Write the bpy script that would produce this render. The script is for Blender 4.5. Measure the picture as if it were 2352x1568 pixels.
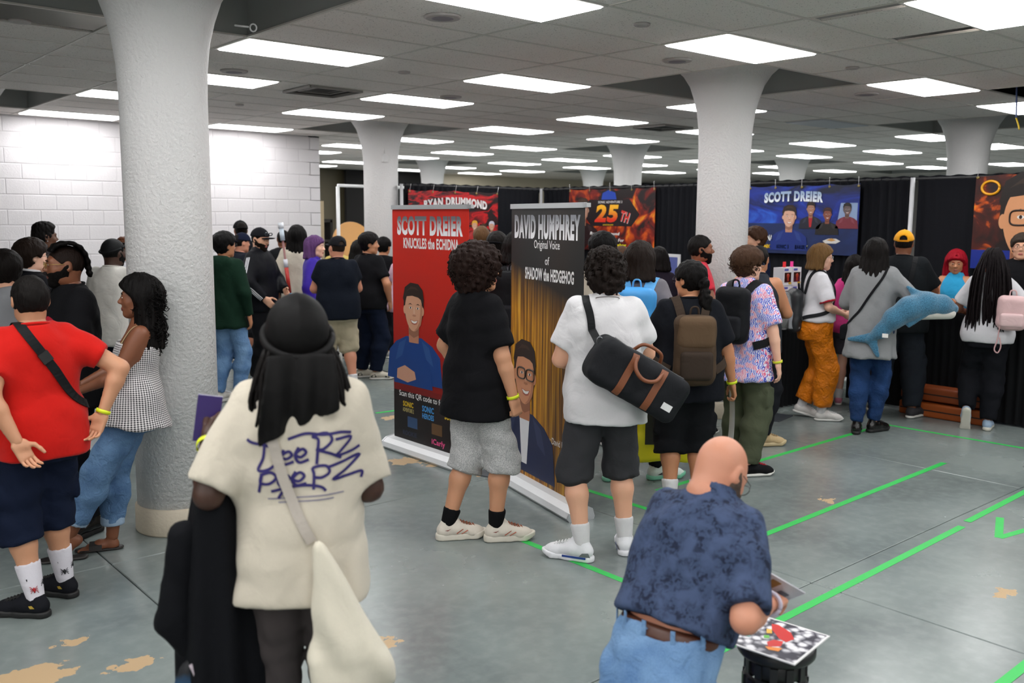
import bpy, math, random
import numpy as np
from mathutils import Vector, Matrix
from mathutils.bvhtree import BVHTree

SC = bpy.context.scene
COL = SC.collection
for _o in list(bpy.data.objects):
    bpy.data.objects.remove(_o, do_unlink=True)

# ------------------------------------------------------------------ camera, world, exposure
CAM_H = 1.92
FPX = 2126.65
_yaw, _pit, _rol = 0.7113306, 0.1309862, 0.0069629
_f = Vector((math.sin(_yaw) * math.cos(_pit), math.cos(_yaw) * math.cos(_pit), -math.sin(_pit)))
_r0 = Vector((math.cos(_yaw), -math.sin(_yaw), 0))
_u0 = _r0.cross(_f)
_r = _r0 * math.cos(_rol) + _u0 * math.sin(_rol)
_u = _u0 * math.cos(_rol) - _r0 * math.sin(_rol)
cam = bpy.data.cameras.new('camera')
cam.sensor_width = 36.0
cam.lens = FPX / 2352 * 36
cam.clip_start = 0.05
cam.clip_end = 200
cam.dof.use_dof = True
SC.cycles.use_light_tree = False
cam.dof.focus_distance = 5.8
cam.dof.aperture_fstop = 2.6
camo = bpy.data.objects.new('camera', cam)
COL.objects.link(camo)
camo.matrix_world = Matrix(((_r.x, _u.x, -_f.x, 0), (_r.y, _u.y, -_f.y, 0), (_r.z, _u.z, -_f.z, CAM_H), (0, 0, 0, 1)))
SC.camera = camo
world = bpy.data.worlds.new('world')
SC.world = world
world.use_nodes = True
world.node_tree.nodes['Background'].inputs[0].default_value = (0.9, 0.95, 1.0, 1)
world.node_tree.nodes['Background'].inputs[1].default_value = 0.05
SC.view_settings.view_transform = 'Standard'
SC.view_settings.look = 'None'
SC.view_settings.exposure = 0.18
SC.view_settings.gamma = 1.0
SC.view_settings.use_curve_mapping = False
PANEL_STRENGTH = 11.5
SC.cycles.max_bounces = 5
SC.cycles.diffuse_bounces = 3
SC.cycles.glossy_bounces = 2
SC.cycles.transmission_bounces = 4
SC.cycles.adaptive_threshold = 0.12
SC.cycles.caustics_reflective = False
SC.cycles.caustics_refractive = False

# ------------------------------------------------------------------ materials
def srgb(c):
    if isinstance(c, str):
        c = c.lstrip('#')
        c = tuple(int(c[i:i + 2], 16) / 255 for i in (0, 2, 4))
    return tuple((x / 12.92 if x <= 0.04045 else ((x + 0.055) / 1.055) ** 2.4) for x in c) + (1.0,)

_M = {}
def base(name):
    m = bpy.data.materials.new(name)
    m.use_nodes = True
    nt = m.node_tree
    return m, nt, nt.nodes['Principled BSDF']

def nd(nt, t, **kw):
    n = nt.nodes.new(t)
    for k, v in kw.items():
        if k.startswith('i_'):
            n.inputs[k[2:].replace('_', ' ')].default_value = v
        else:
            setattr(n, k, v)
    return n

def lk(nt, a, ao, b, bi):
    nt.links.new(a.outputs[ao], b.inputs[bi])

def mixc(nt, fac, a, b, mode='MIX'):
    n = nt.nodes.new('ShaderNodeMix')
    n.data_type = 'RGBA'
    n.blend_type = mode
    for sock, v in ((n.inputs['Factor'], fac), (n.inputs[6], a), (n.inputs[7], b)):
        if isinstance(v, tuple) and len(v) == 2 and hasattr(v[0], 'outputs'):
            nt.links.new(v[0].outputs[v[1]], sock)
        else:
            sock.default_value = v
    return (n, 2)

def mathn(nt, op, a, b=0.0):
    n = nt.nodes.new('ShaderNodeMath')
    n.operation = op
    for sock, v in ((n.inputs[0], a), (n.inputs[1], b)):
        if isinstance(v, tuple):
            nt.links.new(v[0].outputs[v[1]], sock)
        else:
            sock.default_value = v
    return (n, 0)

def ramp(nt, src, stops):
    n = nt.nodes.new('ShaderNodeValToRGB')
    e = n.color_ramp.elements
    while len(e) < len(stops):
        e.new(0.5)
    for el, (p, c) in zip(e, stops):
        el.position = p
        el.color = c
    nt.links.new(src[0].outputs[src[1]], n.inputs[0])
    return (n, 0)

def bump(nt, bsdf, src, strength=0.3, dist=0.01):
    b = nt.nodes.new('ShaderNodeBump')
    b.inputs['Strength'].default_value = strength
    b.inputs['Distance'].default_value = dist
    nt.links.new(src[0].outputs[src[1]], b.inputs['Height'])
    nt.links.new(b.outputs[0], bsdf.inputs['Normal'])

def setc(nt, bsdf, c):
    nt.links.new(c[0].outputs[c[1]], bsdf.inputs['Base Color'])

def plain(col, rough=0.6, metal=0.0, coat=0.0, key=None):
    k = ('plain', str(col), rough, metal, coat)
    if k in _M:
        return _M[k]
    m, nt, b = base('paint')
    c = srgb(col)
    no = nd(nt, 'ShaderNodeTexNoise', i_Scale=9.0, i_Detail=3.0)
    tc = nd(nt, 'ShaderNodeTexCoord')
    lk(nt, tc, 'Object', no, 'Vector')
    dk = tuple(x * 0.9 for x in c[:3]) + (1,)
    setc(nt, b, mixc(nt, (no, 0), dk, c))
    b.inputs['Roughness'].default_value = rough
    b.inputs['Metallic'].default_value = metal
    b.inputs['Coat Weight'].default_value = coat
    _M[k] = m
    return m

def fabric(col, rough=0.88, wr=0.5, scale=14.0, weave=0.15, var=0.85):
    """cloth: gentle colour drift, wrinkle relief and a fine weave"""
    k = ('fab', str(col), rough, wr, scale, weave)
    if k in _M:
        return _M[k]
    m, nt, b = base('cloth')
    c = srgb(col)
    tc = nd(nt, 'ShaderNodeTexCoord')
    n1 = nd(nt, 'ShaderNodeTexNoise', i_Scale=scale * .7, i_Detail=2.0, i_Distortion=1.6)
    n2 = nd(nt, 'ShaderNodeTexNoise', i_Scale=420.0, i_Detail=1.0)
    lk(nt, tc, 'Object', n1, 'Vector')
    lk(nt, tc, 'Object', n2, 'Vector')
    dk = tuple(x * var for x in c[:3]) + (1,)
    setc(nt, b, mixc(nt, (n2, 0), dk, c))
    h = mathn(nt, 'MULTIPLY', (n1, 0), 1.0)
    h2 = mathn(nt, 'ADD', h, mathn(nt, 'MULTIPLY', (n2, 0), weave * 0.2))
    bump(nt, b, h2, wr * 0.5, 0.02)
    b.inputs['Roughness'].default_value = rough
    b.inputs['Sheen Weight'].default_value = 0.08 if max(c[:3]) > .12 else 0.0
    b.inputs['Specular IOR Level'].default_value = 0.22 if max(c[:3]) > .12 else 0.12
    _M[k] = m
    return m

def skinmat(col):
    k = ('skin', str(col))
    if k in _M:
        return _M[k]
    m, nt, b = base('skin')
    c = srgb(col)
    tc = nd(nt, 'ShaderNodeTexCoord')
    n1 = nd(nt, 'ShaderNodeTexNoise', i_Scale=11.0, i_Detail=4.0)
    lk(nt, tc, 'Object', n1, 'Vector')
    a = (min(1, c[0] * 1.06), c[1] * 0.9, c[2] * 0.86, 1)
    setc(nt, b, mixc(nt, (n1, 0), a, c))
    n2 = nd(nt, 'ShaderNodeTexNoise', i_Scale=160.0, i_Detail=2.0)
    lk(nt, tc, 'Object', n2, 'Vector')
    bump(nt, b, (n2, 0), 0.12, 0.004)
    b.inputs['Roughness'].default_value = 0.5
    _M[k] = m
    return m

def hairmat(col, rough=0.55, sc=90.0):
    k = ('hair', str(col), rough, sc)
    if k in _M:
        return _M[k]
    m, nt, b = base('hair')
    c = srgb(col)
    tc = nd(nt, 'ShaderNodeTexCoord')
    mp = nd(nt, 'ShaderNodeMapping')
    mp.inputs['Scale'].default_value = (1, 1, 0.22)
    lk(nt, tc, 'Object', mp, 'Vector')
    n1 = nd(nt, 'ShaderNodeTexNoise', i_Scale=sc, i_Detail=4.0)
    lk(nt, mp, 0, n1, 'Vector')
    c = tuple(x * (0.55 if max(c[:3]) < .05 else .85) for x in c[:3]) + (1,)
    dk = tuple(x * 0.5 for x in c[:3]) + (1,)
    lt = tuple(min(1, x * 1.15) for x in c[:3]) + (1,)
    setc(nt, b, mixc(nt, (n1, 0), dk, lt))
    bump(nt, b, (n1, 0), 0.7, 0.012)
    b.inputs['Roughness'].default_value = rough + .05
    b.inputs['Specular IOR Level'].default_value = .13
    _M[k] = m
    return m

def emit(col, s):
    m, nt, b = base('glow')
    b.inputs['Base Color'].default_value = srgb(col)
    b.inputs['Emission Color'].default_value = srgb(col)
    b.inputs['Emission Strength'].default_value = s
    return m

def patterned(kind):
    if kind in _M:
        return _M[kind]
    m, nt, b = base(kind)
    tc = nd(nt, 'ShaderNodeTexCoord')
    b.inputs['Roughness'].default_value = 0.85
    b.inputs['Specular IOR Level'].default_value = 0.25
    sx = nd(nt, 'ShaderNodeSeparateXYZ')
    lk(nt, tc, 'Object', sx, 0)
    if kind == 'gingham':
        ang = mathn(nt, 'ARCTAN2', (sx, 0), (sx, 1))
        st = mathn(nt, 'GREATER_THAN', mathn(nt, 'SINE', mathn(nt, 'MULTIPLY', ang, 85.0)), 0.0)
        sv = mathn(nt, 'GREATER_THAN', mathn(nt, 'SINE', mathn(nt, 'MULTIPLY', (sx, 2), 560.0)), 0.0)
        f = mathn(nt, 'MULTIPLY', mathn(nt, 'ADD', st, sv), 0.5)
        setc(nt, b, mixc(nt, f, srgb('#e6e2e2'), srgb('#15141a')))
    elif kind == 'floral_navy':
        n1 = nd(nt, 'ShaderNodeTexNoise', i_Scale=52.0, i_Detail=3.0, i_Distortion=1.0)
        n2 = nd(nt, 'ShaderNodeTexNoise', i_Scale=16.0, i_Detail=2.0, i_Distortion=0.6)
        lk(nt, tc, 'Object', n1, 'Vector'); lk(nt, tc, 'Object', n2, 'Vector')
        a = ramp(nt, (n1, 0), [(0.43, srgb('#1c2338')), (0.53, srgb('#37445f'))])
        setc(nt, b, mixc(nt, (ramp(nt, (n2, 0), [(0.4, (0, 0, 0, 1)), (0.65, (1, 1, 1, 1))])[0], 0), a, srgb('#43516f')))
        bump(nt, b, (n2, 0), 0.35, 0.02)
    elif kind == 'aloha':
        v = nd(nt, 'ShaderNodeTexVoronoi', i_Scale=22.0)
        w = nd(nt, 'ShaderNodeTexWave', i_Scale=38.0, i_Distortion=9.0, i_Detail=2.0)
        n1 = nd(nt, 'ShaderNodeTexNoise', i_Scale=26.0, i_Detail=1.0)
        for q in (v, w, n1):
            lk(nt, tc, 'Object', q, 'Vector')
        hue = ramp(nt, (n1, 0), [(0.42, srgb('#3146b4')), (0.5, srgb('#4a58c8')), (0.56, srgb('#d86a86'))])
        f = mathn(nt, 'GREATER_THAN', (w, 1), 0.45)
        setc(nt, b, mixc(nt, f, srgb('#dcdcec'), hue))
    elif kind == 'jeans' or kind == 'jeans_dark' or kind == 'jeans_light':
        c0, c1 = {'jeans': ('#3d5a80', '#6f92b8'), 'jeans_dark': ('#12284a', '#1f3f6e'), 'jeans_light': ('#4a6c98', '#7da0c6')}[kind]
        n1 = nd(nt, 'ShaderNodeTexNoise', i_Scale=5.0, i_Detail=3.0, i_Distortion=0.6)
        n2 = nd(nt, 'ShaderNodeTexNoise', i_Scale=300.0, i_Detail=1.0)
        n3 = nd(nt, 'ShaderNodeTexNoise', i_Scale=19.0, i_Detail=3.0, i_Distortion=1.5)
        for q in (n1, n2, n3):
            lk(nt, tc, 'Object', q, 'Vector')
        f = mathn(nt, 'ADD', mathn(nt, 'MULTIPLY', (n1, 0), 0.8), mathn(nt, 'MULTIPLY', (n2, 0), 0.3))
        setc(nt, b, ramp(nt, f, [(0.35, srgb(c0)), (0.75, srgb(c1))]))
        bump(nt, b, (n3, 0), 0.6, 0.02)
    elif kind == 'shiny_orange':
        n3 = nd(nt, 'ShaderNodeTexNoise', i_Scale=16.0, i_Detail=4.0, i_Distortion=2.0)
        lk(nt, tc, 'Object', n3, 'Vector')
        b.inputs['Base Color'].default_value = srgb('#d8780f')
        b.inputs['Roughness'].default_value = 0.38
        bump(nt, b, (n3, 0), 0.9, 0.03)
    elif kind == 'heather':
        n2 = nd(nt, 'ShaderNodeTexNoise', i_Scale=230.0, i_Detail=2.0)
        n3 = nd(nt, 'ShaderNodeTexNoise', i_Scale=14.0, i_Detail=3.0, i_Distortion=1.4)
        for q in (n2, n3):
            lk(nt, tc, 'Object', q, 'Vector')
        setc(nt, b, ramp(nt, (n2, 0), [(0.35, srgb('#8f8f90')), (0.65, srgb('#c9c8c6'))]))
        bump(nt, b, (n3, 0), 0.5, 0.02)
    elif kind == 'plush_blue':
        n2 = nd(nt, 'ShaderNodeTexNoise', i_Scale=120.0, i_Detail=3.0)
        lk(nt, tc, 'Object', n2, 'Vector')
        setc(nt, b, ramp(nt, (n2, 0), [(0.3, srgb('#27566f')), (0.7, srgb('#4b86a6'))]))
        bump(nt, b, (n2, 0), 0.8, 0.01)
        b.inputs['Sheen Weight'].default_value = 0.4
    _M[kind] = m
    return m

# ------------------------------------------------------------------ objects
def mesh_np(name, V, Q, mats, parent=None, smooth=True, slots=None):
    V = np.asarray(V, np.float32)
    Q = np.asarray(Q, np.int32)
    me = bpy.data.meshes.new(name)
    n, k = Q.shape
    me.vertices.add(len(V)); me.vertices.foreach_set('co', V.ravel())
    me.loops.add(n * k); me.loops.foreach_set('vertex_index', Q.ravel())
    me.polygons.add(n)
    me.polygons.foreach_set('loop_start', np.arange(n, dtype=np.int32) * k)
    me.polygons.foreach_set('use_smooth', np.full(n, smooth))
    for m in (mats if isinstance(mats, (list, tuple)) else [mats]):
        me.materials.append(m)
    if slots is not None:
        me.polygons.foreach_set('material_index', np.asarray(slots, np.int32))
    me.update(calc_edges=True)
    return link(name, me, parent)

def link(name, me, parent=None):
    o = bpy.data.objects.new(name, me)
    COL.objects.link(o)
    o.parent = parent
    return o

def tag(o, label=None, cat=None, group=None, kind=None):
    if label: o['label'] = label
    if cat: o['category'] = cat
    if group: o['group'] = group
    if kind: o['kind'] = kind
    return o

def empty(name, loc=(0, 0, 0), rz=0.0, label=None, cat=None, group=None):
    o = bpy.data.objects.new(name, None)
    o.empty_display_size = 0.1
    COL.objects.link(o)
    o.location = loc
    o.rotation_euler = (0, 0, rz)
    return tag(o, label, cat, group)

class MB:
    """collects polygons and links them as one mesh"""
    def __init__(s):
        s.v = []; s.f = []; s.m = []; s.sm = []
    def add(s, vs, fs, mi=0, sm=False):
        o = len(s.v)
        s.v += [tuple(v) for v in vs]
        for f in fs:
            s.f.append(tuple(i + o for i in f)); s.m.append(mi); s.sm.append(sm)
        return s
    def box(s, c, d, mi=0, M=None):
        x, y, z = (q / 2 for q in d)
        vs = [(c[0] + i * x, c[1] + j * y, c[2] + k * z) for i in (-1, 1) for j in (-1, 1) for k in (-1, 1)]
        if M is not None:
            vs = [tuple(M @ Vector(v)) for v in vs]
        return s.add(vs, [(0, 1, 3, 2), (4, 6, 7, 5), (0, 4, 5, 1), (2, 3, 7, 6), (0, 2, 6, 4), (1, 5, 7, 3)], mi)
    def tube(s, pts, rad, n=8, mi=0, cap=True, flat=None):
        """round tube (or flattened along 'flat' up-vector: (vec, factor))"""
        P = [Vector(p) for p in pts]
        R = rad if isinstance(rad, (list, tuple)) else [rad] * len(P)
        vs = []
        ref = Vector((0.31, 0.2, 0.93))
        for i, p in enumerate(P):
            t = (P[min(i + 1, len(P) - 1)] - P[max(i - 1, 0)])
            if t.length < 1e-9: t = Vector((0, 0, 1))
            t.normalize()
            if i == 0:
                a = t.cross(ref)
                if a.length < 1e-3: a = t.cross(Vector((1, 0, 0)))
            else:
                a = a - t * a.dot(t)
            a.normalize()
            b = t.cross(a)
            for k in range(n):
                q = 2 * math.pi * k / n
                vs.append(p + (a * math.cos(q) + b * math.sin(q)) * R[i])
        fs = []
        for i in range(len(P) - 1):
            for k in range(n):
                fs.append((i * n + k, i * n + (k + 1) % n, (i + 1) * n + (k + 1) % n, (i + 1) * n + k))
        if cap:
            fs.append(tuple(range(n))[::-1]); fs.append(tuple((len(P) - 1) * n + k for k in range(n)))
        return s.add(vs, fs, mi, True)
    def ribbon(s, pts, nrm, w, t=0.003, mi=0):
        """flat strap of width w and thickness t following pts with surface normals nrm"""
        P = [Vector(p) for p in pts]; N = [Vector(q).normalized() for q in nrm]
        vs = []
        for i, p in enumerate(P):
            d = (P[min(i + 1, len(P) - 1)] - P[max(i - 1, 0)]).normalized()
            sd = d.cross(N[i]).normalized()
            wi = w[i] if isinstance(w, (list, tuple)) else w
            for a, c in ((-1, 0), (1, 0), (1, 1), (-1, 1)):
                vs.append(p + sd * (a * wi / 2) + N[i] * (c * t))
        fs = []
        for i in range(len(P) - 1):
            for k in range(4):
                fs.append((i * 4 + k, i * 4 + (k + 1) % 4, i * 4 + 4 + (k + 1) % 4, i * 4 + 4 + k))
        fs.append((3, 2, 1, 0)); e = (len(P) - 1) * 4; fs.append((e, e + 1, e + 2, e + 3))
        return s.add(vs, fs, mi, False)
    def lathe(s, prof, n=32, c=(0, 0, 0), mi=0, sm=True, cap=True):
        vs = []
        for r, z in prof:
            for k in range(n):
                q = 2 * math.pi * k / n
                vs.append((c[0] + r * math.cos(q), c[1] + r * math.sin(q), c[2] + z))
        fs = []
        for i in range(len(prof) - 1):
            for k in range(n):
                fs.append((i * n + k, i * n + (k + 1) % n, (i + 1) * n + (k + 1) % n, (i + 1) * n + k))
        s.add(vs, fs, mi, sm)
        if cap:
            o = len(s.v) - len(vs)
            s.f.append(tuple(o + k for k in range(n))[::-1]); s.m.append(mi); s.sm.append(False)
            s.f.append(tuple(o + (len(prof) - 1) * n + k for k in range(n))); s.m.append(mi); s.sm.append(False)
        return s
    def poly(s, pts, y=0.0, mi=0):
        """flat polygon in the local x-z plane at depth y"""
        return s.add([(p[0], y, p[1]) for p in pts], [tuple(range(len(pts)))], mi)
    def build(s, name, mats, parent=None, loc=None):
        me = bpy.data.meshes.new(name)
        me.from_pydata(s.v, [], s.f)
        for m in (mats if isinstance(mats, (list, tuple)) else [mats]):
            me.materials.append(m)
        me.polygons.foreach_set('material_index', s.m)
        me.polygons.foreach_set('use_smooth', s.sm)
        me.update()
        o = link(name, me, parent)
        if loc is not None: o.location = loc
        return o

def catmull(pts, n=8):
    P = [np.array(p, float) for p in pts]
    P = [2 * P[0] - P[1]] + P + [2 * P[-1] - P[-2]]
    out = []
    for i in range(1, len(P) - 2):
        for k in range(n):
            t = k / n
            a, b, c, d = P[i - 1:i + 3]
            out.append(0.5 * (2 * b + (c - a) * t + (2 * a - 5 * b + 4 * c - d) * t * t + (3 * b - a - 3 * c + d) * t ** 3))
    out.append(P[-2])
    return out

# ------------------------------------------------------------------ implicit surfaces
def smin(a, b, k):
    if k <= 0: return np.minimum(a, b)
    h = np.maximum(k - np.abs(a - b), 0) / k
    return np.minimum(a, b) - h * h * (k * 0.25)
def smax(a, b, k):
    return -smin(-a, -b, k)

def cone(A, B, ra, rb, ax=None, fl=1.0, f0=False, f1=False):
    A = np.array(A, float); B = np.array(B, float); D = B - A
    L = max(float(np.linalg.norm(D)), 1e-6); L2 = L * L
    R = max(ra, rb) * max(fl, 1.0)
    if ax is not None: ax = np.array(ax, float) / np.linalg.norm(ax)
    def fn(x, y, z):
        px, py, pz = x - A[0], y - A[1], z - A[2]
        t = (px * D[0] + py * D[1] + pz * D[2]) / L2
        tc = np.clip(t, 0, 1)
        vx, vy, vz = px - tc * D[0], py - tc * D[1], pz - tc * D[2]
        if ax is not None:
            q = (vx * ax[0] + vy * ax[1] + vz * ax[2]) * (1 / fl - 1)
            vx, vy, vz = vx + q * ax[0], vy + q * ax[1], vz + q * ax[2]
        d = np.sqrt(vx * vx + vy * vy + vz * vz) - (ra + (rb - ra) * tc)
        if f0: d = np.maximum(d, -t * L)
        if f1: d = np.maximum(d, (t - 1) * L)
        return d
    return np.minimum(A, B) - R, np.maximum(A, B) + R, fn

def ell(c, r, rot=None):
    c = np.array(c, float); r = np.array(r, float)
    Rm = None if rot is None else np.array(Matrix.Rotation(rot[0], 3, rot[1]))
    def fn(x, y, z):
        px, py, pz = x - c[0], y - c[1], z - c[2]
        if Rm is not None:
            px, py, pz = (Rm[0, i] * px + Rm[1, i] * py + Rm[2, i] * pz for i in range(3))
        k0 = np.sqrt((px / r[0]) ** 2 + (py / r[1]) ** 2 + (pz / r[2]) ** 2)
        k1 = np.sqrt((px / r[0] ** 2) ** 2 + (py / r[1] ** 2) ** 2 + (pz / r[2] ** 2) ** 2)
        return k0 * (k0 - 1) / np.maximum(k1, 1e-6)
    m = r.max() if rot is not None else r
    return c - m, c + m, fn

def rbox(c, hd, rad, M=None):
    c = np.array(c, float); hd = np.array(hd, float)
    Rm = None if M is None else np.array(M)
    def fn(x, y, z):
        px, py, pz = x - c[0], y - c[1], z - c[2]
        if Rm is not None:
            px, py, pz = (Rm[0, i] * px + Rm[1, i] * py + Rm[2, i] * pz for i in range(3))
        qx, qy, qz = np.abs(px) - hd[0] + rad, np.abs(py) - hd[1] + rad, np.abs(pz) - hd[2] + rad
        o = np.sqrt(np.maximum(qx, 0) ** 2 + np.maximum(qy, 0) ** 2 + np.maximum(qz, 0) ** 2)
        return o + np.minimum(np.maximum(np.maximum(qx, qy), qz), 0) - rad
    m = np.full(3, np.linalg.norm(hd)) if Rm is not None else hd
    return c - m, c + m, fn

def loft(O, S, F, U, hs, fo, aa, bb, n=2.3, so=None, ends=True):
    """stack of super-ellipses along U; hs ascending heights, fo forward offsets, aa/bb half widths"""
    O, S, F, U = (np.array(q, float) for q in (O, S, F, U))
    hs = np.array(hs, float)
    dense = np.linspace(hs[0], hs[-1], 80)
    ker = np.ones(9) / 9
    def sm(v):
        w = np.interp(dense, hs, v)
        return np.convolve(np.pad(w, 4, mode='edge'), ker, 'valid')
    fo, aa, bb = sm(fo), sm(aa), sm(bb)
    so = sm(so) if so is not None else None
    def fn(x, y, z):
        px, py, pz = x - O[0], y - O[1], z - O[2]
        t = px * U[0] + py * U[1] + pz * U[2]
        tt = np.clip((t - hs[0]) / (hs[-1] - hs[0]) * 79, 0, 78.999)
        i = tt.astype(np.int32); w = tt - i
        def g(q): return q[i] * (1 - w) + q[i + 1] * w
        a, b = g(aa), g(bb)
        lx = px * S[0] + py * S[1] + pz * S[2]
        if so is not None: lx = lx - g(so)
        ly = px * F[0] + py * F[1] + pz * F[2] - g(fo)
        k = (np.abs(lx / a) ** n + np.abs(ly / b) ** n) ** (1 / n)
        d = (k - 1) * np.minimum(a, b)
        if ends:
            d = smax(d, np.maximum(hs[0] - t, t - hs[-1]), 0.012)
        return d
    m = max(aa.max(), bb.max()) * 1.05 + np.abs(fo).max() + (0 if so is None else np.abs(so).max())
    P0, P1 = O + U * hs[0], O + U * hs[-1]
    return np.minimum(P0, P1) - m, np.maximum(P0, P1) + m, fn

class Fd:
    def __init__(s, prims, h, pad=0.03):
        lo = np.min([np.min(np.array([p[0][0] for p in prims]), axis=0)], axis=0) - pad
        hi = np.max(np.array([p[0][1] for p in prims]), axis=0) + pad
        s.h = h; s.lo = lo
        s.n = np.maximum(np.ceil((hi - lo) / h).astype(int) + 1, 4)
        s.ax = [(lo[i] + h * np.arange(s.n[i])).astype(np.float32) for i in range(3)]
        s.V = np.full(s.n, 0.3, np.float32)
        for p in prims:
            s.add(*p)
    def grid(s, lo=None, hi=None, m=0.0):
        sl = []
        for i in range(3):
            a = 0 if lo is None else max(0, int((lo[i] - m - s.lo[i]) / s.h) - 1)
            b = s.n[i] if hi is None else min(s.n[i], int((hi[i] + m - s.lo[i]) / s.h) + 3)
            sl.append(slice(a, max(b, a)))
        g = (s.ax[0][sl[0]][:, None, None], s.ax[1][sl[1]][None, :, None], s.ax[2][sl[2]][None, None, :])
        return tuple(sl), g
    def add(s, prim, k=0.02, op='u'):
        lo, hi, fn = prim
        sl, g = s.grid(lo, hi, max(k, 0.02) + 0.01)
        if min(q.stop - q.start for q in sl) <= 0: return s
        d = fn(*g).astype(np.float32)
        if op == 'u': s.V[sl] = smin(s.V[sl], d, k)
        else: s.V[sl] = smax(s.V[sl], -d, k)
        return s
    def cut(s, fn, k=0.0):
        s.V = smax(s.V, fn(*s.grid()[1]).astype(np.float32), k).astype(np.float32)
        return s
    def disp(s, fn):
        s.V = s.V + fn(*s.grid()[1]).astype(np.float32)
        return s
    def mesh(s):
        V = s.V; I = V < 0
        nx, ny, nz = V.shape
        c = np.zeros((nx - 1, ny - 1, nz - 1), np.int8)
        for i in (0, 1):
            for j in (0, 1):
                for k in (0, 1):
                    c += I[i:nx - 1 + i, j:ny - 1 + j, k:nz - 1 + k]
        act = (c > 0) & (c < 8)
        ii, jj, kk = np.nonzero(act)
        idx = np.full(act.shape, -1, np.int32); idx[act] = np.arange(len(ii))
        C = {(i, j, k): V[ii + i, jj + j, kk + k] for i in (0, 1) for j in (0, 1) for k in (0, 1)}
        acc = np.zeros((len(ii), 3)); cnt = np.zeros(len(ii))
        for a in C:
            for ax in range(3):
                if a[ax] == 0:
                    b = list(a); b[ax] = 1; b = tuple(b)
                    va, vb = C[a], C[b]
                    m = (va < 0) != (vb < 0)
                    t = np.where(m, va / np.where(m, va - vb, 1), 0)
                    for q in range(3):
                        acc[:, q] += np.where(m, a[q] + (t if q == ax else 0), 0)
                    cnt += m
        P = acc / cnt[:, None] + np.stack([ii, jj, kk], 1)
        P = P * s.h + s.lo
        Q = []
        e = np.nonzero(I[:-1, 1:-1, 1:-1] != I[1:, 1:-1, 1:-1]); i, j, k = e[0], e[1] + 1, e[2] + 1
        Q.append((np.stack([idx[i, j - 1, k - 1], idx[i, j, k - 1], idx[i, j, k], idx[i, j - 1, k]], 1), I[i, j, k]))
        e = np.nonzero(I[1:-1, :-1, 1:-1] != I[1:-1, 1:, 1:-1]); i, j, k = e[0] + 1, e[1], e[2] + 1
        Q.append((np.stack([idx[i - 1, j, k - 1], idx[i - 1, j, k], idx[i, j, k], idx[i, j, k - 1]], 1), I[i, j, k]))
        e = np.nonzero(I[1:-1, 1:-1, :-1] != I[1:-1, 1:-1, 1:]); i, j, k = e[0] + 1, e[1] + 1, e[2]
        Q.append((np.stack([idx[i - 1, j - 1, k], idx[i, j - 1, k], idx[i, j, k], idx[i - 1, j, k]], 1), I[i, j, k]))
        F = np.concatenate([np.where(o[:, None], q, q[:, ::-1]) for q, o in Q])
        return P.astype(np.float32), F.astype(np.int32)

def folds(seed, amp, kmin=35, kmax=80, vert=1.0, n=5):
    """smooth cloth-like ripple; vert<1 squeezes wave vectors sideways (vertical folds), >1 makes horizontal ones"""
    rs = np.random.RandomState(seed)
    T = []
    for _ in range(n):
        d = rs.normal(size=3); d[2] *= vert; d /= np.linalg.norm(d)
        k = d * rs.uniform(kmin, kmax); k2 = rs.normal(size=3) * 14
        T.append((k, rs.uniform(0, 6.28), k2, rs.uniform(0, 6.28)))
    def fn(x, y, z):
        o = 0
        for k, p, k2, p2 in T:
            t = k[0] * x + k[1] * y + k[2] * z + p + 1.3 * np.sin(k2[0] * x + k2[1] * y + k2[2] * z + p2)
            o = o + (1.1 - 2.2 * np.abs(np.sin(t * .5)))
        return o * (amp / n ** 0.5)
    return fn

def sdf(name, prims, h, mats, parent=None, disp=None, cuts=(), pad=0.03):
    F = Fd(prims, h, pad)
    if disp is not None: F.disp(disp)
    for c in cuts: F.cut(*c) if isinstance(c, tuple) else F.cut(c)
    P, Q = F.mesh()
    return mesh_np(name, P, Q, mats, parent)
# ------------------------------------------------------------------ people
SKIN = dict(light='#d9a98c', fair='#e3b79f', tan='#b98360', olive='#c39271', brown='#7d4f36', dark='#54341f', deep='#3f271b', red='#c98f74')
_cache = {}

def head_prims(fem=False, neck=1.0):
    P = [(ell((0, -.012, .022), (.076, .097, .095)), 0), (ell((0, .028, -.035), (.061, .066, .082)), .045),
         (ell((0, .064, -.098), (.026 if fem else .030, .024, .019)), .035)]
    for s in (-1, 1):
        P += [(ell((s * .041, .060, -.022), (.021, .021, .022)), .02), (ell((s * .046, .02, -.075), (.018, .03, .02)), .03)]
    P += [(cone((-.036, .080, .030), (.036, .080, .030), .011, .011), .018),
          (cone((0, .086, .018), (0, .108, -.020), .007, .0125), .012)]
    for s in (-1, 1):
        P += [(ell((s * .0105, .100, -.026), (.0085, .010, .0075)), .008), (ell((s * .031, .103, .009), (.0165, .016, .0105)), .012, 's'),
              (ell((s * .031, .083, .009), (.0135, .0125, .0125)), .004)]
    P += [(ell((0, .092, -.058), (.021, .009, .006)), .006), (ell((0, .091, -.068), (.018, .010, .0065)), .006)]
    for s in (-1, 1):
        P += [(ell((s * .079, -.008, -.002), (.010, .020, .031)), .008), (ell((s * .088, -.004, .002), (.006, .010, .016)), .006, 's')]
    P += [(cone((0, -.022, -.05), (0, -.026, -.10), .054 * neck, .054 * neck), .035)]
    return P

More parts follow.
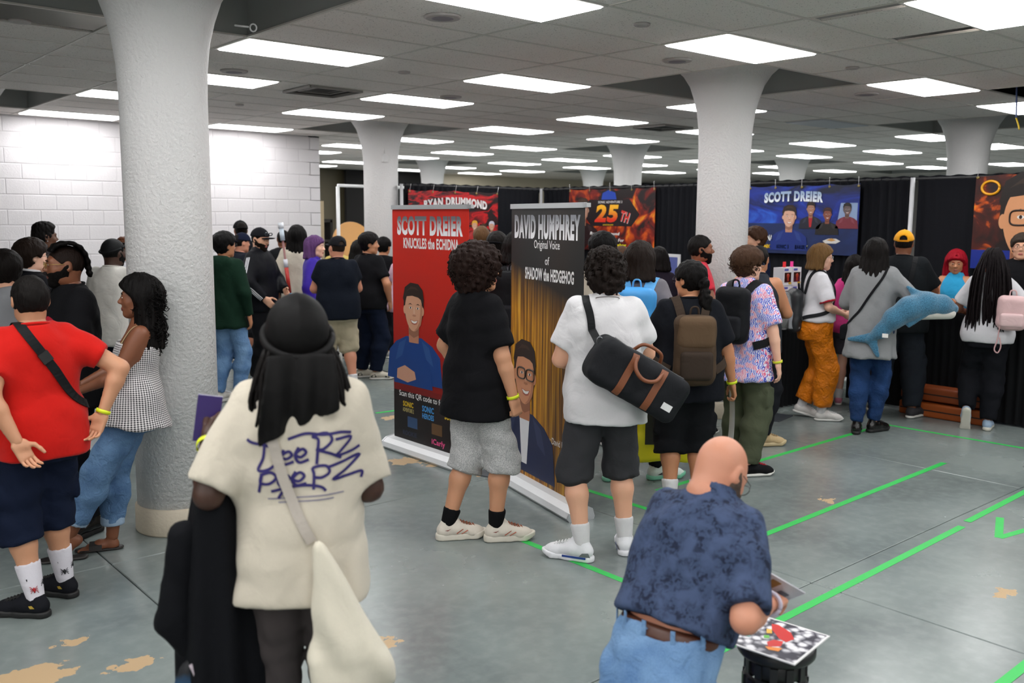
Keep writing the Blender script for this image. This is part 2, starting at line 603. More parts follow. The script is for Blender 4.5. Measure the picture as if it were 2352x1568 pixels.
def head_mesh(fem, neck, h):
    k = ('head', fem, neck, h)
    if k not in _cache:
        P, Q = Fd(head_prims(fem, neck), h, .02).mesh()
        c = P[Q].mean(1)
        lips = (np.abs(c[:, 0]) < .020) & (c[:, 1] > .088) & (c[:, 2] < -.054) & (c[:, 2] > -.073)
        _cache[k] = (P, Q, lips.astype(np.int32))
    return _cache[k]

def head_fn(off, k=.045, ears=False):
    """distance to the bare skull and face, grown by off"""
    A = ell((0, -.012, .022), (.076, .097, .095))[2]; B = ell((0, .028, -.035), (.061, .066, .082))[2]
    return lambda x, y, z: smin(A(x, y, z), B(x, y, z), k) - off

def region(lo, hi, fn):
    return (np.array(lo, float), np.array(hi, float), fn)

def hairline(x, y, z, drop=0.0, f=1.03):
    return (f * (y - .005) - z - .016 - drop) / 1.43

def hair_field(st, h, seed=1, L=.3, off=None):
    """local field of one hairstyle"""
    rs = np.random.RandomState(seed)
    big = ((-.17, -.2, -.14), (.17, .15, .2))
    if st in ('buzz', 'short', 'fade', 'crop'):
        o = off or {'buzz': .005, 'fade': .006, 'short': .016, 'crop': .011}[st]
        f0 = head_fn(o)
        def fn(x, y, z):
            top = np.clip((z + .02) / .1, 0, 1)
            d = f0(x, y, z) - (o * .9 * top if st in ('short',) else 0)
            d = smax(d, hairline(x, y, z, .0 if st != 'short' else .008), .012)
            ear = np.sqrt((np.abs(x) - .085) ** 2 + (y - .0) ** 2 + (z + .008) ** 2) - .03
            return smax(d, -ear, .008)
        P = [(region(*big, fn), 0)]
        F = Fd(P, h, .01)
        a = {'buzz': .0006, 'fade': .001, 'short': .0035, 'crop': .0025}[st]
        return F.disp(folds(seed, a, 90, 220, n=6))
    if st == 'flat':   # tall dark afro-textured top with short sides
        f0, f1 = head_fn(.005), head_fn(.012)
        def fn(x, y, z):
            d = smax(f0(x, y, z), hairline(x, y, z), .01)
            t = ell((0, -.005, .085), (.082, .1, .062))[2](x, y, z)
            return smin(d, smax(t, hairline(x, y, z, -.03), .01), .02)
        return Fd([(region(*big, fn), 0)], h, .01).disp(folds(seed, .004, 150, 260, n=6))
    if st == 'curly':
        o = off or .05
        def fn(x, y, z):
            t = ell((0, -.022, .035), (.082 + o, .098 + o, .086 + o))[2](x, y, z)
            t = smin(t, ell((0, -.055, -.06), (.075 + o * .75, .05 + o * .55, .07 + o * .3))[2](x, y, z), .05)
            face = smax(smax(-(y - .05 - .35 * np.maximum(z, 0)), z - .075, .01), np.abs(x) - .07, .01)
            return smax(t, -face, .02)
        lo, hi = ((-.2, -.22, -.22), (.2, .2, .24))
        return Fd([(region(lo, hi, fn), 0)], h, .01).disp(folds(seed, .009, 110, 210, n=7))
    if st in ('long', 'bob'):
        o = off or .017
        f0 = head_fn(o)
        def fn(x, y, z):
            d = smax(f0(x, y, z) - .006 - .003 * np.cos(np.arctan2(x, y + .02) * 22), hairline(x, y, z, .004, .92), .012)
            d = smax(d, -(np.sqrt((np.abs(x)) ** 2 + ((z - .10) * .8) ** 2) + .03 * (y < .02) - .010 + .02 * (y < .0)), .012)
            zz = np.clip((.06 - z) / (L + .06), 0, 1)
            a = .088 + o * .6 + .035 * zz; b = .086 + .008 * zz
            q = (np.sqrt((x / a) ** 2 + ((y + .03 + .02 * zz) / b) ** 2) - 1) * b
            q = smax(q, z - .06, .05); q = smax(q, -L - z, .02)
            q = smax(q, -(q + .045), .01)
            q = smax(q, y - .022 + 0 * z, .02)
            ang = np.arctan2(x, -(y + .03))
            q = q + .004 * np.sin(ang * 17 + 6 * z) + .003 * np.sin(ang * 29 - 9 * z + 1)
            return smin(d, q, .025)
        lo, hi = ((-.2, -.2, -L - .02), (.2, .15, .2))
        return Fd([(region(lo, hi, fn), 0)], h, .01).disp(folds(seed, .003, 60, 140, .3, n=5))
    raise KeyError(st)

def curls(seed, n, c, r, col, parent, hl=.045, rad=.0022, face=True, turns=1.6, M=None, ymax=.06, zmin=-.2):
    """loose springy curls standing off a head of hair"""
    rs = np.random.RandomState(seed); b = MB(); k = 0
    while k < n:
        d = rs.normal(size=3); d /= np.linalg.norm(d)
        p = np.array(c) + d * np.array(r) * rs.uniform(.93, 1.03)
        if face and (p[1] > ymax and p[2] < .085): continue
        if p[2] < zmin: continue
        k += 1
        t = np.cross(d, rs.normal(size=3)); t /= np.linalg.norm(t); u = np.cross(d, t)
        R = rs.uniform(.006, .011); ln = hl * rs.uniform(.5, 1.2); ph = rs.uniform(0, 6.28)
        g = np.array([0, 0, -.4]) + d * .3 + t * .8; g /= np.linalg.norm(g)
        a1 = np.cross(g, d); a1 /= np.linalg.norm(a1); a2 = np.cross(g, a1)
        pts = [p + g * (ln * (i / 9 - .5)) + (a1 * math.cos(ph + turns * 6.28 * i / 9) + a2 * math.sin(ph + turns * 6.28 * i / 9)) * R for i in range(10)]
        b.tube([tuple(q) for q in pts], [rad * (1.2 if 0 < i < 9 else .4) for i in range(10)], 4, cap=False)
    if M is not None:
        b.v = [tuple(M @ Vector(v)) for v in b.v]
    return b

def hand_mesh(pose, h, fem=False):
    k = ('hand', pose, h)
    if k in _cache: return _cache[k]
    cu = {'relax': (.35, .5, .35), 'fist': (1.25, 1.5, .9), 'grip': (.95, 1.1, .6), 'flat': (.08, .12, .1), 'pinch': (.75, .7, .35), 'hook': (.45, 1.35, .8)}[pose]
    P = [(rbox((0, .05, 0), (.038, .046, .0125), .011), 0), (cone((0, -.05, 0), (0, .02, 0), .0275, .0265, (0, 0, 1), .8), .02),
         (ell((.026, .03, -.008), (.016, .026, .013)), .015)]
    for i, (x, y, ln) in enumerate(((.029, .094, .070), (.0097, .098, .078), (-.0097, .095, .072), (-.0285, .088, .056))):
        p = np.array([x, y, 0.0]); a = 0.0; sp = (i - 1.5) * -.05
        for q, (fr, c) in enumerate(zip((.45, .31, .26), cu)):
            a += c * (1 + .06 * i)
            d = np.array([sp * math.cos(a), math.cos(a), -math.sin(a)]); d /= np.linalg.norm(d)
            e = p + d * ln * fr
            r0 = .0092 - .0009 * q - (.001 if i == 3 else 0)
            P.append((cone(p, e, r0, r0 - .0007), .004)); p = e
    th = {'fist': [(.5, .75, -.45), (-.35, .8, -.6), (-.75, .5, -.45)], 'grip': [(.6, .65, -.5), (.0, .75, -.65), (-.3, .75, -.55)],
          'pinch': [(.5, .7, -.55), (.0, .8, -.6), (-.15, .85, -.5)]}.get(pose, [(.75, .6, -.3), (.35, .9, -.25), (.2, .95, -.2)])
    p = np.array([.026, .022, -.004])
    for d, ln, r in zip(th, (.042, .032, .027), (.0125, .0105, .0095)):
        d = np.array(d); d /= np.linalg.norm(d); e = p + d * ln
        P.append((cone(p, e, r, r - .001), .006)); p = e
    _cache[k] = Fd(P, h, .012).mesh()
    return _cache[k]

def shoe_mesh(style, h):
    k = ('shoe', style, h)
    if k in _cache: return _cache[k]
    lowcut = style in ('low', 'slip')
    U = [(cone((0, -.050, .056), (0, .03, .064), .039, .042), 0), (cone((0, .03, .064), (.004, .15, .040), .042, .037, (1, 0, 0), 1.12), .03),
         (cone((.004, .13, .036), (.004, .178, .030), .040, .031, (1, 0, 0), 1.15), .02)]
    U += [(cone((0, -.035, .06), (0, -.024, .092 if lowcut else (.16 if style == 'boot' else .112)), .042, .039, f1=True), .025)]
    if style != 'slip': U += [(cone((0, .045, .085), (0, .012, .108 if lowcut else .13), .022, .020, (1, 0, 0), 1.2), .015)]
    S = [(cone((0, -.055, .012), (.004, .05, .012), .040, .039), 0), (cone((.004, .05, .012), (.006, .155, .014), .039, .046), .03), (cone((.006, .14, .014), (.004, .180, .018), .045, .034), .02)]
    hs = {'chunky': .042, 'low': .026, 'slip': .024, 'boot': .034, 'mid': .034}[style]
    up = Fd(U, h, .01)
    up.cut(lambda x, y, z: hs * .6 - z + 0 * x + 0 * y)
    so = Fd([((q[0], q[1]) if True else q) for q in [((s_[0][0] - .02, s_[0][1] + .04, s_[0][2]), s_[1]) for s_ in []]] or
            [(region((-.07, -.11, -.005), (.07, .24, hs + .02), lambda x, y, z: flat_sole(x, y, z)), 0)], h, .01)
    so.cut(lambda x, y, z: z - hs - .012 * np.clip((y - .12) / .1, 0, 1) + 0 * x, .006)
    so.cut(lambda x, y, z: .001 - z + .03 * np.clip((y - .15) / .08, 0, 1) + 0 * x, .004)
    _cache[k] = (up.mesh(), so.mesh())
    return _cache[k]

def flat_sole(x, y, z):
    def seg(ay, by, ra, rb):
        t = np.clip((y - ay) / (by - ay), 0, 1)
        return np.sqrt(x * x + (y - ay - t * (by - ay)) ** 2) - (ra + (rb - ra) * t)
    d = smin(seg(-.055, .05, .042, .040), seg(.05, .155, .040, .049), .03)
    return smin(d, seg(.15, .182, .048, .036), .02) + 0 * z

def ik(A, T, l1, l2, pole):
    A, T, pole = (np.array(q, float) for q in (A, T, pole))
    d = T - A; L = np.linalg.norm(d); u = d / max(L, 1e-6)
    if L > (l1 + l2) * .998: L = (l1 + l2) * .998; T = A + u * L
    a = (l1 * l1 - l2 * l2 + L * L) / (2 * L)
    hh = math.sqrt(max(l1 * l1 - a * a, 0))
    pp = pole - u * pole.dot(u); pp /= max(np.linalg.norm(pp), 1e-6)
    return A + u * a + pp * hh, T

def nrm(v):
    v = np.array(v, float); return v / np.linalg.norm(v)

WR = dict(down=(.245, .03, .905), front=(.10, .30, 1.12), pocket=(.215, .08, .945), hip=(.27, -.10, .97), table=(.16, .36, 1.14), chest=(.05, .20, 1.22), back=(.10, -.17, .98))
POLE = dict(down=(.5, -1, 0), front=(.9, -.4, -1), pocket=(.9, -1, 0), hip=(1, -.5, .1), table=(.9, -.3, -1), chest=(1, 0, -.9), back=(1, -.5, 0))

class Person:
    pass

def person(label, x, y, rel, H=1.75, g=1.0, fem=False, skin='light', lean=0.0, side=0.0, twist=0.0, off=(0, 0), pz=None, head=(0, 0, 0),
           la='down', ra='down', lp=None, rp=None, lh='relax', rh='relax', ln=None, rn=None, lf=None, rf=None, kp=None,
           top=None, bot=None, shoes=None, socks=None, hair=None, hcol='#1c1512', res=.015, belly=0.0, cat='person', group=None, wrist=None, beard=None, glasses=None, band=None,
           headres=None, legs=True, neckl=1.0, seed=None):
    """rel: heading in degrees relative to the sight line from the camera, 0 = turned away, + = turned to the picture's left"""
    C = Person()
    seed = seed if seed is not None else int(abs(x * 131 + y * 977) * 10) % 100000
    th = math.atan2(y, x) + math.radians(rel)
    E = empty('person', (x, y, 0), th - math.pi / 2, label, cat, group)
    C.e = E; C.s = s = H / 1.75
    pel = np.array([off[0] * s, off[1] * s, (.955 * s if pz is None else pz)])
    la_, le = math.radians(side), math.radians(lean)
    U = nrm((math.sin(la_), math.sin(le), math.cos(le) * math.cos(la_)))
    tw = math.radians(twist)
    S = nrm(np.array([math.cos(tw), math.sin(tw), 0]) - U * np.dot(U, [math.cos(tw), math.sin(tw), 0])); F = np.cross(U, S)
    C.U, C.S, C.F, C.pel = U, S, F, pel
    fw = .93 if fem else 1.0
    sh = {q: pel + U * .458 * s + S * (q * .170 * s * fw * (.7 + .3 * g)) for q in (-1, 1)}
    neck = pel + U * .535 * s
    # ---- head
    hy, hp, hr = (math.radians(q) for q in head)
    Mh = Matrix((tuple(S), tuple(F), tuple(U))).transposed()
    Uh = nrm(U * .45 + np.array([0, 0, 1]) * .55)
    S0 = nrm(S - Uh * np.dot(S, Uh)); F0 = np.cross(Uh, S0)
    M0 = Matrix((tuple(S0), tuple(F0), tuple(Uh))).transposed()
    M3 = M0 @ Matrix.Rotation(hy, 3, 'Z') @ Matrix.Rotation(-hp, 3, 'X') @ Matrix.Rotation(hr, 3, 'Y')
    hs = (.45 + .55 * s) * (.97 if fem else 1.0)
    hc = neck + Uh * (.122 * hs * neckl) + np.array(M0 @ Vector((0, .022, 0)))
    MH = Matrix.Translation(Vector(hc)) @ M3.to_4x4() @ Matrix.Scale(hs, 4)
    C.MH = MH; C.hs = hs
    def tr(P, M=MH):
        A = np.array(M)
        return (P @ A[:3, :3].T + A[:3, 3]).astype(np.float32)
    hres = headres or max(.0065, res * .6)
    # ---- arms
    wr, el, hd = {}, {}, {}
    for q, a, pl in ((-1, la, lp), (1, ra, rp)):
        t = np.array(WR[a] if isinstance(a, str) else a, float) * s
        po = np.array(pl if pl is not None else (POLE[a] if isinstance(a, str) else (.8, -.7, -.5)), float)
        if isinstance(a, str) or q == 1: pass
        if isinstance(a, str): t[0] *= q
        if pl is None: po[0] *= q
        el[q], wr[q] = ik(sh[q], t, .285 * s, .250 * s, po)
    C.wr, C.el, C.sh = wr, el, sh
    # ---- legs
    hip = {q: pel + np.array([q * .080 * s, 0, -.035 * s]) for q in (-1, 1)}
    ank, kn, ftM = {}, {}, {}
    for q, ft in ((-1, lf), (1, rf)):
        fx, fy, fyaw, lift, fp = tuple(ft if ft is not None else (q * .10, 0.0, -q * 6, 0, 0)) + (0,) * (5 - len(ft if ft is not None else (0,) * 5))
        M = Matrix.Translation((fx * s, fy * s, lift * s)) @ Matrix.Rotation(math.radians(fyaw), 4, 'Z') @ Matrix.Translation((0, .12 * s, 0)) @ Matrix.Rotation(-math.radians(fp), 4, 'X') @ Matrix.Translation((0, -.12 * s, 0))
        ftM[q] = M @ Matrix.Scale(s * (.92 if fem else 1.0), 4)
        ank[q] = np.array(M @ Vector((0, -.025 * s, .085 * s)))
        ky = math.radians(fyaw) * .7
        po = np.array((-math.sin(ky), math.cos(ky), 0.05)) if kp is None else np.array(kp)
        kn[q], ank[q] = ik(hip[q], ank[q], .430 * s, .425 * s, po)
    C.kn, C.ank, C.hip = kn, ank, hip
    # ---- skin body
    sk = skinmat(SKIN.get(skin, skin)); C.sk = sk
    w = g
    hsn = np.array([-.12, -.03, .05, .15, .25, .34, .43, .49, .53]) * s
    if fem:
        aa = np.array([.145, .170, .158, .130, .136, .148, .138, .095, .058]) * s
        bb = np.array([.105, .120, .108, .095, .112, .112, .092, .072, .060]) * s
        fo = np.array([-.015, -.012, .0, .006, .016, .016, .0, -.008, -.012]) * s
    else:
        aa = np.array([.138, .160, .154, .146, .156, .168, .154, .102, .064]) * s
        bb = np.array([.105, .115, .110, .106, .115, .118, .102, .080, .064]) * s
        fo = np.array([-.008, -.004, .002, .006, .010, .008, -.002, -.008, -.010]) * s
    aa = aa * np.interp(hsn / s, [-.12, .2, .45, .53], [w, w, .6 + .4 * w, 1]); bb = bb * np.interp(hsn / s, [-.12, .2, .45, .53], [w, w, .6 + .4 * w, 1])
    bel = belly * np.exp(-((hsn / s - .13) / .12) ** 2) * s
    bb = bb + bel * .5; fo = fo + bel * .5
    ar, lr = (.55 + .45 * g) * s * (.86 if fem else 1), (.45 + .55 * g) * s
    nk = (.88 if fem else 1.0) * (.8 + .2 * g) * hs
    B = [(loft(pel, S, F, U, hsn, fo, aa, bb), 0), (cone(neck - U * .06 * s, np.array(MH @ Vector((0, -.024, -.085))), .062 * nk, .0535 * nk), .05)]
    for q in (-1, 1):
        e, v = el[q], wr[q]; m = e + (v - e) * .28
        B += [(cone(sh[q] - S * q * .02 * s, e, .056 * ar, .043 * ar), .05), (cone(e, m, .041 * ar, .0412 * ar), .02), (cone(m, v, .0412 * ar, .0275 * s * (.9 if fem else 1)), .02)]
        k_, a_ = kn[q], ank[q]; c = k_ + (a_ - k_) * .3 + (0, -.012 * s, 0)
        B += [(cone(hip[q], k_, .080 * lr, .056 * lr), .05), (cone(k_, c, .054 * lr, .057 * lr), .03), (cone(c, a_, .056 * lr, .036 * s), .03)]
        if shoes is None or shoes.get('style') in ('bare', 'slide'):
            pass
    P, Q = Fd(B, res * (1.2 if res < .0125 else 1.45), .02).mesh()
    sl = np.zeros(len(Q), np.int32)
    hP, hQ, hS = head_mesh(fem, round((.88 if fem else 1.0) * (.8 + .2 * g), 2), round(hres, 4))
    parts = [(P, Q, sl), (tr(hP), hQ, hS)]
    for q, pose, hn in ((-1, lh, ln), (1, rh, rn)):
        if pose is None: continue
        Y = nrm(wr[q] - el[q]); Z = np.array(hn if hn is not None else S * q + F * .25, float)
        Z = nrm(Z - Y * Z.dot(Y)); X = np.cross(Y, Z)
        p, f = hand_mesh(pose, .005 if res < .0125 else .0085)
        p = p.copy()
        if q == 1: p[:, 0] *= -1; f = f[:, ::-1]
        sc = s * (.9 if fem else 1.0)
        A = np.stack([X, Y, Z], 1) * sc
        parts.append(((p @ A.T + wr[q]).astype(np.float32), f, np.zeros(len(f), np.int32)))
        C.__dict__['hand' + ('L' if q < 0 else 'R')] = (wr[q], X, Y, Z, sc)
    if shoes is not None and shoes.get('style') in ('bare', 'slide'):
        for q in (-1, 1):
            p, f = foot_mesh(); p = p.copy()
            if q == -1: p[:, 0] *= -1; f = f[:, ::-1]
            parts.append((tr(p, ftM[q]), f, np.zeros(len(f), np.int32)))
    o = 0; VV, QQ, SS = [], [], []
    for p, f, m in parts:
        VV.append(p); QQ.append(f + o); SS.append(m); o += len(p)
    dk = SKIN.get(skin, skin)
    lip = skinmat('#a8605a') if skin in ('light', 'fair', 'red', 'olive', 'tan') else skinmat('#6a3a33')
    C.body = mesh_np('body', np.concatenate(VV), np.concatenate(QQ), [sk, lip], E, True, np.concatenate(SS))
    # ---- trousers / shorts / skirt
    if bot:
        ez = bot.get('ease', .014) * s; fr = bot.get('len', .97); wst = bot.get('waist', .10)
        hb = np.array([-.145, -.03, .03, wst]) * s
        B = [(loft(pel, S, F, nrm(U * .5 + np.array([0, 0, .5])), hb, np.interp(hb, hsn, fo), np.interp(hb, hsn, aa) + ez * .8 + .002, np.interp(hb, hsn, bb) + ez * .9 + .004), 0)]
        fl = bot.get('flare', ez)
        for q in (-1, 1):
            k_, a_ = kn[q], ank[q]
            tot = .855
            if fr <= .50:
                t = fr / .503
                e = hip[q] + (k_ - hip[q]) * t
                r1 = (.080 + (.056 - .080) * t) * lr + fl
                B += [(cone(hip[q], e, .080 * lr + ez * .8, r1, f1=True), .035)]
            else:
                t = (fr - .503) / .497
                e = k_ + (a_ - k_) * t
                r1 = (.056 + (.038 - .056) * t) * lr + fl
                c = k_ + (a_ - k_) * .3 + (0, -.012 * s, 0)
                B += [(cone(hip[q], k_, .080 * lr + ez * .8, .058 * lr + ez * 1.1 + .004), .035)]
                if t > .35:
                    B += [(cone(k_, c, .058 * lr + ez * 1.1 + .004, .058 * lr + ez + .006), .03), (cone(c, e, .058 * lr + ez + .006, r1, f1=True), .03)]
                else:
                    B += [(cone(k_, e, .060 * lr + ez * 1.1 + .004, max(r1, .060 * lr + ez), f1=True), .03)]
            if bot.get('cargo'):
                m = hip[q] + (k_ - hip[q]) * .72 + np.array([q * (.062 * lr + ez), 0, 0])
                B += [(rbox(m, (.018 * s, .06 * s, .075 * s), .012), .008)]
        C.bottom = sdf(bot.get('name', 'trousers'), B, bot.get('res', res * 1.2), bot['mat'], E, folds(seed + 1, 1.3 * bot.get('fold', .0035), 35, 75, 1.6))
        if bot.get('cuff'):
            b = []
            for q in (-1, 1):
                d = nrm(ank[q] - kn[q]); t = (fr - .503) / .497; e = kn[q] + (ank[q] - kn[q]) * t
                r1 = (.056 + (.038 - .056) * t) * lr + fl + .006
                sdf('cuff', [(cone(e - d * .05 * s, e + d * .006, r1, r1, f0=True, f1=True), 0)], .009, bot['cuff'], C.bottom)
        if bot.get('belt'):
            hb2 = np.array([wst - .032, wst + .012]) * s
            sdf('belt', [(loft(pel, S, F, nrm(U * .5 + np.array([0, 0, .5])), hb2, np.interp(hb2, hsn, fo), np.interp(hb2, hsn, aa) + ez * .8 + .008, np.interp(hb2, hsn, bb) + ez * .9 + .008), 0)], .010, bot['belt'], E)
    # ---- shirt
    if top:
        ez = top.get('ease', .024) * s; hem = top.get('hem', -.14)
        ht = np.array([hem, hem * .5 + .02, .10, .20, .30, .38, .45, .50, .545 + top.get('neck', 0)]) * s
        a2 = np.interp(ht, hsn, aa) + ez * .75; b2 = np.interp(ht, hsn, bb) + ez * .75; f2 = np.interp(ht, hsn, fo)
        hang = top.get('hang', .95)
        for i in (3, 2, 1, 0):
            a2[i] = max(a2[i], a2[i + 1] * hang); 
            b2[i] = max(b2[i], b2[i + 1] * hang)
        if bot and bot.get('waist', .10) < .3 and not top.get('tucked'):
            pe = bot.get('ease', .014) * s
            for i in range(len(ht)):
                if ht[i] < .13 * s:
                    need = max(np.interp(ht[i], hsn, aa) + pe * .8 + .002, (.080 * s + .080 * lr + pe * .8) if ht[i] < .0 else 0) + .024
                    a2[i] = max(a2[i], need); b2[i] = max(b2[i], np.interp(ht[i], hsn, bb) + pe * .9 + .026)
        if hem < -.12:
            a2[0] += (.01 + .12 * (-hem - .12)) * s; b2[0] += (.01 + .1 * (-hem - .12)) * s
        a2[0] += top.get('flare', 0) * s; b2[0] += top.get('flare', 0) * s
        a2[-2] *= .96; a2[-1] = max(.072 * s, .068 * s * (.8 + .2 * g)) ; b2[-1] = a2[-1] * .98
        if top.get('strapless'):
            ht = ht[:6]; a2, b2, f2 = a2[:6], b2[:6], f2[:6]
        Ut = nrm(U)
        B = [(loft(pel, S, F, Ut, ht, f2, a2, b2, 2.5), 0)]
        slv = top.get('sleeve', .6); se = top.get('sease', .026) * s * .72
        for q in (-1, 1):
            if slv <= 0: break
            A0 = sh[q] - S * q * .03 * s + U * .004
            if slv <= 1:
                e = sh[q] + (el[q] - sh[q]) * slv
                B += [(cone(A0, e, .055 * ar + ez * .45, .047 * ar + se, f1=True), .055)]
            else:
                e = el[q] + (wr[q] - el[q]) * (slv - 1)
                B += [(cone(A0, el[q], .055 * ar + ez * .45, .043 * ar + se), .055), (cone(el[q], e, .043 * ar + se, (.043 - .013 * (slv - 1)) * ar + se * top.get('cuff', .8), f1=True), .025)]
        if top.get('hood'):
            hp_ = pel + U * .50 * s - F * .085 * s
            B += [(ell(hp_, (.12 * s, .05 * s, .06 * s)), .04), (ell(hp_ - U * .05 * s, (.085 * s, .045 * s, .06 * s)), .04)]
        if top.get('collar'):
            cn = pel + U * .545 * s
            B += [(cone(cn - F * .012 - U * .02, cn - F * .016 + U * .03 * s, .073 * s, .068 * s, f1=True), .012)]
        fo_ = folds(seed + 2, 1.0 * top.get('fold', .004), 20, 52, top.get('vert', .8))
        C.top = sdf(top.get('name', 't_shirt'), B, top.get('res', res * (1.0 if res < .0125 else 1.2)), top['mat'], E, fo_)
        if top.get('ring'):
            cn = pel + U * .545 * s
            b = MB(); 
            for q in (-1, 1):
                e = sh[q] + (el[q] - sh[q]) * slv; d = nrm(el[q] - sh[q]); rr = .047 * ar + se + .003
                sdf('sleeve_trim', [(cone(e - d * .018, e + d * .002, rr, rr, f0=True, f1=True), 0)], .009, top['ring'], C.top)
            sdf('collar_trim', [(cone(cn - F * .012 - U * .012, cn - F * .012 + U * .012, .078 * s, .074 * s, f0=True, f1=True), 0)], .008, top['ring'], C.top)
        elif not top.get('collar') and not top.get('hood') and not top.get('strapless') and res < .018:
            cn = pel + U * .538 * s - F * .010
            b = MB(); rr = a2[-1] * 1.0
            pts = [tuple(cn + S * (rr * math.cos(t)) + F * (rr * .98 * math.sin(t)) + U * (.004 - .012 * math.sin(t)) * s) for t in np.linspace(0, 2 * math.pi, 25)]
            b.tube(pts, .0075, 6); b.build('neckband', top['mat'], C.top)
    # ---- shoes and socks
    if shoes and shoes['style'] not in ('bare', 'slide'):
        for q in (-1, 1):
            if shoes.get('only') and q not in shoes['only']: continue
            (p, f), (p2, f2_) = shoe_mesh(shoes['style'], .007 if res < .0125 else .012)
            u = mesh_np('shoe', tr(p, ftM[q]), f, shoes['mat'], E)
            mesh_np('sole', tr(p2, ftM[q]), f2_, shoes.get('sole', plain('#e8e6e0', .6)), u)
            if shoes.get('lace') and res < .0165:
                b = MB()
                for i in range(5):
                    yy = .055 + .019 * i; zz = .114 - .0068 * i
                    b.tube([(-.02, yy - .006, zz - .009), (0, yy, zz + .002), (.02, yy + .006, zz - .009)], .0034, 5)
                    b.tube([(.02, yy - .006, zz - .009), (0, yy, zz + .003), (-.02, yy + .006, zz - .009)], .0034, 5)
                b.v = [tuple(ftM[q] @ Vector(v)) for v in b.v]
                b.build('laces', shoes['lace'], u)
            for item in shoes.get('marks', ()):     # side markings: (material, outline points (y,z)) on both flanks
                for sx in (-1, 1):
                    b = MB(); m, pts = item
                    vs = []
                    for (yy, zz) in pts:
                        best = .05; 
                        pp_ = np.concatenate([p, p2]); near = pp_[(np.abs(pp_[:, 1] - yy) < .012) & (np.abs(pp_[:, 2] - zz) < .010) & (pp_[:, 0] * sx > 0)]
                        if len(near): best = np.abs(near[:, 0]).max()
                        vs.append(tuple(ftM[q] @ Vector((sx * (best + .0025), yy, zz))))
                    b.add(vs, [tuple(range(len(vs)))]); b.build('stripe', m, u)
    C.ftM = ftM
    if socks:
        for q in (-1, 1):
            d = nrm(kn[q] - ank[q]); hgt = socks[1] * s; a_ = ank[q]
            r0 = .0405 * s; r1_ = (.036 + .020 * min(1, hgt / (.3 * .425 * s) * .42)) * max(lr, s) + .009
            sdf('sock', [(cone(a_ - d * .01 * s, a_ + d * hgt, r0, max(r1_, r0 + .006), f0=False, f1=True), 0)], .0105, socks[0], E)
    # ---- hair, beard, spectacles, hat
    C.hair = None
    if hair:
        st = hair['style']; hm = hair.get('mat') or hairmat(hcol)
        if st != 'bald':
            k = ('hr', st, round(hres, 4), hair.get('seed', 1), hair.get('L', .3), hair.get('off'))
            if k not in _cache:
                _cache[k] = hair_field(st, max(.0065, hres * 1.15), hair.get('seed', 1), hair.get('L', .3), hair.get('off')).mesh()
            p, f = _cache[k]
            C.hair = mesh_np('hair', tr(p), f, hm, E)
            if hair.get('curls'):
                o_ = hair.get('off') or .05
                curls(seed, hair['curls'], (0, -.025, .025), (.085 + o_, .1 + o_, .09 + o_), hcol, None, M=MH, hl=.05, zmin=hair.get('zmin', -.12)).build('curls', hm, C.hair)['kind'] = 'stuff'
        if hair.get('tail'):
            n, L = hair['tail']
            B = [(ell((0, -.115, .02 + n), (.03, .03, .03)), 0), (cone((0, -.125, .02 + n), (0, -.135, -.1 + n), .028, .036), .02), (cone((0, -.135, -.1 + n), (.01, -.125, n - L), .036, .022), .02)]
            F_ = Fd(B, .007, .02).disp(folds(seed, .006, 90, 180, n=6)); p, f = F_.mesh()
            mesh_np('ponytail', tr(p), f, hm, C.hair or E)
        if hair.get('bun'):
            F_ = Fd([(ell((0, -.06, .115), (.04, .04, .033)), 0)], .007, .02).disp(folds(seed, .003, 100, 180)); p, f = F_.mesh()
            mesh_np('hair_bun', tr(p), f, hm, C.hair or E)
    if beard:
        f0 = head_fn(.0085)
        def bf(x, y, z):
            d = smax(f0(x, y, z), z + .045 - .30 * (np.abs(x) - .02) - 1.1 * np.clip(.035 - y, 0, .05), .008)
            d = smax(d, -(y + .012), .008)
            m = smin(d, ell((0, .066, -.103), (.034, .028, .026))[2](x, y, z), .02)
            m = smax(m, -ell((0, .1, -.063), (.021, .03, .010))[2](x, y, z), .005)
            return smax(m, -(z + .15), .01)
        k = ('beard', round(hres, 4))
        if k not in _cache:
            _cache[k] = Fd([(region((-.09, -.01, -.15), (.09, .12, 0), bf), 0)], max(.005, hres * .8), .01).disp(folds(5, .0015, 150, 260)).mesh()
        p, f = _cache[k]
        mesh_np('beard', tr(p), f, hairmat(beard, .7, 200), E)
    if glasses:
        b = MB()
        for sx in (-1, 1):
            pts = [(sx * .033 + .024 * math.cos(t), .108 - .004 * abs(math.cos(t)), .006 + .019 * math.sin(t)) for t in np.linspace(0, 2 * math.pi, 17)]
            b.tube(pts, .0014, 5)
            b.tube([(sx * .056, .104, .010), (sx * .078, .07, .012), (sx * .081, .0, .012), (sx * .08, -.018, -.004)], .0014, 5)
        b.tube([(-.010, .110, .008), (0, .113, .010), (.010, .110, .008)], .002, 5)
        b.v = [tuple(MH @ Vector(v)) for v in b.v]
        b.build('glasses', glasses, E)
    C.tr = tr; C.E = E
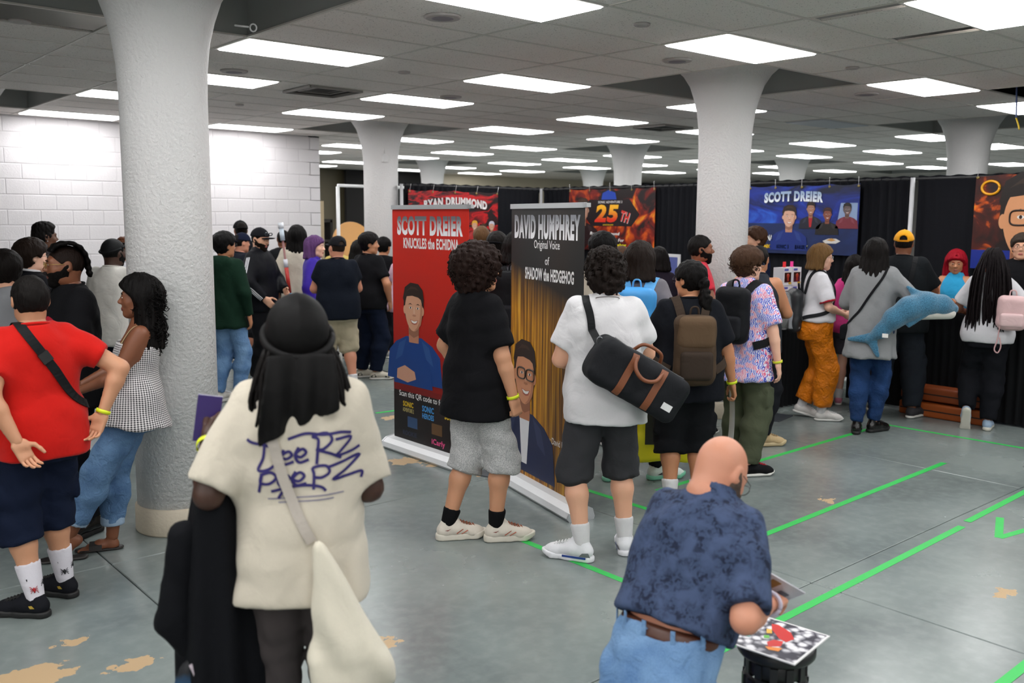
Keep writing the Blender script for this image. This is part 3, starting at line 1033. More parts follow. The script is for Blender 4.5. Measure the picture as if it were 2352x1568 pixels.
    # ---- brows and eyes
    if hair and hair.get('face', True) and res < .017:
        b = MB()
        for sx in (-1, 1):
            b.tube([(sx * .015, .0945, .027), (sx * .03, .0945, .032), (sx * .046, .083, .028)], [.003, .0042, .002], 5)
        b.v = [tuple(MH @ Vector(v)) for v in b.v]
        b.build('eyebrows', hairmat(hcol), E)
        for sx in (-1, 1):
            b = MB()
            n = 10
            vs, fs, ms = [], [], []
            for i in range(7):
                a = i / 6 * math.pi / 2.1
                for kk in range(n):
                    t = 2 * math.pi * kk / n
                    vs.append((sx * .031 + .0108 * math.sin(a) * math.cos(t), .0858 + .0125 * math.cos(a), .009 + .0062 * math.sin(a) * math.sin(t)))
            for i in range(6):
                for kk in range(n):
                    fs.append((i * n + kk, i * n + (kk + 1) % n, (i + 1) * n + (kk + 1) % n, (i + 1) * n + kk)); ms.append(1 if i < 3 else 0)
            vs = [tuple(MH @ Vector(v)) for v in vs]
            b.add(vs, fs, 0, True); b.m = ms
            b.build('eye', [plain('#e6ded8', .25), plain('#1a0f0a', .15)], E)
    # ---- wristbands
    for q, col in (band or {}).items():
        d = nrm(wr[q] - el[q]); c = wr[q] - d * .012 * s
        a = nrm(np.cross(d, (.3, .2, .9))); bq = np.cross(d, a)
        R = .035 * s
        b = MB(); vs = []; n = 20
        for i, (rr, hh) in enumerate(((R, -.009), (R + .002, -.009), (R + .002, .009), (R, .009))):
            for kk in range(n):
                t = 2 * math.pi * kk / n
                vs.append(tuple(c + (a * math.cos(t) + bq * math.sin(t)) * rr + d * hh))
        fs = [(i * n + kk, i * n + (kk + 1) % n, ((i + 1) % 4) * n + (kk + 1) % n, ((i + 1) % 4) * n + kk) for i in range(4) for kk in range(n)]
        b.add(vs, fs, 0, True).build('wristband', plain(col, .5), E)
    return C

def foot_mesh():
    if 'foot' not in _cache:
        B = [(cone((0, -.035, .035), (0, .05, .040), .030, .032), 0), (cone((0, .05, .038), (.005, .12, .020), .032, .030, (1, 0, 0), 1.25), .03), (cone((0, -.025, .03), (0, -.02, .11), .030, .034), .03)]
        for i, (xx, yy, r) in enumerate(((-.030, .185, .012), (-.012, .19, .0095), (.004, .185, .009), (.018, .176, .009), (.030, .165, .009))):
            B.append((cone((xx, .12, .016), (xx * 1.05, yy, .011), r + .003, r), .008))
        F = Fd(B, .006, .01); F.cut(lambda x, y, z: .001 - z + 0 * x + 0 * y, .004)
        _cache['foot'] = F.mesh()
    return _cache['foot']

def cap(C, col, back=False, turn=0.0, brim=None, strap=False, bm=None):
    """baseball cap on a person's head"""
    f0 = head_fn(.017)
    def fn(x, y, z):
        d = smax(f0(x, y, z), .034 - z - .12 * (y + .02) * 0 + 0.10 * y, .008)
        if strap:
            d = smax(d, -(np.sqrt(x ** 2 + (z - .045) ** 2) - .034 + np.maximum(y + .02, 0) * 9), .004)
        return d
    F = Fd([(region((-.12, -.15, 0), (.12, .13, .16), fn), 0)], .008, .01)
    R = Matrix.Rotation(math.radians(turn) + (math.pi if back else 0), 4, 'Z')
    p, f = F.mesh()
    o = mesh_np('cap', C.tr(p, C.MH @ R), f, col, C.E)
    B = [(ell((0, .115, .030), (.075, .075, .010), (.16, 'X')), 0)]
    F = Fd(B, .0055, .012); F.cut(lambda x, y, z: .07 - y + 0 * x + 0 * z)
    p, f = F.mesh()
    mesh_np('cap_brim', C.tr(p, C.MH @ R), f, bm or col, o)
    b = MB(); b.lathe([(.007, 0), (.007, .004), (.002, .007)], 10, (0, -.012, .131)); b.v = [tuple(C.MH @ R @ Vector(v)) for v in b.v]
    b.build('cap_button', col, o)
    if strap:
        b = MB(); pts = [(.1 * math.sin(t), -.012 - .117 * math.cos(t), .030) for t in np.linspace(-.5, .5, 9)]
        b.ribbon(pts, [(p_[0], p_[1] + .012, 0) for p_ in pts], .016, .004); b.v = [tuple(C.MH @ R @ Vector(v)) for v in b.v]
        b.build('cap_strap', bm or col, o)
    return o

def bvh(o):
    me = o.data
    n = len(me.vertices); co = np.empty(n * 3, np.float32); me.vertices.foreach_get('co', co)
    return BVHTree.FromPolygons([tuple(v) for v in co.reshape(-1, 3).tolist()], [tuple(p.vertices) for p in me.polygons])

def wrap(T, pts, offd=.006, n=6):
    """lay a path on a surface"""
    P, N = [], []
    for q in catmull(pts, n):
        l, nn, i, d = T.find_nearest(Vector(q))
        P.append(l + nn * offd); N.append(nn)
    for _ in range(2):
        N = [sum((N[max(0, min(len(N) - 1, i + k))] for k in (-1, 0, 1)), Vector()).normalized() for i in range(len(N))]
        P = [P[0]] + [(P[i - 1] + P[i] * 2 + P[i + 1]) / 4 for i in range(1, len(P) - 1)] + [P[-1]]
    return P, N

def loc(C, s_, f_, u_):
    """point in a person's torso frame (side, front, up from pelvis) in local coordinates"""
    return C.pel + (C.S * s_ + C.F * f_ + C.U * u_) * C.s

def world_empty(C, name, at, label, cat, group=None):
    """a carried thing's own root, at the point 'at' of the person's local frame, turned with the person"""
    M = Matrix.Translation(C.E.location) @ Matrix.Rotation(C.E.rotation_euler[2], 4, 'Z')
    return empty(name, M @ Vector(at), C.E.rotation_euler[2], label, cat, group)

def rebase(o, at):
    me = o.data; n = len(me.vertices); co = np.empty(n * 3, np.float32); me.vertices.foreach_get('co', co)
    co = (co.reshape(-1, 3) - np.array(at, np.float32)).ravel(); me.vertices.foreach_set('co', co); me.update()
    return o
# ------------------------------------------------------------------ the hall: ceiling, columns, floor, walls
ZC = 3.21
XE = [0, 1.20, 2.396, 3.578, 4.45, 5.33]
X0, Y0, BX, BY, TY = 3.06, 4.67, 5.33, 6.10, 0.61

def m_tile():
    m, nt, b = base('ceiling_tile')
    tc = nd(nt, 'ShaderNodeTexCoord'); ge = nd(nt, 'ShaderNodeNewGeometry')
    v = nd(nt, 'ShaderNodeTexNoise', i_Scale=95.0, i_Detail=2.0, i_Distortion=0.5); lk(nt, ge, 'Position', v, 'Vector')
    w = nd(nt, 'ShaderNodeTexNoise', i_Scale=0.8, i_Detail=2.0); lk(nt, ge, 'Position', w, 'Vector')
    c = ramp(nt, (v, 0), [(0.30, srgb('#a19c98')), (0.37, srgb('#f2eeea'))])
    setc(nt, b, mixc(nt, (w, 0), c, srgb('#eee7e5'), 'MULTIPLY'))
    bump(nt, b, (v, 0), 0.5, 0.004)
    b.inputs['Roughness'].default_value = 0.95
    return m
def m_rough_paint(col, sc=55.0, st=0.5, var=0.9):
    m, nt, b = base('rough_paint')
    ge = nd(nt, 'ShaderNodeNewGeometry')
    v = nd(nt, 'ShaderNodeTexNoise', i_Scale=sc, i_Detail=4.0); lk(nt, ge, 'Position', v, 'Vector')
    w = nd(nt, 'ShaderNodeTexNoise', i_Scale=3.0, i_Detail=3.0); lk(nt, ge, 'Position', w, 'Vector')
    c = srgb(col)
    setc(nt, b, mixc(nt, (w, 0), tuple(q * var for q in c[:3]) + (1,), c))
    bump(nt, b, (v, 0), st, 0.01)
    b.inputs['Roughness'].default_value = 0.55
    return m
def m_floor():
    m, nt, b = base('sealed_concrete')
    ge = nd(nt, 'ShaderNodeNewGeometry')
    n1 = nd(nt, 'ShaderNodeTexNoise', i_Scale=1.1, i_Detail=6.0); n2 = nd(nt, 'ShaderNodeTexNoise', i_Scale=14.0, i_Detail=5.0)
    n3 = nd(nt, 'ShaderNodeTexNoise', i_Scale=70.0, i_Detail=2.0)
    for q in (n1, n2, n3): lk(nt, ge, 'Position', q, 'Vector')
    c = ramp(nt, (n1, 0), [(0.3, srgb('#697170')), (0.5, srgb('#78817f')), (0.72, srgb('#868f8c'))])
    c = mixc(nt, ramp(nt, (n2, 0), [(0.42, (0, 0, 0, 1)), (0.85, (.35, .35, .35, 1))]), c, srgb('#99a09d'))
    # places where the paint has worn through to the screed
    acc = None
    for (px, py, r, ex) in ((1.25, 3.93, .10, 1.8), (.86, 4.08, .17, 1.5), (1.10, 4.33, .05, 1.6), (4.06, 6.02, .13, 1.2), (4.2, 5.8, .08, 1.), (4.99, 1.82, .07, 1.7), (5.75, 3.29, .05, 1.), (4.9, 7.45, .12, 1.5), (4.3, 5.35, .06, 1.), (2.2, 3.4, .04, 1.), (1.55, 4.35, .03, 2.), (5.1, 6.9, .07, 1.3)):
        sp = nd(nt, 'ShaderNodeSeparateXYZ'); lk(nt, ge, 'Position', sp, 0)
        dx = mathn(nt, 'MULTIPLY', mathn(nt, 'SUBTRACT', (sp, 0), px), 1.0); dy = mathn(nt, 'MULTIPLY', mathn(nt, 'SUBTRACT', (sp, 1), py), ex)
        d = mathn(nt, 'SQRT', mathn(nt, 'ADD', mathn(nt, 'MULTIPLY', dx, dx), mathn(nt, 'MULTIPLY', dy, dy)))
        k = mathn(nt, 'SUBTRACT', r, d)
        acc = k if acc is None else mathn(nt, 'MAXIMUM', acc, k)
    k = mathn(nt, 'ADD', acc, mathn(nt, 'MULTIPLY', mathn(nt, 'SUBTRACT', (n2, 0), 0.5), 0.28))
    msk = mathn(nt, 'GREATER_THAN', k, 0.0)
    c = mixc(nt, msk, c, srgb('#b59a76'))
    setc(nt, b, c)
    ro = ramp(nt, (n1, 0), [(0.3, (.19, .19, .19, 1)), (0.7, (.29, .29, .29, 1))])
    rr = mathn(nt, 'ADD', ro, mathn(nt, 'MULTIPLY', msk, 0.35))
    nt.links.new(rr[0].outputs[0], b.inputs['Roughness'])
    h = mathn(nt, 'ADD', mathn(nt, 'MULTIPLY', (n2, 0), 0.06), mathn(nt, 'MULTIPLY', (n3, 0), 0.30))
    h = mathn(nt, 'SUBTRACT', h, mathn(nt, 'MULTIPLY', msk, 0.3))
    bump(nt, b, h, 0.10, 0.005)
    b.inputs['Specular IOR Level'].default_value = 0.5
    return m
TILE, FLOORM = m_tile(), m_floor()
TEE = plain('#d2cdc6', .5); COFFER = m_rough_paint('#9b9d9a', 20, .1); PIER = m_rough_paint('#e6e4e3', 48, .75, .95)
BLOCK = m_rough_paint('#e4e0e2', 90, .25, .95); MORTAR = m_rough_paint('#dad6d8', 60, .2)

fl = MB(); fl.add([(-8, -8, -.012), (31, -8, -.012), (31, 29, -.012), (-8, 29, -.012)], [(0, 1, 2, 3)])
floor = tag(fl.build('floor', plain('#3c403f', .9)), 'grey sealed concrete floor with sawn joints', None, None, 'structure')
xs = [-8] + [1.55 + 2.78 * k for k in range(-3, 11)] + [31]; ys = [-8] + [2.55 + 2.65 * k for k in range(-3, 10)] + [29]
for i in range(len(xs) - 1):
    for j in range(len(ys) - 1):
        g = .0035; a, b_, c, d = xs[i] + g, xs[i + 1] - g, ys[j] + g, ys[j + 1] - g
        s = MB(); e = .004
        s.add([(a, c, -.012), (b_, c, -.012), (b_, d, -.012), (a, d, -.012), (a, c, -e), (b_, c, -e), (b_, d, -e), (a, d, -e), (a + e, c + e, 0), (b_ - e, c + e, 0), (b_ - e, d - e, 0), (a + e, d - e, 0)],
              [(0, 1, 5, 4), (1, 2, 6, 5), (2, 3, 7, 6), (3, 0, 4, 7), (4, 5, 9, 8), (5, 6, 10, 9), (6, 7, 11, 10), (7, 4, 8, 11), (8, 9, 10, 11)])
        s.build('slab', FLOORM, floor)

ce = MB(); ce.add([(-8, -8, 3.82), (31, -8, 3.82), (31, 29, 3.82), (-8, 29, 3.82)], [(3, 2, 1, 0)])
ceiling = tag(ce.build('ceiling', COFFER), 'suspended tile ceiling with recesses around the columns', None, None, 'structure')
LIT = emit('#ffffff', PANEL_STRENGTH); 
def m_dead():
    return plain('#b9bac4', .4)
tiles, lights = [], []
_fwd = Vector((_f.x, _f.y, _f.z)); _cp = Vector((0, 0, CAM_H))
for bi in range(-2, 6):
    for bj in range(-2, 4):
        ox, oy = X0 + BX * bi, Y0 + BY * bj
        for xi in range(5):
            for yj in range(10):
                x0, x1, y0, y1 = ox + XE[xi], ox + XE[xi + 1], oy + TY * yj, oy + TY * (yj + 1)
                if x1 > 30.5 or y1 > 28.5 or x0 < -7.9 or y0 < -7.9: continue
                if xi >= 3 and yj < 3: continue
                cx, cy = (x0 + x1) / 2, (y0 + y1) / 2
                d = Vector((cx, cy, ZC)) - _cp; z = d.dot(_fwd)
                u, v = 1176 + FPX * d.dot(_r) / max(z, .01), 784 - FPX * d.dot(_u) / max(z, .01)
                vis = z > 1.5 and -150 < u < 2500 and v > -150 and not (cy > 13.6 and cx < 7.4)
                if xi in (0, 2) and yj in (3, 6, 9):
                    if d.length < (27 if vis else 11.5) and not (cy > 13.6 and cx < 7.4) and not (cx < 1.4 and cy > 5.5): lights.append((x0, x1, y0, y1, vis, z))
                    else: tiles.append((z if vis else 999 + z, x0, x1, y0, y1))
                else:
                    if (xi, yj) == (0, 0) and False: continue
                    tiles.append((z if vis else 999 + z, x0, x1, y0, y1))
HOLE = (10.03, 4.03)    # one tile is missing, a cable hangs out
tiles.sort()
kinds = {}
rest = MB()
nt_ = 0
for z, x0, x1, y0, y1 in tiles:
    if x0 < HOLE[0] < x1 and y0 < HOLE[1] < y1: continue
    w, l = round(x1 - x0, 3), y1 - y0
    if nt_ < 300:
        if w not in kinds:
            kinds[w] = MB().box((0, 0, 0), (w - .012, l - .012, .016)).build('tile', TILE, ceiling).data
            o = bpy.data.objects['tile']
        else:
            o = link('tile', kinds[w], ceiling)
        o.location = ((x0 + x1) / 2, (y0 + y1) / 2, ZC + .013)
        rs_ = random.Random(nt_)
        o.rotation_euler = (rs_.uniform(-.0012, .0012), rs_.uniform(-.001, .001), 0)
        nt_ += 1
    else:
        rest.box(((x0 + x1) / 2, (y0 + y1) / 2, ZC + .013), (w - .012, l - .012, .016))
tag(rest.build('far_tiles', TILE, ceiling), kind='stuff')
vd = MB().box((HOLE[0] + .03, HOLE[1] + .05, ZC + .25), (1.3, .7, .46)); vd.f = vd.f[:]
for k_, f_ in enumerate(list(vd.f)):
    if all(vd.v[i_][2] < ZC + .1 for i_ in f_): vd.f.remove(f_); vd.m.pop(); vd.sm.pop()
vd.build('void_shade_box', plain('#0c0a09', .95), ceiling)  # near-black open box added above the hole, its colour stands in for shade
bars = MB()
for bi in range(-2, 6):
    for bj in range(-2, 4):
        ox, oy = X0 + BX * bi, Y0 + BY * bj
        for xi in range(5):
            xx = ox + XE[xi]
            if xx < -7.9 or xx > 30.5: continue
            ya = oy + (1.83 if xi == 4 else 0)
            bars.box((xx, (ya + oy + BY) / 2, ZC + .006), (.024, oy + BY - ya, .012))
        for yj in range(10):
            yy = oy + TY * yj
            if yy < -7.9 or yy > 28.5: continue
            xb = ox + (XE[3] if yj in (1, 2) else BX)
            bars.box(((ox + xb) / 2, yy, ZC + .006), (xb - ox, .024, .0115))
tag(bars.build('tee_grid', TEE, ceiling), kind='stuff')
# recess sides around each column head
cols = []
for bi in range(-2, 5):
    for bj in range(-2, 4):
        cx, cy = 2.18 + BX * bi, 5.58 + BY * bj
        if cx < -7 or cy < -7 or cx > 29 or cy > 26: continue
        hx0, hx1, hy0, hy1 = cx - .88, cx + .88, cy - .915, cy + .915
        b = MB()
        for (a, c, d, e) in ((hx0, hy0, hx1, hy0), (hx1, hy0, hx1, hy1), (hx1, hy1, hx0, hy1), (hx0, hy1, hx0, hy0)):
            b.add([(a, c, ZC), (d, e, ZC), (d, e, 3.82), (a, c, 3.82)], [(0, 1, 2, 3)])
        b.build('recess_side', COFFER, ceiling)
        cols.append((cx, cy))
PROF = [(.262, 0), (.262, .16), (.25, .165), (.25, 2.62), (.257, 2.80), (.275, 2.95), (.305, 3.07), (.35, 3.20), (.415, 3.30), (.49, 3.37), (.60, 3.45), (.72, 3.53), (.80, 3.60), (.80, 3.82)]
CLAB = {(2.18, 5.58): 'white textured round column the woman in gingham leans on', (7.51, 5.58): 'white flared column between the hanging event banners', (7.51, 11.68): 'white flared column beside the end of the black drapes', (12.84, 5.58): 'white flared column rising behind the drapes near the missing ceiling tile', (12.84, 11.68): 'far white flared column above the orange anniversary banner', (18.17, 11.68): 'distant white flared column above the blue hanging banner', (12.84, 17.78): 'distant white column in front of the cream block wall'}
col_me = None
for cx, cy in cols:
    if (cx < 2 and cy < 5) or cy < 0 or (cy > 13 and cx < 9): continue
    if math.hypot(cx, cy) > 26: continue
    b = MB().lathe([(.25, .0)] + PROF[3:], 48)
    o = b.build('column', PIER); o.location = (cx, cy, 0) if (round(cx, 2), round(cy, 2)) != (2.18, 5.58) else (2.11, 5.64, 0)
    tag(o, CLAB.get((round(cx, 2), round(cy, 2)), 'white flared concrete column far across the hall'), 'column', None if (round(cx, 2), round(cy, 2)) in CLAB else 'far columns', 'structure')
    MB().lathe([(.262, 0), (.266, .01), (.264, .155), (.25, .168)], 48).build('base_band', m_rough_paint('#cfc3ae', 40, .3), o)
    if (round(cx, 2), round(cy, 2)) == (2.18, 5.58):
        b = MB(); b.tube([(.37, -.2, 3.06), (.43, -.26, 3.05)], .006, 6); pts = [(.45 + .02 * math.cos(t) * .75, -.28 - .02 * math.cos(t) * .6, 3.045 + .022 * math.sin(t)) for t in np.linspace(0, 6.28, 13)]; b.tube(pts, .005, 6); b.build('eye_hook', plain('#c9c9c9', .4), o)
    if (round(cx, 2), round(cy, 2)) == (7.51, 11.68):
        b = MB(); d_ = Vector((-.35, -.94, 0)); p_ = d_ * .26
        b.box((p_.x, p_.y, 2.78), (.08, .06, .11)); b.tube([(p_.x, p_.y, 2.82), (p_.x, p_.y, 3.05), (p_.x * 1.4, p_.y * 1.4, 3.3)], .012, 6); b.build('conduit', PIER, o)
# ceiling light panels
LXS = sorted({round((q[0] + q[1]) / 2, 1) for q in lights if q[4]}); LYS = sorted({round((q[2] + q[3]) / 2, 1) for q in lights if q[4]})
LL = 'rectangular fluorescent panel glowing in the tiled ceiling'
for (x0, x1, y0, y1, vis, z) in lights:
    cx, cy, w, l = (x0 + x1) / 2, (y0 + y1) / 2, x1 - x0, y1 - y0
    off = abs(cx - 11.38) < .5 and abs(cy - 6.8) < .4
    if 'lp' not in _cache or off:
        pass
    lab_ = LL
    if vis and z < 17:
        OR = ('first', 'second', 'third', 'fourth', 'fifth', 'sixth', 'seventh', 'eighth', 'ninth', 'tenth', 'eleventh', 'twelfth', 'thirteenth', 'fourteenth', 'fifteenth')
        ii_ = sum(1 for q in LXS if q < cx - .3) ; jj_ = sum(1 for q in LYS if q > cy + .3)
        lab_ = 'glowing ceiling panel in the %s row from the far end, %s panel along' % (OR[min(jj_, 14)], OR[min(ii_, 14)])
    E = empty('ceiling_light', (cx, cy, ZC), 0, 'switched-off ceiling panel, the one dull light among the glowing ones' if off else lab_, 'ceiling light', 'ceiling light panels')
    k = ('lpd', round(w, 2), off); k2 = ('lpf', round(w, 2))
    if k2 not in _cache:
        f = MB()
        for c_, d_ in (((0, 0, .06), (w - .02, l - .02, .01)), ((0, l / 2 - .012, .004), (w - .02, .02, .014)), ((0, -l / 2 + .012, .004), (w - .02, .02, .014)), ((w / 2 - .012, 0, .004), (.02, l - .02, .014)), ((-w / 2 + .012, 0, .004), (.02, l - .02, .014))): f.box(c_, d_)  # upper plate added out of sight to stop light leaking above the tiles
        o = f.build('frame', TEE, E); _cache[k2] = o.data
    else: link('frame', _cache[k2], E)
    if k not in _cache:
        hx, hy = w / 2 - .022, l / 2 - .022
        o = MB().add([(-hx + .012, -hy + .012, -.012), (hx - .012, -hy + .012, -.012), (hx - .012, hy - .012, -.012), (-hx + .012, hy - .012, -.012), (-hx, -hy, .002), (hx, -hy, .002), (hx, hy, .002), (-hx, hy, .002)],
            [(3, 2, 1, 0), (0, 1, 5, 4), (1, 2, 6, 5), (2, 3, 7, 6), (3, 0, 4, 7)]).build('diffuser', m_dead() if off else LIT, E); _cache[k] = o.data  # glowing sloped sides dropped below the tiles, added to brighten the ceiling
    else: link('diffuser', _cache[k], E)
# vents, speakers, smoke heads
for i, (x, y, lab) in enumerate(((4.86, 8.63, 'black square louvred air vent in the ceiling above the purple-haired person'), (10.19, 8.63, 'dark louvred air vent in the ceiling above the orange anniversary banner'))):
    E = empty('air_vent', (x, y, ZC), 0, lab, 'air vent')
    for k in range(5):
        a = .29 - .055 * k; b = MB(); z0 = -.012 + .008 * k
        for s_ in (-1, 1):
            b.box((0, s_ * a, z0), (2 * a, .02, .022)); b.box((s_ * a, 0, z0), (.02, 2 * a, .022))
        b.build('louvre', plain('#3a3836' if k % 2 else '#8d8985', .5), E)
    MB().box((0, 0, .004), (.58, .58, .004)).build('backing', plain('#0c0c0c', .9), E)
for i, (x, y, r, lab) in enumerate(((3.69, 4.99, .12, 'round speaker grille in the ceiling near the biggest light panel'), (3.65, 8.05, .12, 'round white speaker grille in the ceiling beside the near column'), (6.07, 5.01, .12, 'round grey speaker grille beside the middle column head'), (9.03, 4.98, .12, 'round grey speaker grille under the tile next to the recess'), (6.1, 8.11, .12, 'round speaker grille behind the middle light panel'),
        (4.8, 4.27, .055, 'small round sprinkler cap near the big light panel'), (4.79, 7.05, .055, 'small round sprinkler cap between two light panels'), (1.68, 7.0, .07, 'small white ceiling disc over the people by the block wall'), (7.43, 4.24, .055, 'small round sprinkler cap right of the middle column'), (4.75, 10.36, .05, 'small white ceiling disc near the block wall'))):
    E = empty('ceiling_speaker' if r > .1 else 'sprinkler_cap', (x, y, ZC), 0, lab, 'speaker' if r > .1 else 'sprinkler')
    MB().lathe([(r, .004), (r, -.006), (r * .9, -.012)], 28).build('rim', plain('#b9b2b0', .6), E)
    MB().lathe([(r * .86, -.010), (r * .4, -.0135), (.001, -.014)], 28).build('grille' if r > .1 else 'cover', plain('#8f8890' if r > .1 else '#b5afab', .7), E)
b = MB(); b.tube(catmull([(9.95, 3.9, 3.3), (9.93, 3.88, 3.1), (9.9, 3.86, 2.95)], 4), .008, 6); b.tube(catmull([(9.9, 3.86, 2.95), (9.86, 3.82, 2.88), (9.84, 3.8, 2.83)], 4), .008, 6, 1)
tag(b.build('loose_cable', [plain('#3a4a78', .5), plain('#c9a820', .5)]), 'loose cable dangling from the missing ceiling tile', 'cable')
# walls
def wall(name, lab, p0, p1, z0, z1, mat, t=.15):
    (ax, ay), (bx, by) = p0, p1
    d = Vector((bx - ax, by - ay, 0)).normalized(); n = Vector((-d.y, d.x, 0)) * t
    vs = [(ax, ay, z0), (bx, by, z0), (bx + n.x, by + n.y, z0), (ax + n.x, ay + n.y, z0)]
    vs += [(v[0], v[1], z1) for v in vs]
    return tag(MB().add(vs, [(0, 3, 2, 1), (4, 5, 6, 7), (0, 1, 5, 4), (1, 2, 6, 5), (2, 3, 7, 6), (3, 0, 4, 7)]).build(name, mat), lab, None, None, 'structure')
WB = wall('wall_back', 'white painted block wall behind the queue', (-7.8, 13.5), (7.52, 13.5), 0, 3.3, MORTAR)
bh, bl = .2, .4
blk = None
for r in range(16):
    for c in range(14):
        xa = 2.35 + bl * c + (bl / 2 if r % 2 else 0); xb = xa + bl
        xb = min(xb, 7.525)
        if xb - xa < .05: continue
        w = round(xb - xa, 3)
        k = ('blk', w)
        if k not in _cache:
            g = .004; e = .006; hx, hz = w / 2 - g, bh / 2 - g
            s = MB(); s.add([(-hx, 0, -hz), (hx, 0, -hz), (hx, 0, hz), (-hx, 0, hz), (-hx, -.002, -hz), (hx, -.002, -hz), (hx, -.002, hz), (-hx, -.002, hz), (-hx + e, -.005, -hz + e), (hx - e, -.005, -hz + e), (hx - e, -.005, hz - e), (-hx + e, -.005, hz - e)],
                [(0, 1, 5, 4), (1, 2, 6, 5), (2, 3, 7, 6), (3, 0, 4, 7), (4, 5, 9, 8), (5, 6, 10, 9), (6, 7, 11, 10), (7, 4, 8, 11), (8, 9, 10, 11)])
            o = s.build('brick', BLOCK, WB); _cache[k] = o.data
        else: o = link('brick', _cache[k], WB)
        o.location = ((xa + xb) / 2, 13.5 + random.Random(r * 50 + c).uniform(0, .0015), .1 + bh * r)
wall('wall_return', 'end of the white block wall', (7.52, 13.5), (7.52, 22.2), 0, 3.3, BLOCK, -.0 or .2)
wall('wall_far', 'dim olive wall at the end of the hall', (7.3, 22), (13.4, 22), 0, 3.3, m_rough_paint('#4a4330', 30, .2))  # dimness of this end is put into the dark olive paint
tag(MB().box((14.5, 21.8, 1.6), (3.2, .1, 3.2)).build('trim_1', plain('#0f0d0c', .95)), 'black masking drape at the far end', None, None, 'structure')
wall('wall_end', 'cream block wall at the far end of the hall', (15.0, 22), (23.5, 22), 0, 3.3, m_rough_paint('#cfc4ae', 20, .15))
tag(MB().box((26.8, 21.8, 1.6), (7, .1, 3.2)).build('trim_2', plain('#0f0d0c', .95)), 'plain black panel across the far corner of the hall', None, None, 'structure')  # flat near-black panel filling the far corner
wall('wall_right', 'plain far side wall of the hall', (30.5, -8), (30.5, 29), 0, 3.3, m_rough_paint('#b8b4b0', 20, .15), -.15)
wall('wall_near', 'plain wall behind the photographer', (30.5, -7.9), (-7.9, -7.9), 0, 3.3, m_rough_paint('#c8c4c0', 20, .15))
wall('wall_side', 'plain side wall of the hall', (-7.8, -8), (-7.8, 13.6), 0, 3.3, m_rough_paint('#c8c4c0', 20, .15))
tag(MB().box((7.66, 13.75, 1.1), (.1, .05, 2.2)).build('door_1', plain('#c9b593', .6)), 'tan edge of an open door by the block wall', None, None, 'structure')
E = empty('pipe_frame', (9.3, 16, 0), 0, 'white pipe frame standing in the dim space behind the queue', 'frame')
for q, n_ in (((0, 0), 'post'), ((1.9, 0), 'post')):
    MB().tube([(q[0], q[1], 0), (q[0], q[1], 2.53)], .035, 12).build(n_, plain('#d9d9d9', .4), E)
MB().tube([(0, 0, 2.55), (1.9, 0, 2.55)], .03, 12).build('rail', plain('#e0e0e0', .4), E)
for x_ in (0, 1.9): MB().box((x_, 0, .01), (.4, .4, .02)).build('base_plate', plain('#444444', .5), E)
b = MB(); b.lathe([(.5, -.018), (.51, 0), (.5, .018)], 40); b.v = [tuple(Matrix.Rotation(math.radians(78), 3, 'X') @ Vector(v)) for v in b.v]
o = tag(b.build('table_top', plain('#c08a4a', .45)), 'round tan table top standing on edge beyond the queue', 'table'); o.location = (10.35, 17.2, 1.35)
E = empty('storage_rack', (9.9, 19.5, 0), 0, 'dark storage rack of folded gear in the dim space', 'rack')
for k in range(4): MB().box((0, 0, .5 + .45 * k), (2.2, .6, .05)).build('shelf', plain('#26221c', .8), E)
for sx in (-1, 1): MB().box((sx * 1.08, 0, .95), (.06, .6, 1.9)).build('upright', plain('#1d1a16', .8), E)

# ------------------------------------------------------------------ tape on the floor
TAPE = plain('#35c057', .45); TAPES = []
def tape(a, b_, lab, w=.047):
    a, b_ = Vector((a[0], a[1], 0)), Vector((b_[0], b_[1], 0)); d = (b_ - a).normalized(); n = Vector((-d.y, d.x, 0)) * (w / 2)
    L = (b_ - a).length; m_ = (a + b_) / 2; vs = []
    for z in (0.0003, .0009):
        vs += [tuple(q - m_ + Vector((0, 0, z))) for q in (a - n, b_ - n, b_ + n, a + n)]
    o = MB().add(vs, [(0, 3, 2, 1), (4, 5, 6, 7), (0, 1, 5, 4), (1, 2, 6, 5), (2, 3, 7, 6), (3, 0, 4, 7)]).build('floor_tape', TAPE)
    TAPES.append(o); o.location = (m_.x, m_.y, .0004 * (len(TAPES) % 4))
    tag(o, lab, 'tape', 'green tape lines on the floor')
tape((3.57, 2.6), (3.57, 4.05), 'green tape strip running under the grey-shorts man\'s shoes to the white-blue sneaker')
tape((4.62, 3.15), (4.62, 5.6), 'green tape strip passing behind the two roll-up banners')
tape((4.62, 3.15), (7.39, 3.23), 'long green tape strip ending in the open floor, bent corner near the bald man')
tape((5.0, 4.20), (8.36, 4.25), 'green tape strip leading to the black boots of the plush carrier')
tape((8.38, 4.25), (8.44, 2.3), 'thin green tape strip crossing the floor in front of the counter')
tape((2.6, 2.36), (5.90, 2.44), 'widest green tape strip, starting beside the black stool')
tape((6.02, 2.46), (8.2, 2.52), 'green tape strip continuing the widest one after a small gap')
tape((6.28, 2.36), (5.86, 2.20), 'short green tape piece forming one arm of a V mark')
tape((5.86, 2.20), (6.9, 2.02), 'green tape piece forming the longer arm of the V mark')
tape((4.88, 7.73), (6.2, 7.62), 'faint green tape strip by the edge of the red banner')
tape((2.6, 1.42), (5.0, 1.44), 'green tape strip cut off by the picture\'s lower corner')

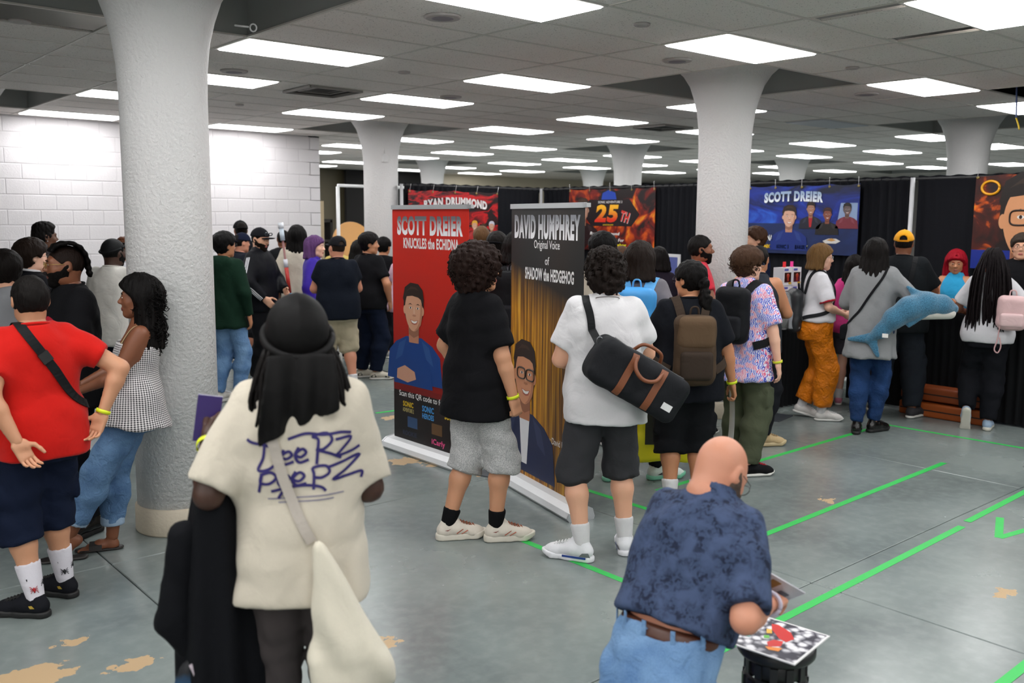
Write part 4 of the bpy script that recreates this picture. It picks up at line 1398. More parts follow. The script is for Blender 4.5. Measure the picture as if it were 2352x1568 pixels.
# ------------------------------------------------------------------ pipe and drape
def m_drape(col):
    m, nt, b = base('drape'); b.inputs['Base Color'].default_value = srgb(col); b.inputs['Roughness'].default_value = .8
    b.inputs['Specular IOR Level'].default_value = .2
    ge = nd(nt, 'ShaderNodeNewGeometry'); n = nd(nt, 'ShaderNodeTexNoise', i_Scale=260.0, i_Detail=1.0); lk(nt, ge, 'Position', n, 'Vector'); bump(nt, b, (n, 0), .15, .002)
    return m
DRAPE = m_drape('#0d0e14'); SKIRT = m_drape('#08090c'); WPIPE = plain('#cfcfd2', .35)
def drape(name, p0, p1, z0, z1, mat, seed, parent=None, amp=.03, step=.02, per=.11):
    a, b_ = Vector((p0[0], p0[1], 0)), Vector((p1[0], p1[1], 0)); L = (b_ - a).length; d = (b_ - a) / L; n = Vector((d.y, -d.x, 0))
    nx = int(L / step) + 1; zs = np.array([z0, z0 + .1, (z0 + z1) / 2, z1 - .18, z1 - .10, z1 - .06, z1 - .012, z1])
    rs = np.random.RandomState(seed); ph = np.cumsum(rs.uniform(.75, 1.3, nx)) * (2 * math.pi * step / per)
    V = np.zeros((nx, len(zs), 3)); t = np.linspace(0, L, nx)
    am = amp * (.6 + .4 * np.sin(t * 2.1 + seed))
    for k, z in enumerate(zs):
        q = (z - z0) / (z1 - z0); f = 1.0 - .3 * q
        w = np.sin(ph + .5 * math.sin(3 * q + seed)) * am * f + .35 * am * np.sin(ph * 2.3 + 2 * q)
        if z > z1 - .09: w = w * .35 + .012
        V[:, k, 0] = a.x + d.x * t + n.x * w; V[:, k, 1] = a.y + d.y * t + n.y * w
        V[:, k, 2] = z + (.006 * np.sin(ph * .5) if k == len(zs) - 1 else 0)
    i, k = np.meshgrid(np.arange(nx - 1), np.arange(len(zs) - 1), indexing='ij'); i, k = i.ravel(), k.ravel(); m_ = len(zs)
    return mesh_np(name, V.reshape(-1, 3), np.stack([i * m_ + k, (i + 1) * m_ + k, (i + 1) * m_ + k + 1, i * m_ + k + 1], 1), mat, parent)
XD, YD, ZD = 10.45, 11.40, 2.44
tag(drape('drape', (7.72, YD), (10.4, YD), .03, ZD, DRAPE, 1), 'black pleated drape holding the red and black banner', 'drape')
tag(drape('drape', (XD, 11.34), (XD, 7.98), .03, ZD, DRAPE, 2), 'black pleated drape holding the orange anniversary banner', 'drape')
tag(drape('drape', (XD, 7.90), (XD, 5.13), .03, ZD, DRAPE, 3), 'black pleated drape holding the blue banner', 'drape')
tag(drape('drape', (XD, 5.07), (XD, 1.2), .03, ZD, DRAPE, 4), 'black pleated drape behind the red-haired woman and big portrait banner', 'drape')
for (x, y, lab) in ((7.66, 11.37, 'white drape pole beside the far column'), (10.40, 11.36, 'white drape pole in the corner between two banners'), (10.37, 7.94, 'white drape pole just before the middle column'), (10.37, 5.10, 'white drape pole above the man in the yellow cap')):
    E = empty('drape_pole', (x, y, 0), 0, lab, 'pole')
    MB().tube([(0, 0, .01), (0, 0, ZD - .02)], .025, 12).build('upright', WPIPE, E); MB().box((0, 0, .006), (.42, .42, .012)).build('base_plate', plain('#3a3c40', .5), E)
for (p, q, lab) in (((7.66, YD), (10.42, YD), 'top rail of the drape behind the red banner'), ((XD, YD), (XD, 1.2), 'long top rail of the drapes along the booths')):
    tag(MB().tube([(p[0], p[1], ZD - .03), (q[0], q[1], ZD - .03)], .02, 10).build('drape_rail', plain('#2a2a2c', .5)), lab, 'rail')
for (x, y, rz, lab) in ((4.45, 5.27, .3, 'flat grey pole base plate on the floor between the roll-up banners'), (7.82, 5.12, .2, 'dark flat pole base plate on the floor by the counter skirt')):
    E = empty('base_plate', (x, y, 0), rz, lab, 'base plate'); MB().box((0, 0, .005), (.36, .28, .01)).build('plate', plain('#4a4f55', .4), E); MB().lathe([(.018, .01), (.018, .03), (.012, .032)], 12).build('pin', plain('#bbbbbb', .3), E)
# counters
def counter(name, lab, x0, x1, y0, y1, z, front):
    E = empty(name, ((x0 + x1) / 2, (y0 + y1) / 2, 0), 0, lab, 'counter'); cx, cy = (x0 + x1) / 2, (y0 + y1) / 2
    MB().box((0, 0, z - .015), (x1 - x0, y1 - y0, .03)).build('top', plain('#17181c', .35), E)
    c = [(x0 - cx, y0 - cy), (x1 - cx, y0 - cy), (x1 - cx, y1 - cy), (x0 - cx, y1 - cy)]
    for k in range(4):
        if k in front:
            drape('skirt', c[k], c[(k + 1) % 4], .02, z - .02, SKIRT, 20 + k, E, .018, .018, .08)
    for qx, qy in ((.05, .05), (-.05, .05), (-.05, -.05), (.05, -.05)):
        px = (x0 - cx if qx > 0 else x1 - cx) + qx; py = (y0 - cy if qy > 0 else y1 - cy) + qy
        MB().tube([(px, py, 0), (px, py, z - .03)], .016, 8).build('leg', plain('#555555', .4, .8), E)
    return E
counter('booth_counter', 'high black-skirted counter with boxed figures beside the middle column', 7.95, 9.12, 5.30, 5.78, 1.08, (0, 1, 3))
counter('booth_counter', 'long high black-skirted counter in front of the red-haired woman', 9.25, 9.70, 1.6, 5.15, 1.05, (3, 0))
for k, (x, y, z, lab) in enumerate(((9.12, 4.02, 0, 'orange-brown flat case lying lowest in front of the counter'), (9.14, 4.02, .16, 'orange-brown flat case lying on top of the other case'))):
    E = empty('flat_case', (x, y, z), 0, lab, 'case')
    sdf('shell', [(rbox((0, 0, .07), (.10, .42, .07), .02), 0)], .012, plain('#8a3f17' if k else '#a5501c', .5), E)
    MB().box((-.101, 0, .07), (.006, .8, .012)).build('seam', plain('#2a1a10', .6), E)
    for s_ in (-1, 1): MB().box((-.103, s_ * .25, .08), (.008, .07, .03)).build('latch', plain('#1c1c1c', .4), E)
for k, (yy, rz, c_) in enumerate(((4.1, .1, '#8fa8c8'), (3.75, -.2, '#c8c2a0'), (3.4, .15, '#7fa6c0'))):
    E = empty('print_sheet', (9.42, yy, 1.051), rz, 'glossy print on the long counter, ' + ('nearest the plush shark', 'in the middle of three', 'beside the long-braided woman')[k], 'print'); MB().box((0, 0, .001), (.2, .26, .002)).build('paper', plain(c_, .25), E); MB().box((.02, .02, .0024), (.1, .12, .0006)).build('picture', plain(('#384a78', '#b8a030', '#405060')[k], .3), E)
# boxed figures: two wide, two high
pos_names = [('lower', 'left'), ('lower', 'right')]
for iz in range(2):
    for ix in range(2):
        E = empty('figure_box', (8.32 + .165 * ix, 5.40, 1.081 + .186 * iz), 0, 'white window box with a small figure, ' + ('bottom' if iz == 0 else 'top') + ' row of the stack, ' + ('nearer the column' if ix == 0 else 'nearer the orange trousers'), 'toy box', 'boxed figures on the counter')
        MB().box((0, 0, .0925), (.158, .12, .183)).build('carton', plain('#d9d6da', .5), E)
        MB().box((0, -.0605, .085), (.118, .002, .10)).build('window', plain('#3a1c14', .12), E)
        MB().box((-.03, -.062, .163), (.07, .001, .02)).build('title_panel', plain('#4a55a8', .4), E)
        sdf('figure', [(ell((0, -.062, .10), (.026, .006, .024)), 0), (ell((0, -.062, .062), (.016, .005, .02)), .01)], .005, plain('#a8341c', .5), E)
        MB().box((.04, -.062, .025), (.05, .001, .02)).build('sticker', plain('#c8a030', .4), E)
for dx, c_, n_ in ((.02, '#e0262e', 'red'), (.155, '#f0409a', 'pink')):
    E = empty('price_tag', (8.32 + dx, 5.40, 1.455), 0, n_ + ' paper tag sticking up on top of the boxed figures', 'tag'); MB().box((0, 0, .03), (.055, .002, .05)).build('card', plain(c_, .6), E); MB().box((0, 0, .002), (.03, .03, .006)).build('clip', plain(c_, .6), E)
# ------------------------------------------------------------------ printed banners
def text_mesh(s, bold=0.0, shear=0.0):
    cu = bpy.data.curves.new('txt', 'FONT'); cu.body = s; cu.align_x = 'CENTER'; cu.align_y = 'CENTER'; cu.offset = bold; cu.shear = shear; cu.resolution_u = 3; cu.space_character = 1 + bold * 2.2
    o = bpy.data.objects.new('txt', cu); COL.objects.link(o)
    dg = bpy.context.evaluated_depsgraph_get()
    me = bpy.data.meshes.new_from_object(o.evaluated_get(dg))
    n = len(me.vertices); co = np.empty(n * 3, np.float32); me.vertices.foreach_get('co', co); co = co.reshape(-1, 3)
    F = [tuple(p.vertices) for p in me.polygons]
    bpy.data.objects.remove(o, do_unlink=True); bpy.data.meshes.remove(me); bpy.data.curves.remove(cu)
    lo, hi = co.min(0), co.max(0)
    return (co - (lo + hi) / 2) , hi - lo, F

def lettering(parent, s, x, z, h, w, mat, y=-.002, bold=.02, shear=0.0, rot=0.0, arch=0.0, back=None, name='lettering'):
    """flat printed text of height h, width w, centred at (x, z) of a board's front"""
    for bmat, bb, yy, dz in (((back, bold, y + .0006, 0),) if back else ()) + ((mat, bold, y, 0),):
        co, sz, F = text_mesh(s, bb, shear)
        sx, sy = w / sz[0], h / sz[1]
        if bmat is not mat: ox_, oz_ = h * .035, -h * .045
        else: ox_, oz_ = 0, 0
        vs = []
        for c in co:
            px, pz = c[0] * sx, c[1] * sy
            if arch: pz += arch * (1 - (px / (w / 2)) ** 2)
            if rot: px, pz = px * math.cos(rot) - pz * math.sin(rot), px * math.sin(rot) + pz * math.cos(rot)
            vs.append((px, 0, pz))
        o = MB().add(vs, F).build(name if bmat is mat else name + '_outline', bmat, parent)
        o.location = (x + ox_, yy, z + oz_)
    return o

def m_chrome(lo, hi, h):
    k = ('chrome', lo, hi, round(h, 3))
    if k in _M: return _M[k]
    m, nt, b = base('letter_fade'); tc = nd(nt, 'ShaderNodeTexCoord'); sp = nd(nt, 'ShaderNodeSeparateXYZ'); lk(nt, tc, 'Object', sp, 0)
    f = mathn(nt, 'ADD', mathn(nt, 'MULTIPLY', (sp, 2), 1 / h), .5)
    setc(nt, b, ramp(nt, f, [(.15, srgb(lo)), (.85, srgb(hi))])); b.inputs['Roughness'].default_value = .4
    _M[k] = m
    return m

def m_print(kind):
    m, nt, b = base('print_' + kind); tc = nd(nt, 'ShaderNodeTexCoord'); sp = nd(nt, 'ShaderNodeSeparateXYZ'); lk(nt, tc, 'Object', sp, 0)
    b.inputs['Roughness'].default_value = .45
    def noise(sc, det=4.0, dist=0.0, scale=(1, 1, 1)):
        mp = nd(nt, 'ShaderNodeMapping'); mp.inputs['Scale'].default_value = scale; lk(nt, tc, 'Object', mp, 'Vector')
        n = nd(nt, 'ShaderNodeTexNoise', i_Scale=sc, i_Detail=det, i_Distortion=dist); lk(nt, mp, 0, n, 'Vector'); return (n, 0)
    if kind == 'red':
        c = ramp(nt, mathn(nt, 'MULTIPLY', (sp, 2), .5), [(.30, srgb('#8c1006')), (.6, srgb('#bd1a08')), (.95, srgb('#cc1e08'))])
        low = ramp(nt, noise(3.0), [(.4, srgb('#120a0b')), (.8, srgb('#2a1210'))])
        c = mixc(nt, mathn(nt, 'LESS_THAN', (sp, 2), .50), c, low)
        band = mathn(nt, 'MULTIPLY', mathn(nt, 'LESS_THAN', (sp, 2), .545), mathn(nt, 'GREATER_THAN', (sp, 2), .50))
        c = mixc(nt, band, c, srgb('#7a0d0a'))
    elif kind == 'gold':
        mp = nd(nt, 'ShaderNodeMapping'); mp.inputs['Rotation'].default_value = (0, math.radians(28), 0); mp.inputs['Scale'].default_value = (34, 1, 1.1); lk(nt, tc, 'Object', mp, 'Vector')
        n = nd(nt, 'ShaderNodeTexNoise', i_Scale=1.0, i_Detail=4.0); lk(nt, mp, 0, n, 'Vector')
        g = ramp(nt, (n, 0), [(.32, srgb('#3a2208')), (.48, srgb('#a86a10')), (.6, srgb('#e0a020')), (.75, srgb('#f0c050'))])
        d = mathn(nt, 'ADD', (sp, 2), mathn(nt, 'MULTIPLY', (sp, 0), .25))
        f = nt.nodes.new('ShaderNodeMapRange'); nt.links.new(d[0].outputs[0], f.inputs[0]); f.inputs[1].default_value = 1.18; f.inputs[2].default_value = 1.50
        c = mixc(nt, (f, 0), g, srgb('#161514'))
        f2 = nt.nodes.new('ShaderNodeMapRange'); nt.links.new(mathn(nt, 'ABSOLUTE', mathn(nt, 'SUBTRACT', (sp, 0), .18))[0].outputs[0], f2.inputs[0]); f2.inputs[1].default_value = .30; f2.inputs[2].default_value = .02; f2.inputs[3].default_value = 0.0; f2.inputs[4].default_value = .45
        c = mixc(nt, (f2, 0), c, srgb('#2a1a0a'))
    elif kind == 'crimson':
        n = noise(2.2, 3.0, 1.2, (1, 1, 2.6))
        c = ramp(nt, n, [(.36, srgb('#16090c')), (.46, srgb('#7a0e14')), (.52, srgb('#c3171c')), (.58, srgb('#1c0a0e'))])
    elif kind == 'fire':
        n = noise(3.2, 6.0, 1.4)
        c = ramp(nt, n, [(.42, srgb('#16090a')), (.53, srgb('#7a1406')), (.62, srgb('#c85008')), (.74, srgb('#e8a828'))])
    elif kind == 'sky':
        n = noise(1.6, 4.0, 1.5, (1, 1, 2.2))
        c = ramp(nt, n, [(.35, srgb('#0a1230')), (.55, srgb('#10309a')), (.7, srgb('#2a6ad8'))])
        c = mixc(nt, mathn(nt, 'LESS_THAN', (sp, 2), -.05), c, mixc(nt, n, srgb('#0a1028'), srgb('#14306e')))
    elif kind == 'ember':
        n = noise(3.0, 6.0, 1.0)
        c = ramp(nt, n, [(.42, srgb('#160a08')), (.56, srgb('#4a1206')), (.64, srgb('#d85a0a')), (.72, srgb('#f8b030'))])
        c = mixc(nt, mathn(nt, 'LESS_THAN', (sp, 2), -.30), c, srgb('#0f2a8a'))
    setc(nt, b, c)
    return m

def mixhex(a, b, t):
    A, B = (tuple(int(q.lstrip('#')[i:i + 2], 16) for i in (0, 2, 4)) for q in (a, b))
    return '#%02x%02x%02x' % tuple(int(x + (y - x) * t) for x, y in zip(A, B))

def portrait(parent, x, z, s, hair, shirt, y=-.003, glasses=False, skin='#d99a78', lapel=None, w=1.0, turn=.03, name='printed_portrait'):
    """flat printed head-and-shoulders picture; s = height of the face"""
    b = MB(); L = []
    mats = [plain(skin, .45), plain(hair, .45), plain(shirt, .45), plain('#f4efe9', .4), plain('#2a1a14', .4), plain('#b05a48', .45), plain(lapel or shirt, .45), plain(mixhex(skin, '#8a4a30', .35), .45), plain(mixhex(skin, '#5a2c1c', .5), .45), plain(mixhex(hair, '#8a6a50', .25), .45), plain(mixhex(skin, '#ffffff', .2), .45), plain(mixhex(shirt, '#ffffff', .10), .45)]
    def el(cx, cz, rx, rz, mi, d, n=28, f=None):
        pts = []
        for k in range(n):
            t = 2 * math.pi * k / n
            px, pz = cx + rx * math.cos(t), cz + rz * math.sin(t)
            if f: px, pz = f(px, pz)
            pts.append((px * w * s, pz * s))
        b.poly(pts, -d * .0004, mi)
    jaw = lambda px, pz: (px * (1 - .22 * max(0, -pz - .05)), pz)
    sh = [(-1.15, -1.75), (1.15, -1.75), (1.05, -1.05), (.75, -.82), (.32, -.66), (-.32, -.66), (-.75, -.82), (-1.05, -1.05)]
    b.poly([(p * w * s, q * s) for p, q in sh], 0, 2)
    b.poly([(p * w * s, q * s) for p, q in ((-.20, -.80), (.20, -.80), (.22, -.30), (-.22, -.30))], -.0004, 7)
    if lapel: b.poly([(p * w * s, q * s) for p, q in ((-.2, -.70), (.2, -.70), (.1, -1.6), (-.1, -1.6))], -.0003, 6)
    el(0, .08, .42, .50, 1, 2)
    for q in (-1, 1): el(q * .37, -.02, .06, .10, 0, 3)
    el(0, -.02, .36, .50, 0, 4, 32, jaw)
    b.poly([(p * w * s, q * s) for p, q in ((-.37, .10), (-.30, .30), (-.05, .33), (.20, .30), (.33, .24), (.37, .10), (.43, .22), (.38, .48), (.20, .62), (-.12, .64), (-.36, .52), (-.44, .25))], -.0022, 1)
    for q in (-1, 1):
        el(q * .15 + turn, .04, .055, .026, 3, 6, 14); el(q * .15 + turn, .04, .026, .026, 4, 7, 12)
        b.poly([((q * a + turn) * w * s, c * s) for a, c in ((.07, .115), (.16, .15), (.25, .11), (.16, .125))][::q], -.0026, 1)
    b.poly([((a + turn) * w * s, c * s) for a, c in ((-.06, -.12), (.06, -.12), (.08, -.15), (0, -.17), (-.08, -.15))], -.0024, 7)
    b.poly([((a + turn) * w * s, c * s) for a, c in ((-.17, -.24), (0, -.27), (.17, -.24), (.10, -.34), (0, -.36), (-.10, -.34))], -.0024, 5)
    b.poly([((a + turn) * w * s, c * s) for a, c in ((-.14, -.255), (0, -.28), (.14, -.255), (.08, -.315), (0, -.33), (-.08, -.315))], -.0028, 3)
    b.poly([(p * w * s, q * s) for p, q in ((.37, .10), (.365, -.10), (.30, -.34), (.16, -.47), (.02, -.51), (.14, -.42), (.24, -.28), (.28, -.05), (.29, .18))], -.0019, 7)
    b.poly([(p * w * s, q * s) for p, q in ((-.20, -.44), (.0, -.50), (.20, -.44), (.21, -.60), (0, -.68), (-.21, -.60))], -.0005, 8)
    b.poly([(p * w * s, q * s) for p, q in ((-.30, .42), (-.10, .55), (.10, .54), (.22, .46), (.05, .49), (-.14, .48))], -.0026, 9)
    b.poly([((a + turn) * w * s, c * s) for a, c in ((-.02, .08), (.015, .08), (.03, -.10), (-.03, -.10))], -.0023, 10)
    for q in (-1, 1): b.poly([(a * w * s, c * s) for a, c in ((q * .32, -.72), (q * .62, -.86), (q * .80, -1.3), (q * .5, -1.15))][::q], -.0003, 11)
    if glasses:
        for q in (-1, 1):
            pts = [((q * .17 + turn) + .15 * math.copysign(abs(math.cos(t)) ** .6, math.cos(t)), .03 + .10 * math.copysign(abs(math.sin(t)) ** .6, math.sin(t))) for t in np.linspace(0, 2 * math.pi, 25)]
            b.tube([(p * w * s, -.0035, c * s) for p, c in pts], .014 * s, 4, 4)
        b.tube([((turn - .03) * w * s, -.0035, .06 * s), ((turn + .03) * w * s, -.0035, .06 * s)], .014 * s, 4, 4)
    o = b.build(name, mats, parent); o.location = (x, y, z)
    return o

SILVER = plain('#c9cbce', .3, .6)
def rollup(lab, x, y, rz, W, kind):
    E = empty('roll_up_banner', (x, y, 0), rz, lab, 'banner')
    H0, H1 = .085, 2.0
    prof = [(-.10, .0), (-.115, .02), (-.10, .055), (-.06, .085), (.02, .095), (.07, .07), (.085, .02), (.08, 0)]
    b = MB(); n = len(prof)
    vs = [(sx * (W / 2 + .03), p, q) for sx in (-1, 1) for p, q in prof]
    b.add(vs, [(k, (k + 1) % n, n + (k + 1) % n, n + k) for k in range(n)] + [tuple(range(n))[::-1], tuple(range(n, 2 * n))])
    ca = b.build('cassette', plain('#dcdddf', .3), E)
    for sx in (-1, 1):
        c = MB(); vs = [(sx * (W / 2 + .031) + dx, p * 1.03, q * 1.03) for dx in (0, sx * .012) for p, q in prof]
        c.add(vs, [(k, (k + 1) % n, n + (k + 1) % n, n + k) for k in range(n)] + [tuple(range(n)), tuple(range(n, 2 * n))]).build('end_cap', SILVER, ca)
    MB().box((0, 0, (H0 + H1) / 2), (W, .003, H1 - H0)).build('print_panel', m_print(kind), E)
    r = MB().box((0, 0, H1 + .012), (W + .01, .022, .034)).build('top_rail', plain('#d0d2d4', .3, .4), E)
    MB().box((W / 2 + .02, .0, H1 + .012), (.05, .03, .026)).build('rail_clip', SILVER, r)
    MB().tube([(0, .05, .05), (0, .03, H1)], .01, 8).build('support_pole', SILVER, E)
    return E
WHT, YEL = plain('#f2f0ee', .45), plain('#e8c020', .45)
B1 = rollup('red roll-up banner with a smiling man in a blue sweater', 4.275, 5.97, math.radians(-90), 1.02, 'red')
lettering(B1, 'SCOTT DREIER', .0, 1.865, .155, .88, m_chrome('#f4f4f6', '#6a6c72', .155), bold=.055, back=plain('#3a0a08', .5))
lettering(B1, 'KNUCKLES the ECHIDNA', .02, 1.725, .085, .74, WHT, bold=.035)
portrait(B1, -.21, 1.19, .34, '#2a1a12', '#123f86', skin='#d8a080')
b = MB(); b.poly([(-.50, .56), (.05, .56), (.02, .72), (-.12, .80), (-.35, .78), (-.50, .70)], 0, 0); b.poly([(-.46, .60), (-.30, .58), (-.18, .62), (-.2, .68), (-.34, .72), (-.45, .68)], -.0008, 1); b.build('printed_arms', [plain('#123f86', .45), plain('#d09a80', .45)], B1).location = (0, -.0045, 0)
lettering(B1, 'Scan this QR code to follow Scott', .0, .475, .055, .86, WHT, bold=.01)
for s_, x_, z_, h_, w_, c_ in (('SONIC', -.30, .395, .045, .15, YEL), ('ADVENTURE 2', -.30, .345, .035, .16, plain('#c0b070', .4)), ('SONIC', -.02, .395, .05, .16, plain('#4aa0e8', .4)), ('HEROES', -.02, .335, .045, .16, plain('#4aa0e8', .4)), ('ROOKIE', -.28, .15, .04, .2, plain('#2a3048', .4)), ('iCarly', .12, .14, .06, .18, plain('#f05090', .4)), ('SONIC', .28, .38, .05, .15, YEL)):
    lettering(B1, s_, x_, z_, h_, w_, c_, bold=.03)
for k, (x_, z_, c_) in enumerate(((-.24, .25, '#34507a'), (.1, .25, '#6a4a2a'))):
    MB().poly([(-.07, -.045), (.07, -.045), (.07, .045), (-.07, .045)]).build('printed_still', plain(c_, .4), B1).location = (x_, -.002, z_)
B2 = rollup('black and gold roll-up banner with a man in glasses', 4.255, 4.60, math.radians(-104.3), 1.02, 'gold')
lettering(B2, 'DAVID HUMPHREY', .0, 1.87, .165, .92, m_chrome('#f4f2f4', '#8a8c92', .165), bold=.055, back=plain('#a81c1c', .5))
lettering(B2, 'Original Voice', .02, 1.745, .075, .36, WHT, bold=.01); lettering(B2, 'of', .03, 1.645, .055, .06, WHT, bold=.01); lettering(B2, 'SHADOW the HEDGEHOG', .05, 1.55, .085, .68, WHT, bold=.035)
portrait(B2, -.28, .82, .40, '#2e1a12', '#16204a', glasses=True, skin='#d8946e', lapel='#e8e6ea', turn=.05)
lettering(B2, 'Scan this QR code to follow David Humphrey', .0, .425, .06, .96, WHT, bold=.01)
for s_, x_, z_, h_, w_, c_, bk in (('SONIC', -.31, .315, .05, .17, plain('#e8c83a', .4), plain('#1c2a4a', .4)), ('ADVENTURE 2', -.31, .262, .04, .2, plain('#e8c83a', .4), plain('#1c2a4a', .4)), ('SONIC', .01, .315, .06, .2, plain('#58b0f0', .4), plain('#10204a', .4)), ('HEROES', .01, .245, .055, .2, plain('#58b0f0', .4), plain('#10204a', .4)), ('SONIC', .30, .29, .06, .2, YEL, plain('#1c3a8a', .4)), ('BATTLE', .30, .22, .05, .2, plain('#c8281c', .4), plain('#1c3a8a', .4))):
    lettering(B2, s_, x_, z_, h_, w_, c_, bold=.03, back=bk)

def hanging(lab, x, y, rz, W, H, z, kind, hooks=5):
    E = empty('hanging_banner', (x, y, z), rz, lab, 'banner')
    nx = 24; vs = []
    for k in range(nx + 1):
        u = k / nx - .5; sag = -.02 * abs(math.sin(u * math.pi * (hooks - 1))); w_ = .008 * math.sin(u * 19)
        for t in (0, 1): vs.append((u * W, w_ * 0 - .0, -H / 2 + t * (H + sag)))
    MB().add(vs, [(2 * k, 2 * k + 2, 2 * k + 3, 2 * k + 1) for k in range(nx)]).build('print_panel', m_print(kind), E)
    for k in range(hooks):
        u = (k / (hooks - 1) - .5) * (W - .04)
        g = MB(); g.lathe([(.014, 0), (.016, .003), (.008, .004)], 12); g.v = [(v[0] + u, -.004 - v[2], v[1] + H / 2 - .03) for v in g.v]; g.build('grommet', plain('#c0a860', .3, .8), E)
        MB().tube([(u, -.01, H / 2 - .03), (u + .01, -.03, H / 2 + .08)], .003, 5).build('tie', plain('#d8d8d8', .6), E)
    return E
XB = 10.385
H1_ = hanging('red and black hanging banner with curved white lettering', 8.60, 11.33, 0, 1.70, .95, 1.87, 'crimson')
lettering(H1_, 'RYAN DRUMMOND', .02, .255, .13, 1.20, m_chrome('#e8e4e4', '#cfcaca', .13), y=-.012, bold=.055, arch=.06, back=plain('#5a0a0c', .5))
portrait(H1_, .1, -.05, .26, '#4a3424', '#202028', y=-.006, skin='#d8b09c')
for k, (x_, z_, c_) in enumerate(((-.68, -.08, '#7a8aa8'), (-.52, -.1, '#c8a06a'), (-.35, -.05, '#3a2a48'), (-.18, .0, '#2a4a3a'), (.38, -.05, '#a82a2a'), (.56, -.1, '#6a5a3a'), (.72, -.06, '#8a8aa0'))):
    portrait(H1_, x_, z_, .13, ('#2a1c14', '#c88a3a', '#1a1010', '#101818', '#d8a030', '#3a2a1a', '#c8c8d8')[k], c_, y=-.006, skin='#c89a80')
H2_ = hanging('orange and black hanging banner with a large 25TH', XB, 9.79, math.radians(-90), 1.78, .94, 1.93, 'fire')
b = MB(); b.poly([(-.30, -.12), (.34, -.12), (.46, .02), (.30, .20), (.12, .20), (.1, .3), (-.02, .34), (-.14, .3), (-.16, .20), (-.34, .20), (-.42, .0)], 0, 0); b.poly([(-.14, .2), (.10, .2), (.08, .28), (-.02, .315), (-.12, .28)], -.0006, 1); b.build('printed_badge', [plain('#1a1216', .4), plain('#1c46b0', .4)], H2_).location = (.0, -.004, .05)
bg_ = [o for o in H2_.children if o.name.startswith('printed_badge')][0]; bg_.scale = (1.3, 1, 1.25)
lettering(H2_, 'SONIC ADVENTURE 2', .0, .262, .034, .5, WHT, y=-.006, bold=.01, shear=.1)
lettering(H2_, '25', -.07, .09, .27, .50, m_chrome('#d8301a', '#f8b82a', .27), y=-.006, bold=.05, shear=.15, back=plain('#140c0c', .4))
lettering(H2_, 'TH', .31, .04, .16, .18, plain('#d8342a', .4), y=-.006, bold=.04, shear=.15, rot=-.25, back=plain('#e8e0e0', .4))
lettering(H2_, 'ANNIVERSARY', -.03, -.082, .022, .22, YEL, y=-.006)
portrait(H2_, -.57, .14, .30, '#3a2a22', '#241416', y=-.005, skin='#b08a78')
lettering(H2_, 'Ryan Drummond', -.1, -.22, .06, .62, WHT, y=-.006, bold=.03, shear=.15); lettering(H2_, 'The Voice Actor For', -.05, -.31, .045, .7, WHT, y=-.006, bold=.02, shear=.15); lettering(H2_, 'Sonic The Hedgehog', -.05, -.385, .055, .8, plain('#f0e020', .4), y=-.006, bold=.03, shear=.15)
H3_ = hanging('blue hanging banner with several printed men', XB, 6.52, math.radians(-90), 1.56, .86, 1.945, 'sky', 5)
lettering(H3_, 'SCOTT DREIER', -.12, .27, .13, .84, m_chrome('#f0f4fa', '#9ab0cc', .13), y=-.006, bold=.055, arch=.02, back=plain('#10204a', .5))
portrait(H3_, -.16, .03, .24, '#2a1a12', '#0f2a7a', y=-.006, skin='#d8a890')
portrait(H3_, .14, .13, .14, '#241812', '#1a1a2a', y=-.005, skin='#a87a64', lapel='#b01c24'); portrait(H3_, .37, .06, .14, '#3a1c16', '#1a1414', y=-.005, skin='#8a5040')
b = MB(); b.poly([(.50, -.06), (.76, -.06), (.76, .2), (.54, .2)], 0, 0); b.build('printed_window', plain('#8fa4c8', .4), H3_).location = (0, -.003, 0)
portrait(H3_, .63, .12, .13, '#1c1614', '#7a2a38', y=-.005, skin='#6a5a5a')
b = MB(); b.poly([(.32, -.26), (.40, -.23), (.50, -.23), (.56, -.26), (.5, -.29), (.36, -.29)], 0, 0); b.poly([(.37, -.25), (.44, -.225), (.5, -.25), (.44, -.265)], -.0005, 1); b.build('printed_plate', [plain('#d8d4d0', .4), plain('#c8924a', .4)], H3_).location = (0, -.004, 0)
lettering(H3_, 'ECHIDNA', -.52, -.235, .075, .26, WHT, y=-.006, bold=.03)
for s_, x_, c_ in (('SONIC', -.50, YEL), ('SONIC 3', -.24, plain('#c8d840', .4)), ('BAKERY', .03, plain('#e0d0a0', .4))): lettering(H3_, s_, x_, -.345, .05, .18, c_, y=-.006, bold=.04, back=plain('#a02820', .4) if c_ is YEL else plain('#1c5a3a', .4))
H4_ = hanging('large hanging banner with a giant smiling face in glasses', XB, 3.45, math.radians(-90), 1.92, 1.0, 1.93, 'ember', 4)
portrait(H4_, -.42, .02, .78, '#1c130f', '#14308a', y=-.006, glasses=True, skin='#d8976a', lapel='#e8e6ea', turn=.06, w=.82)
pts = [(.09 * math.cos(t), -.006, .07 * math.sin(t)) for t in np.linspace(0, 6.283, 25)]
MB().tube(pts, .014, 6).build('printed_ring', plain('#f0a81c', .4), H4_).location = (-.80, -.002, .36)
E = empty('easel_sign', (8.35, 6.95, 0), math.radians(-95), 'tilted white framed sign standing behind the blue backpack', 'sign')
M_ = Matrix.Rotation(math.radians(12), 3, 'X')
for n_, c_, d_, m_ in (('board', (0, 0, 1.28), (.40, .015, .52), plain('#e8e8ea', .4)), ('picture', (0, -.009, 1.28), (.33, .003, .45), plain('#5a66a8', .4)), ('stand', (0, .03, .52), (.05, .03, 1.04), plain('#222222', .5)), ('foot', (0, .0, .01), (.3, .3, .02), plain('#222222', .5))): MB().box(c_, d_).build(n_, m_, E)
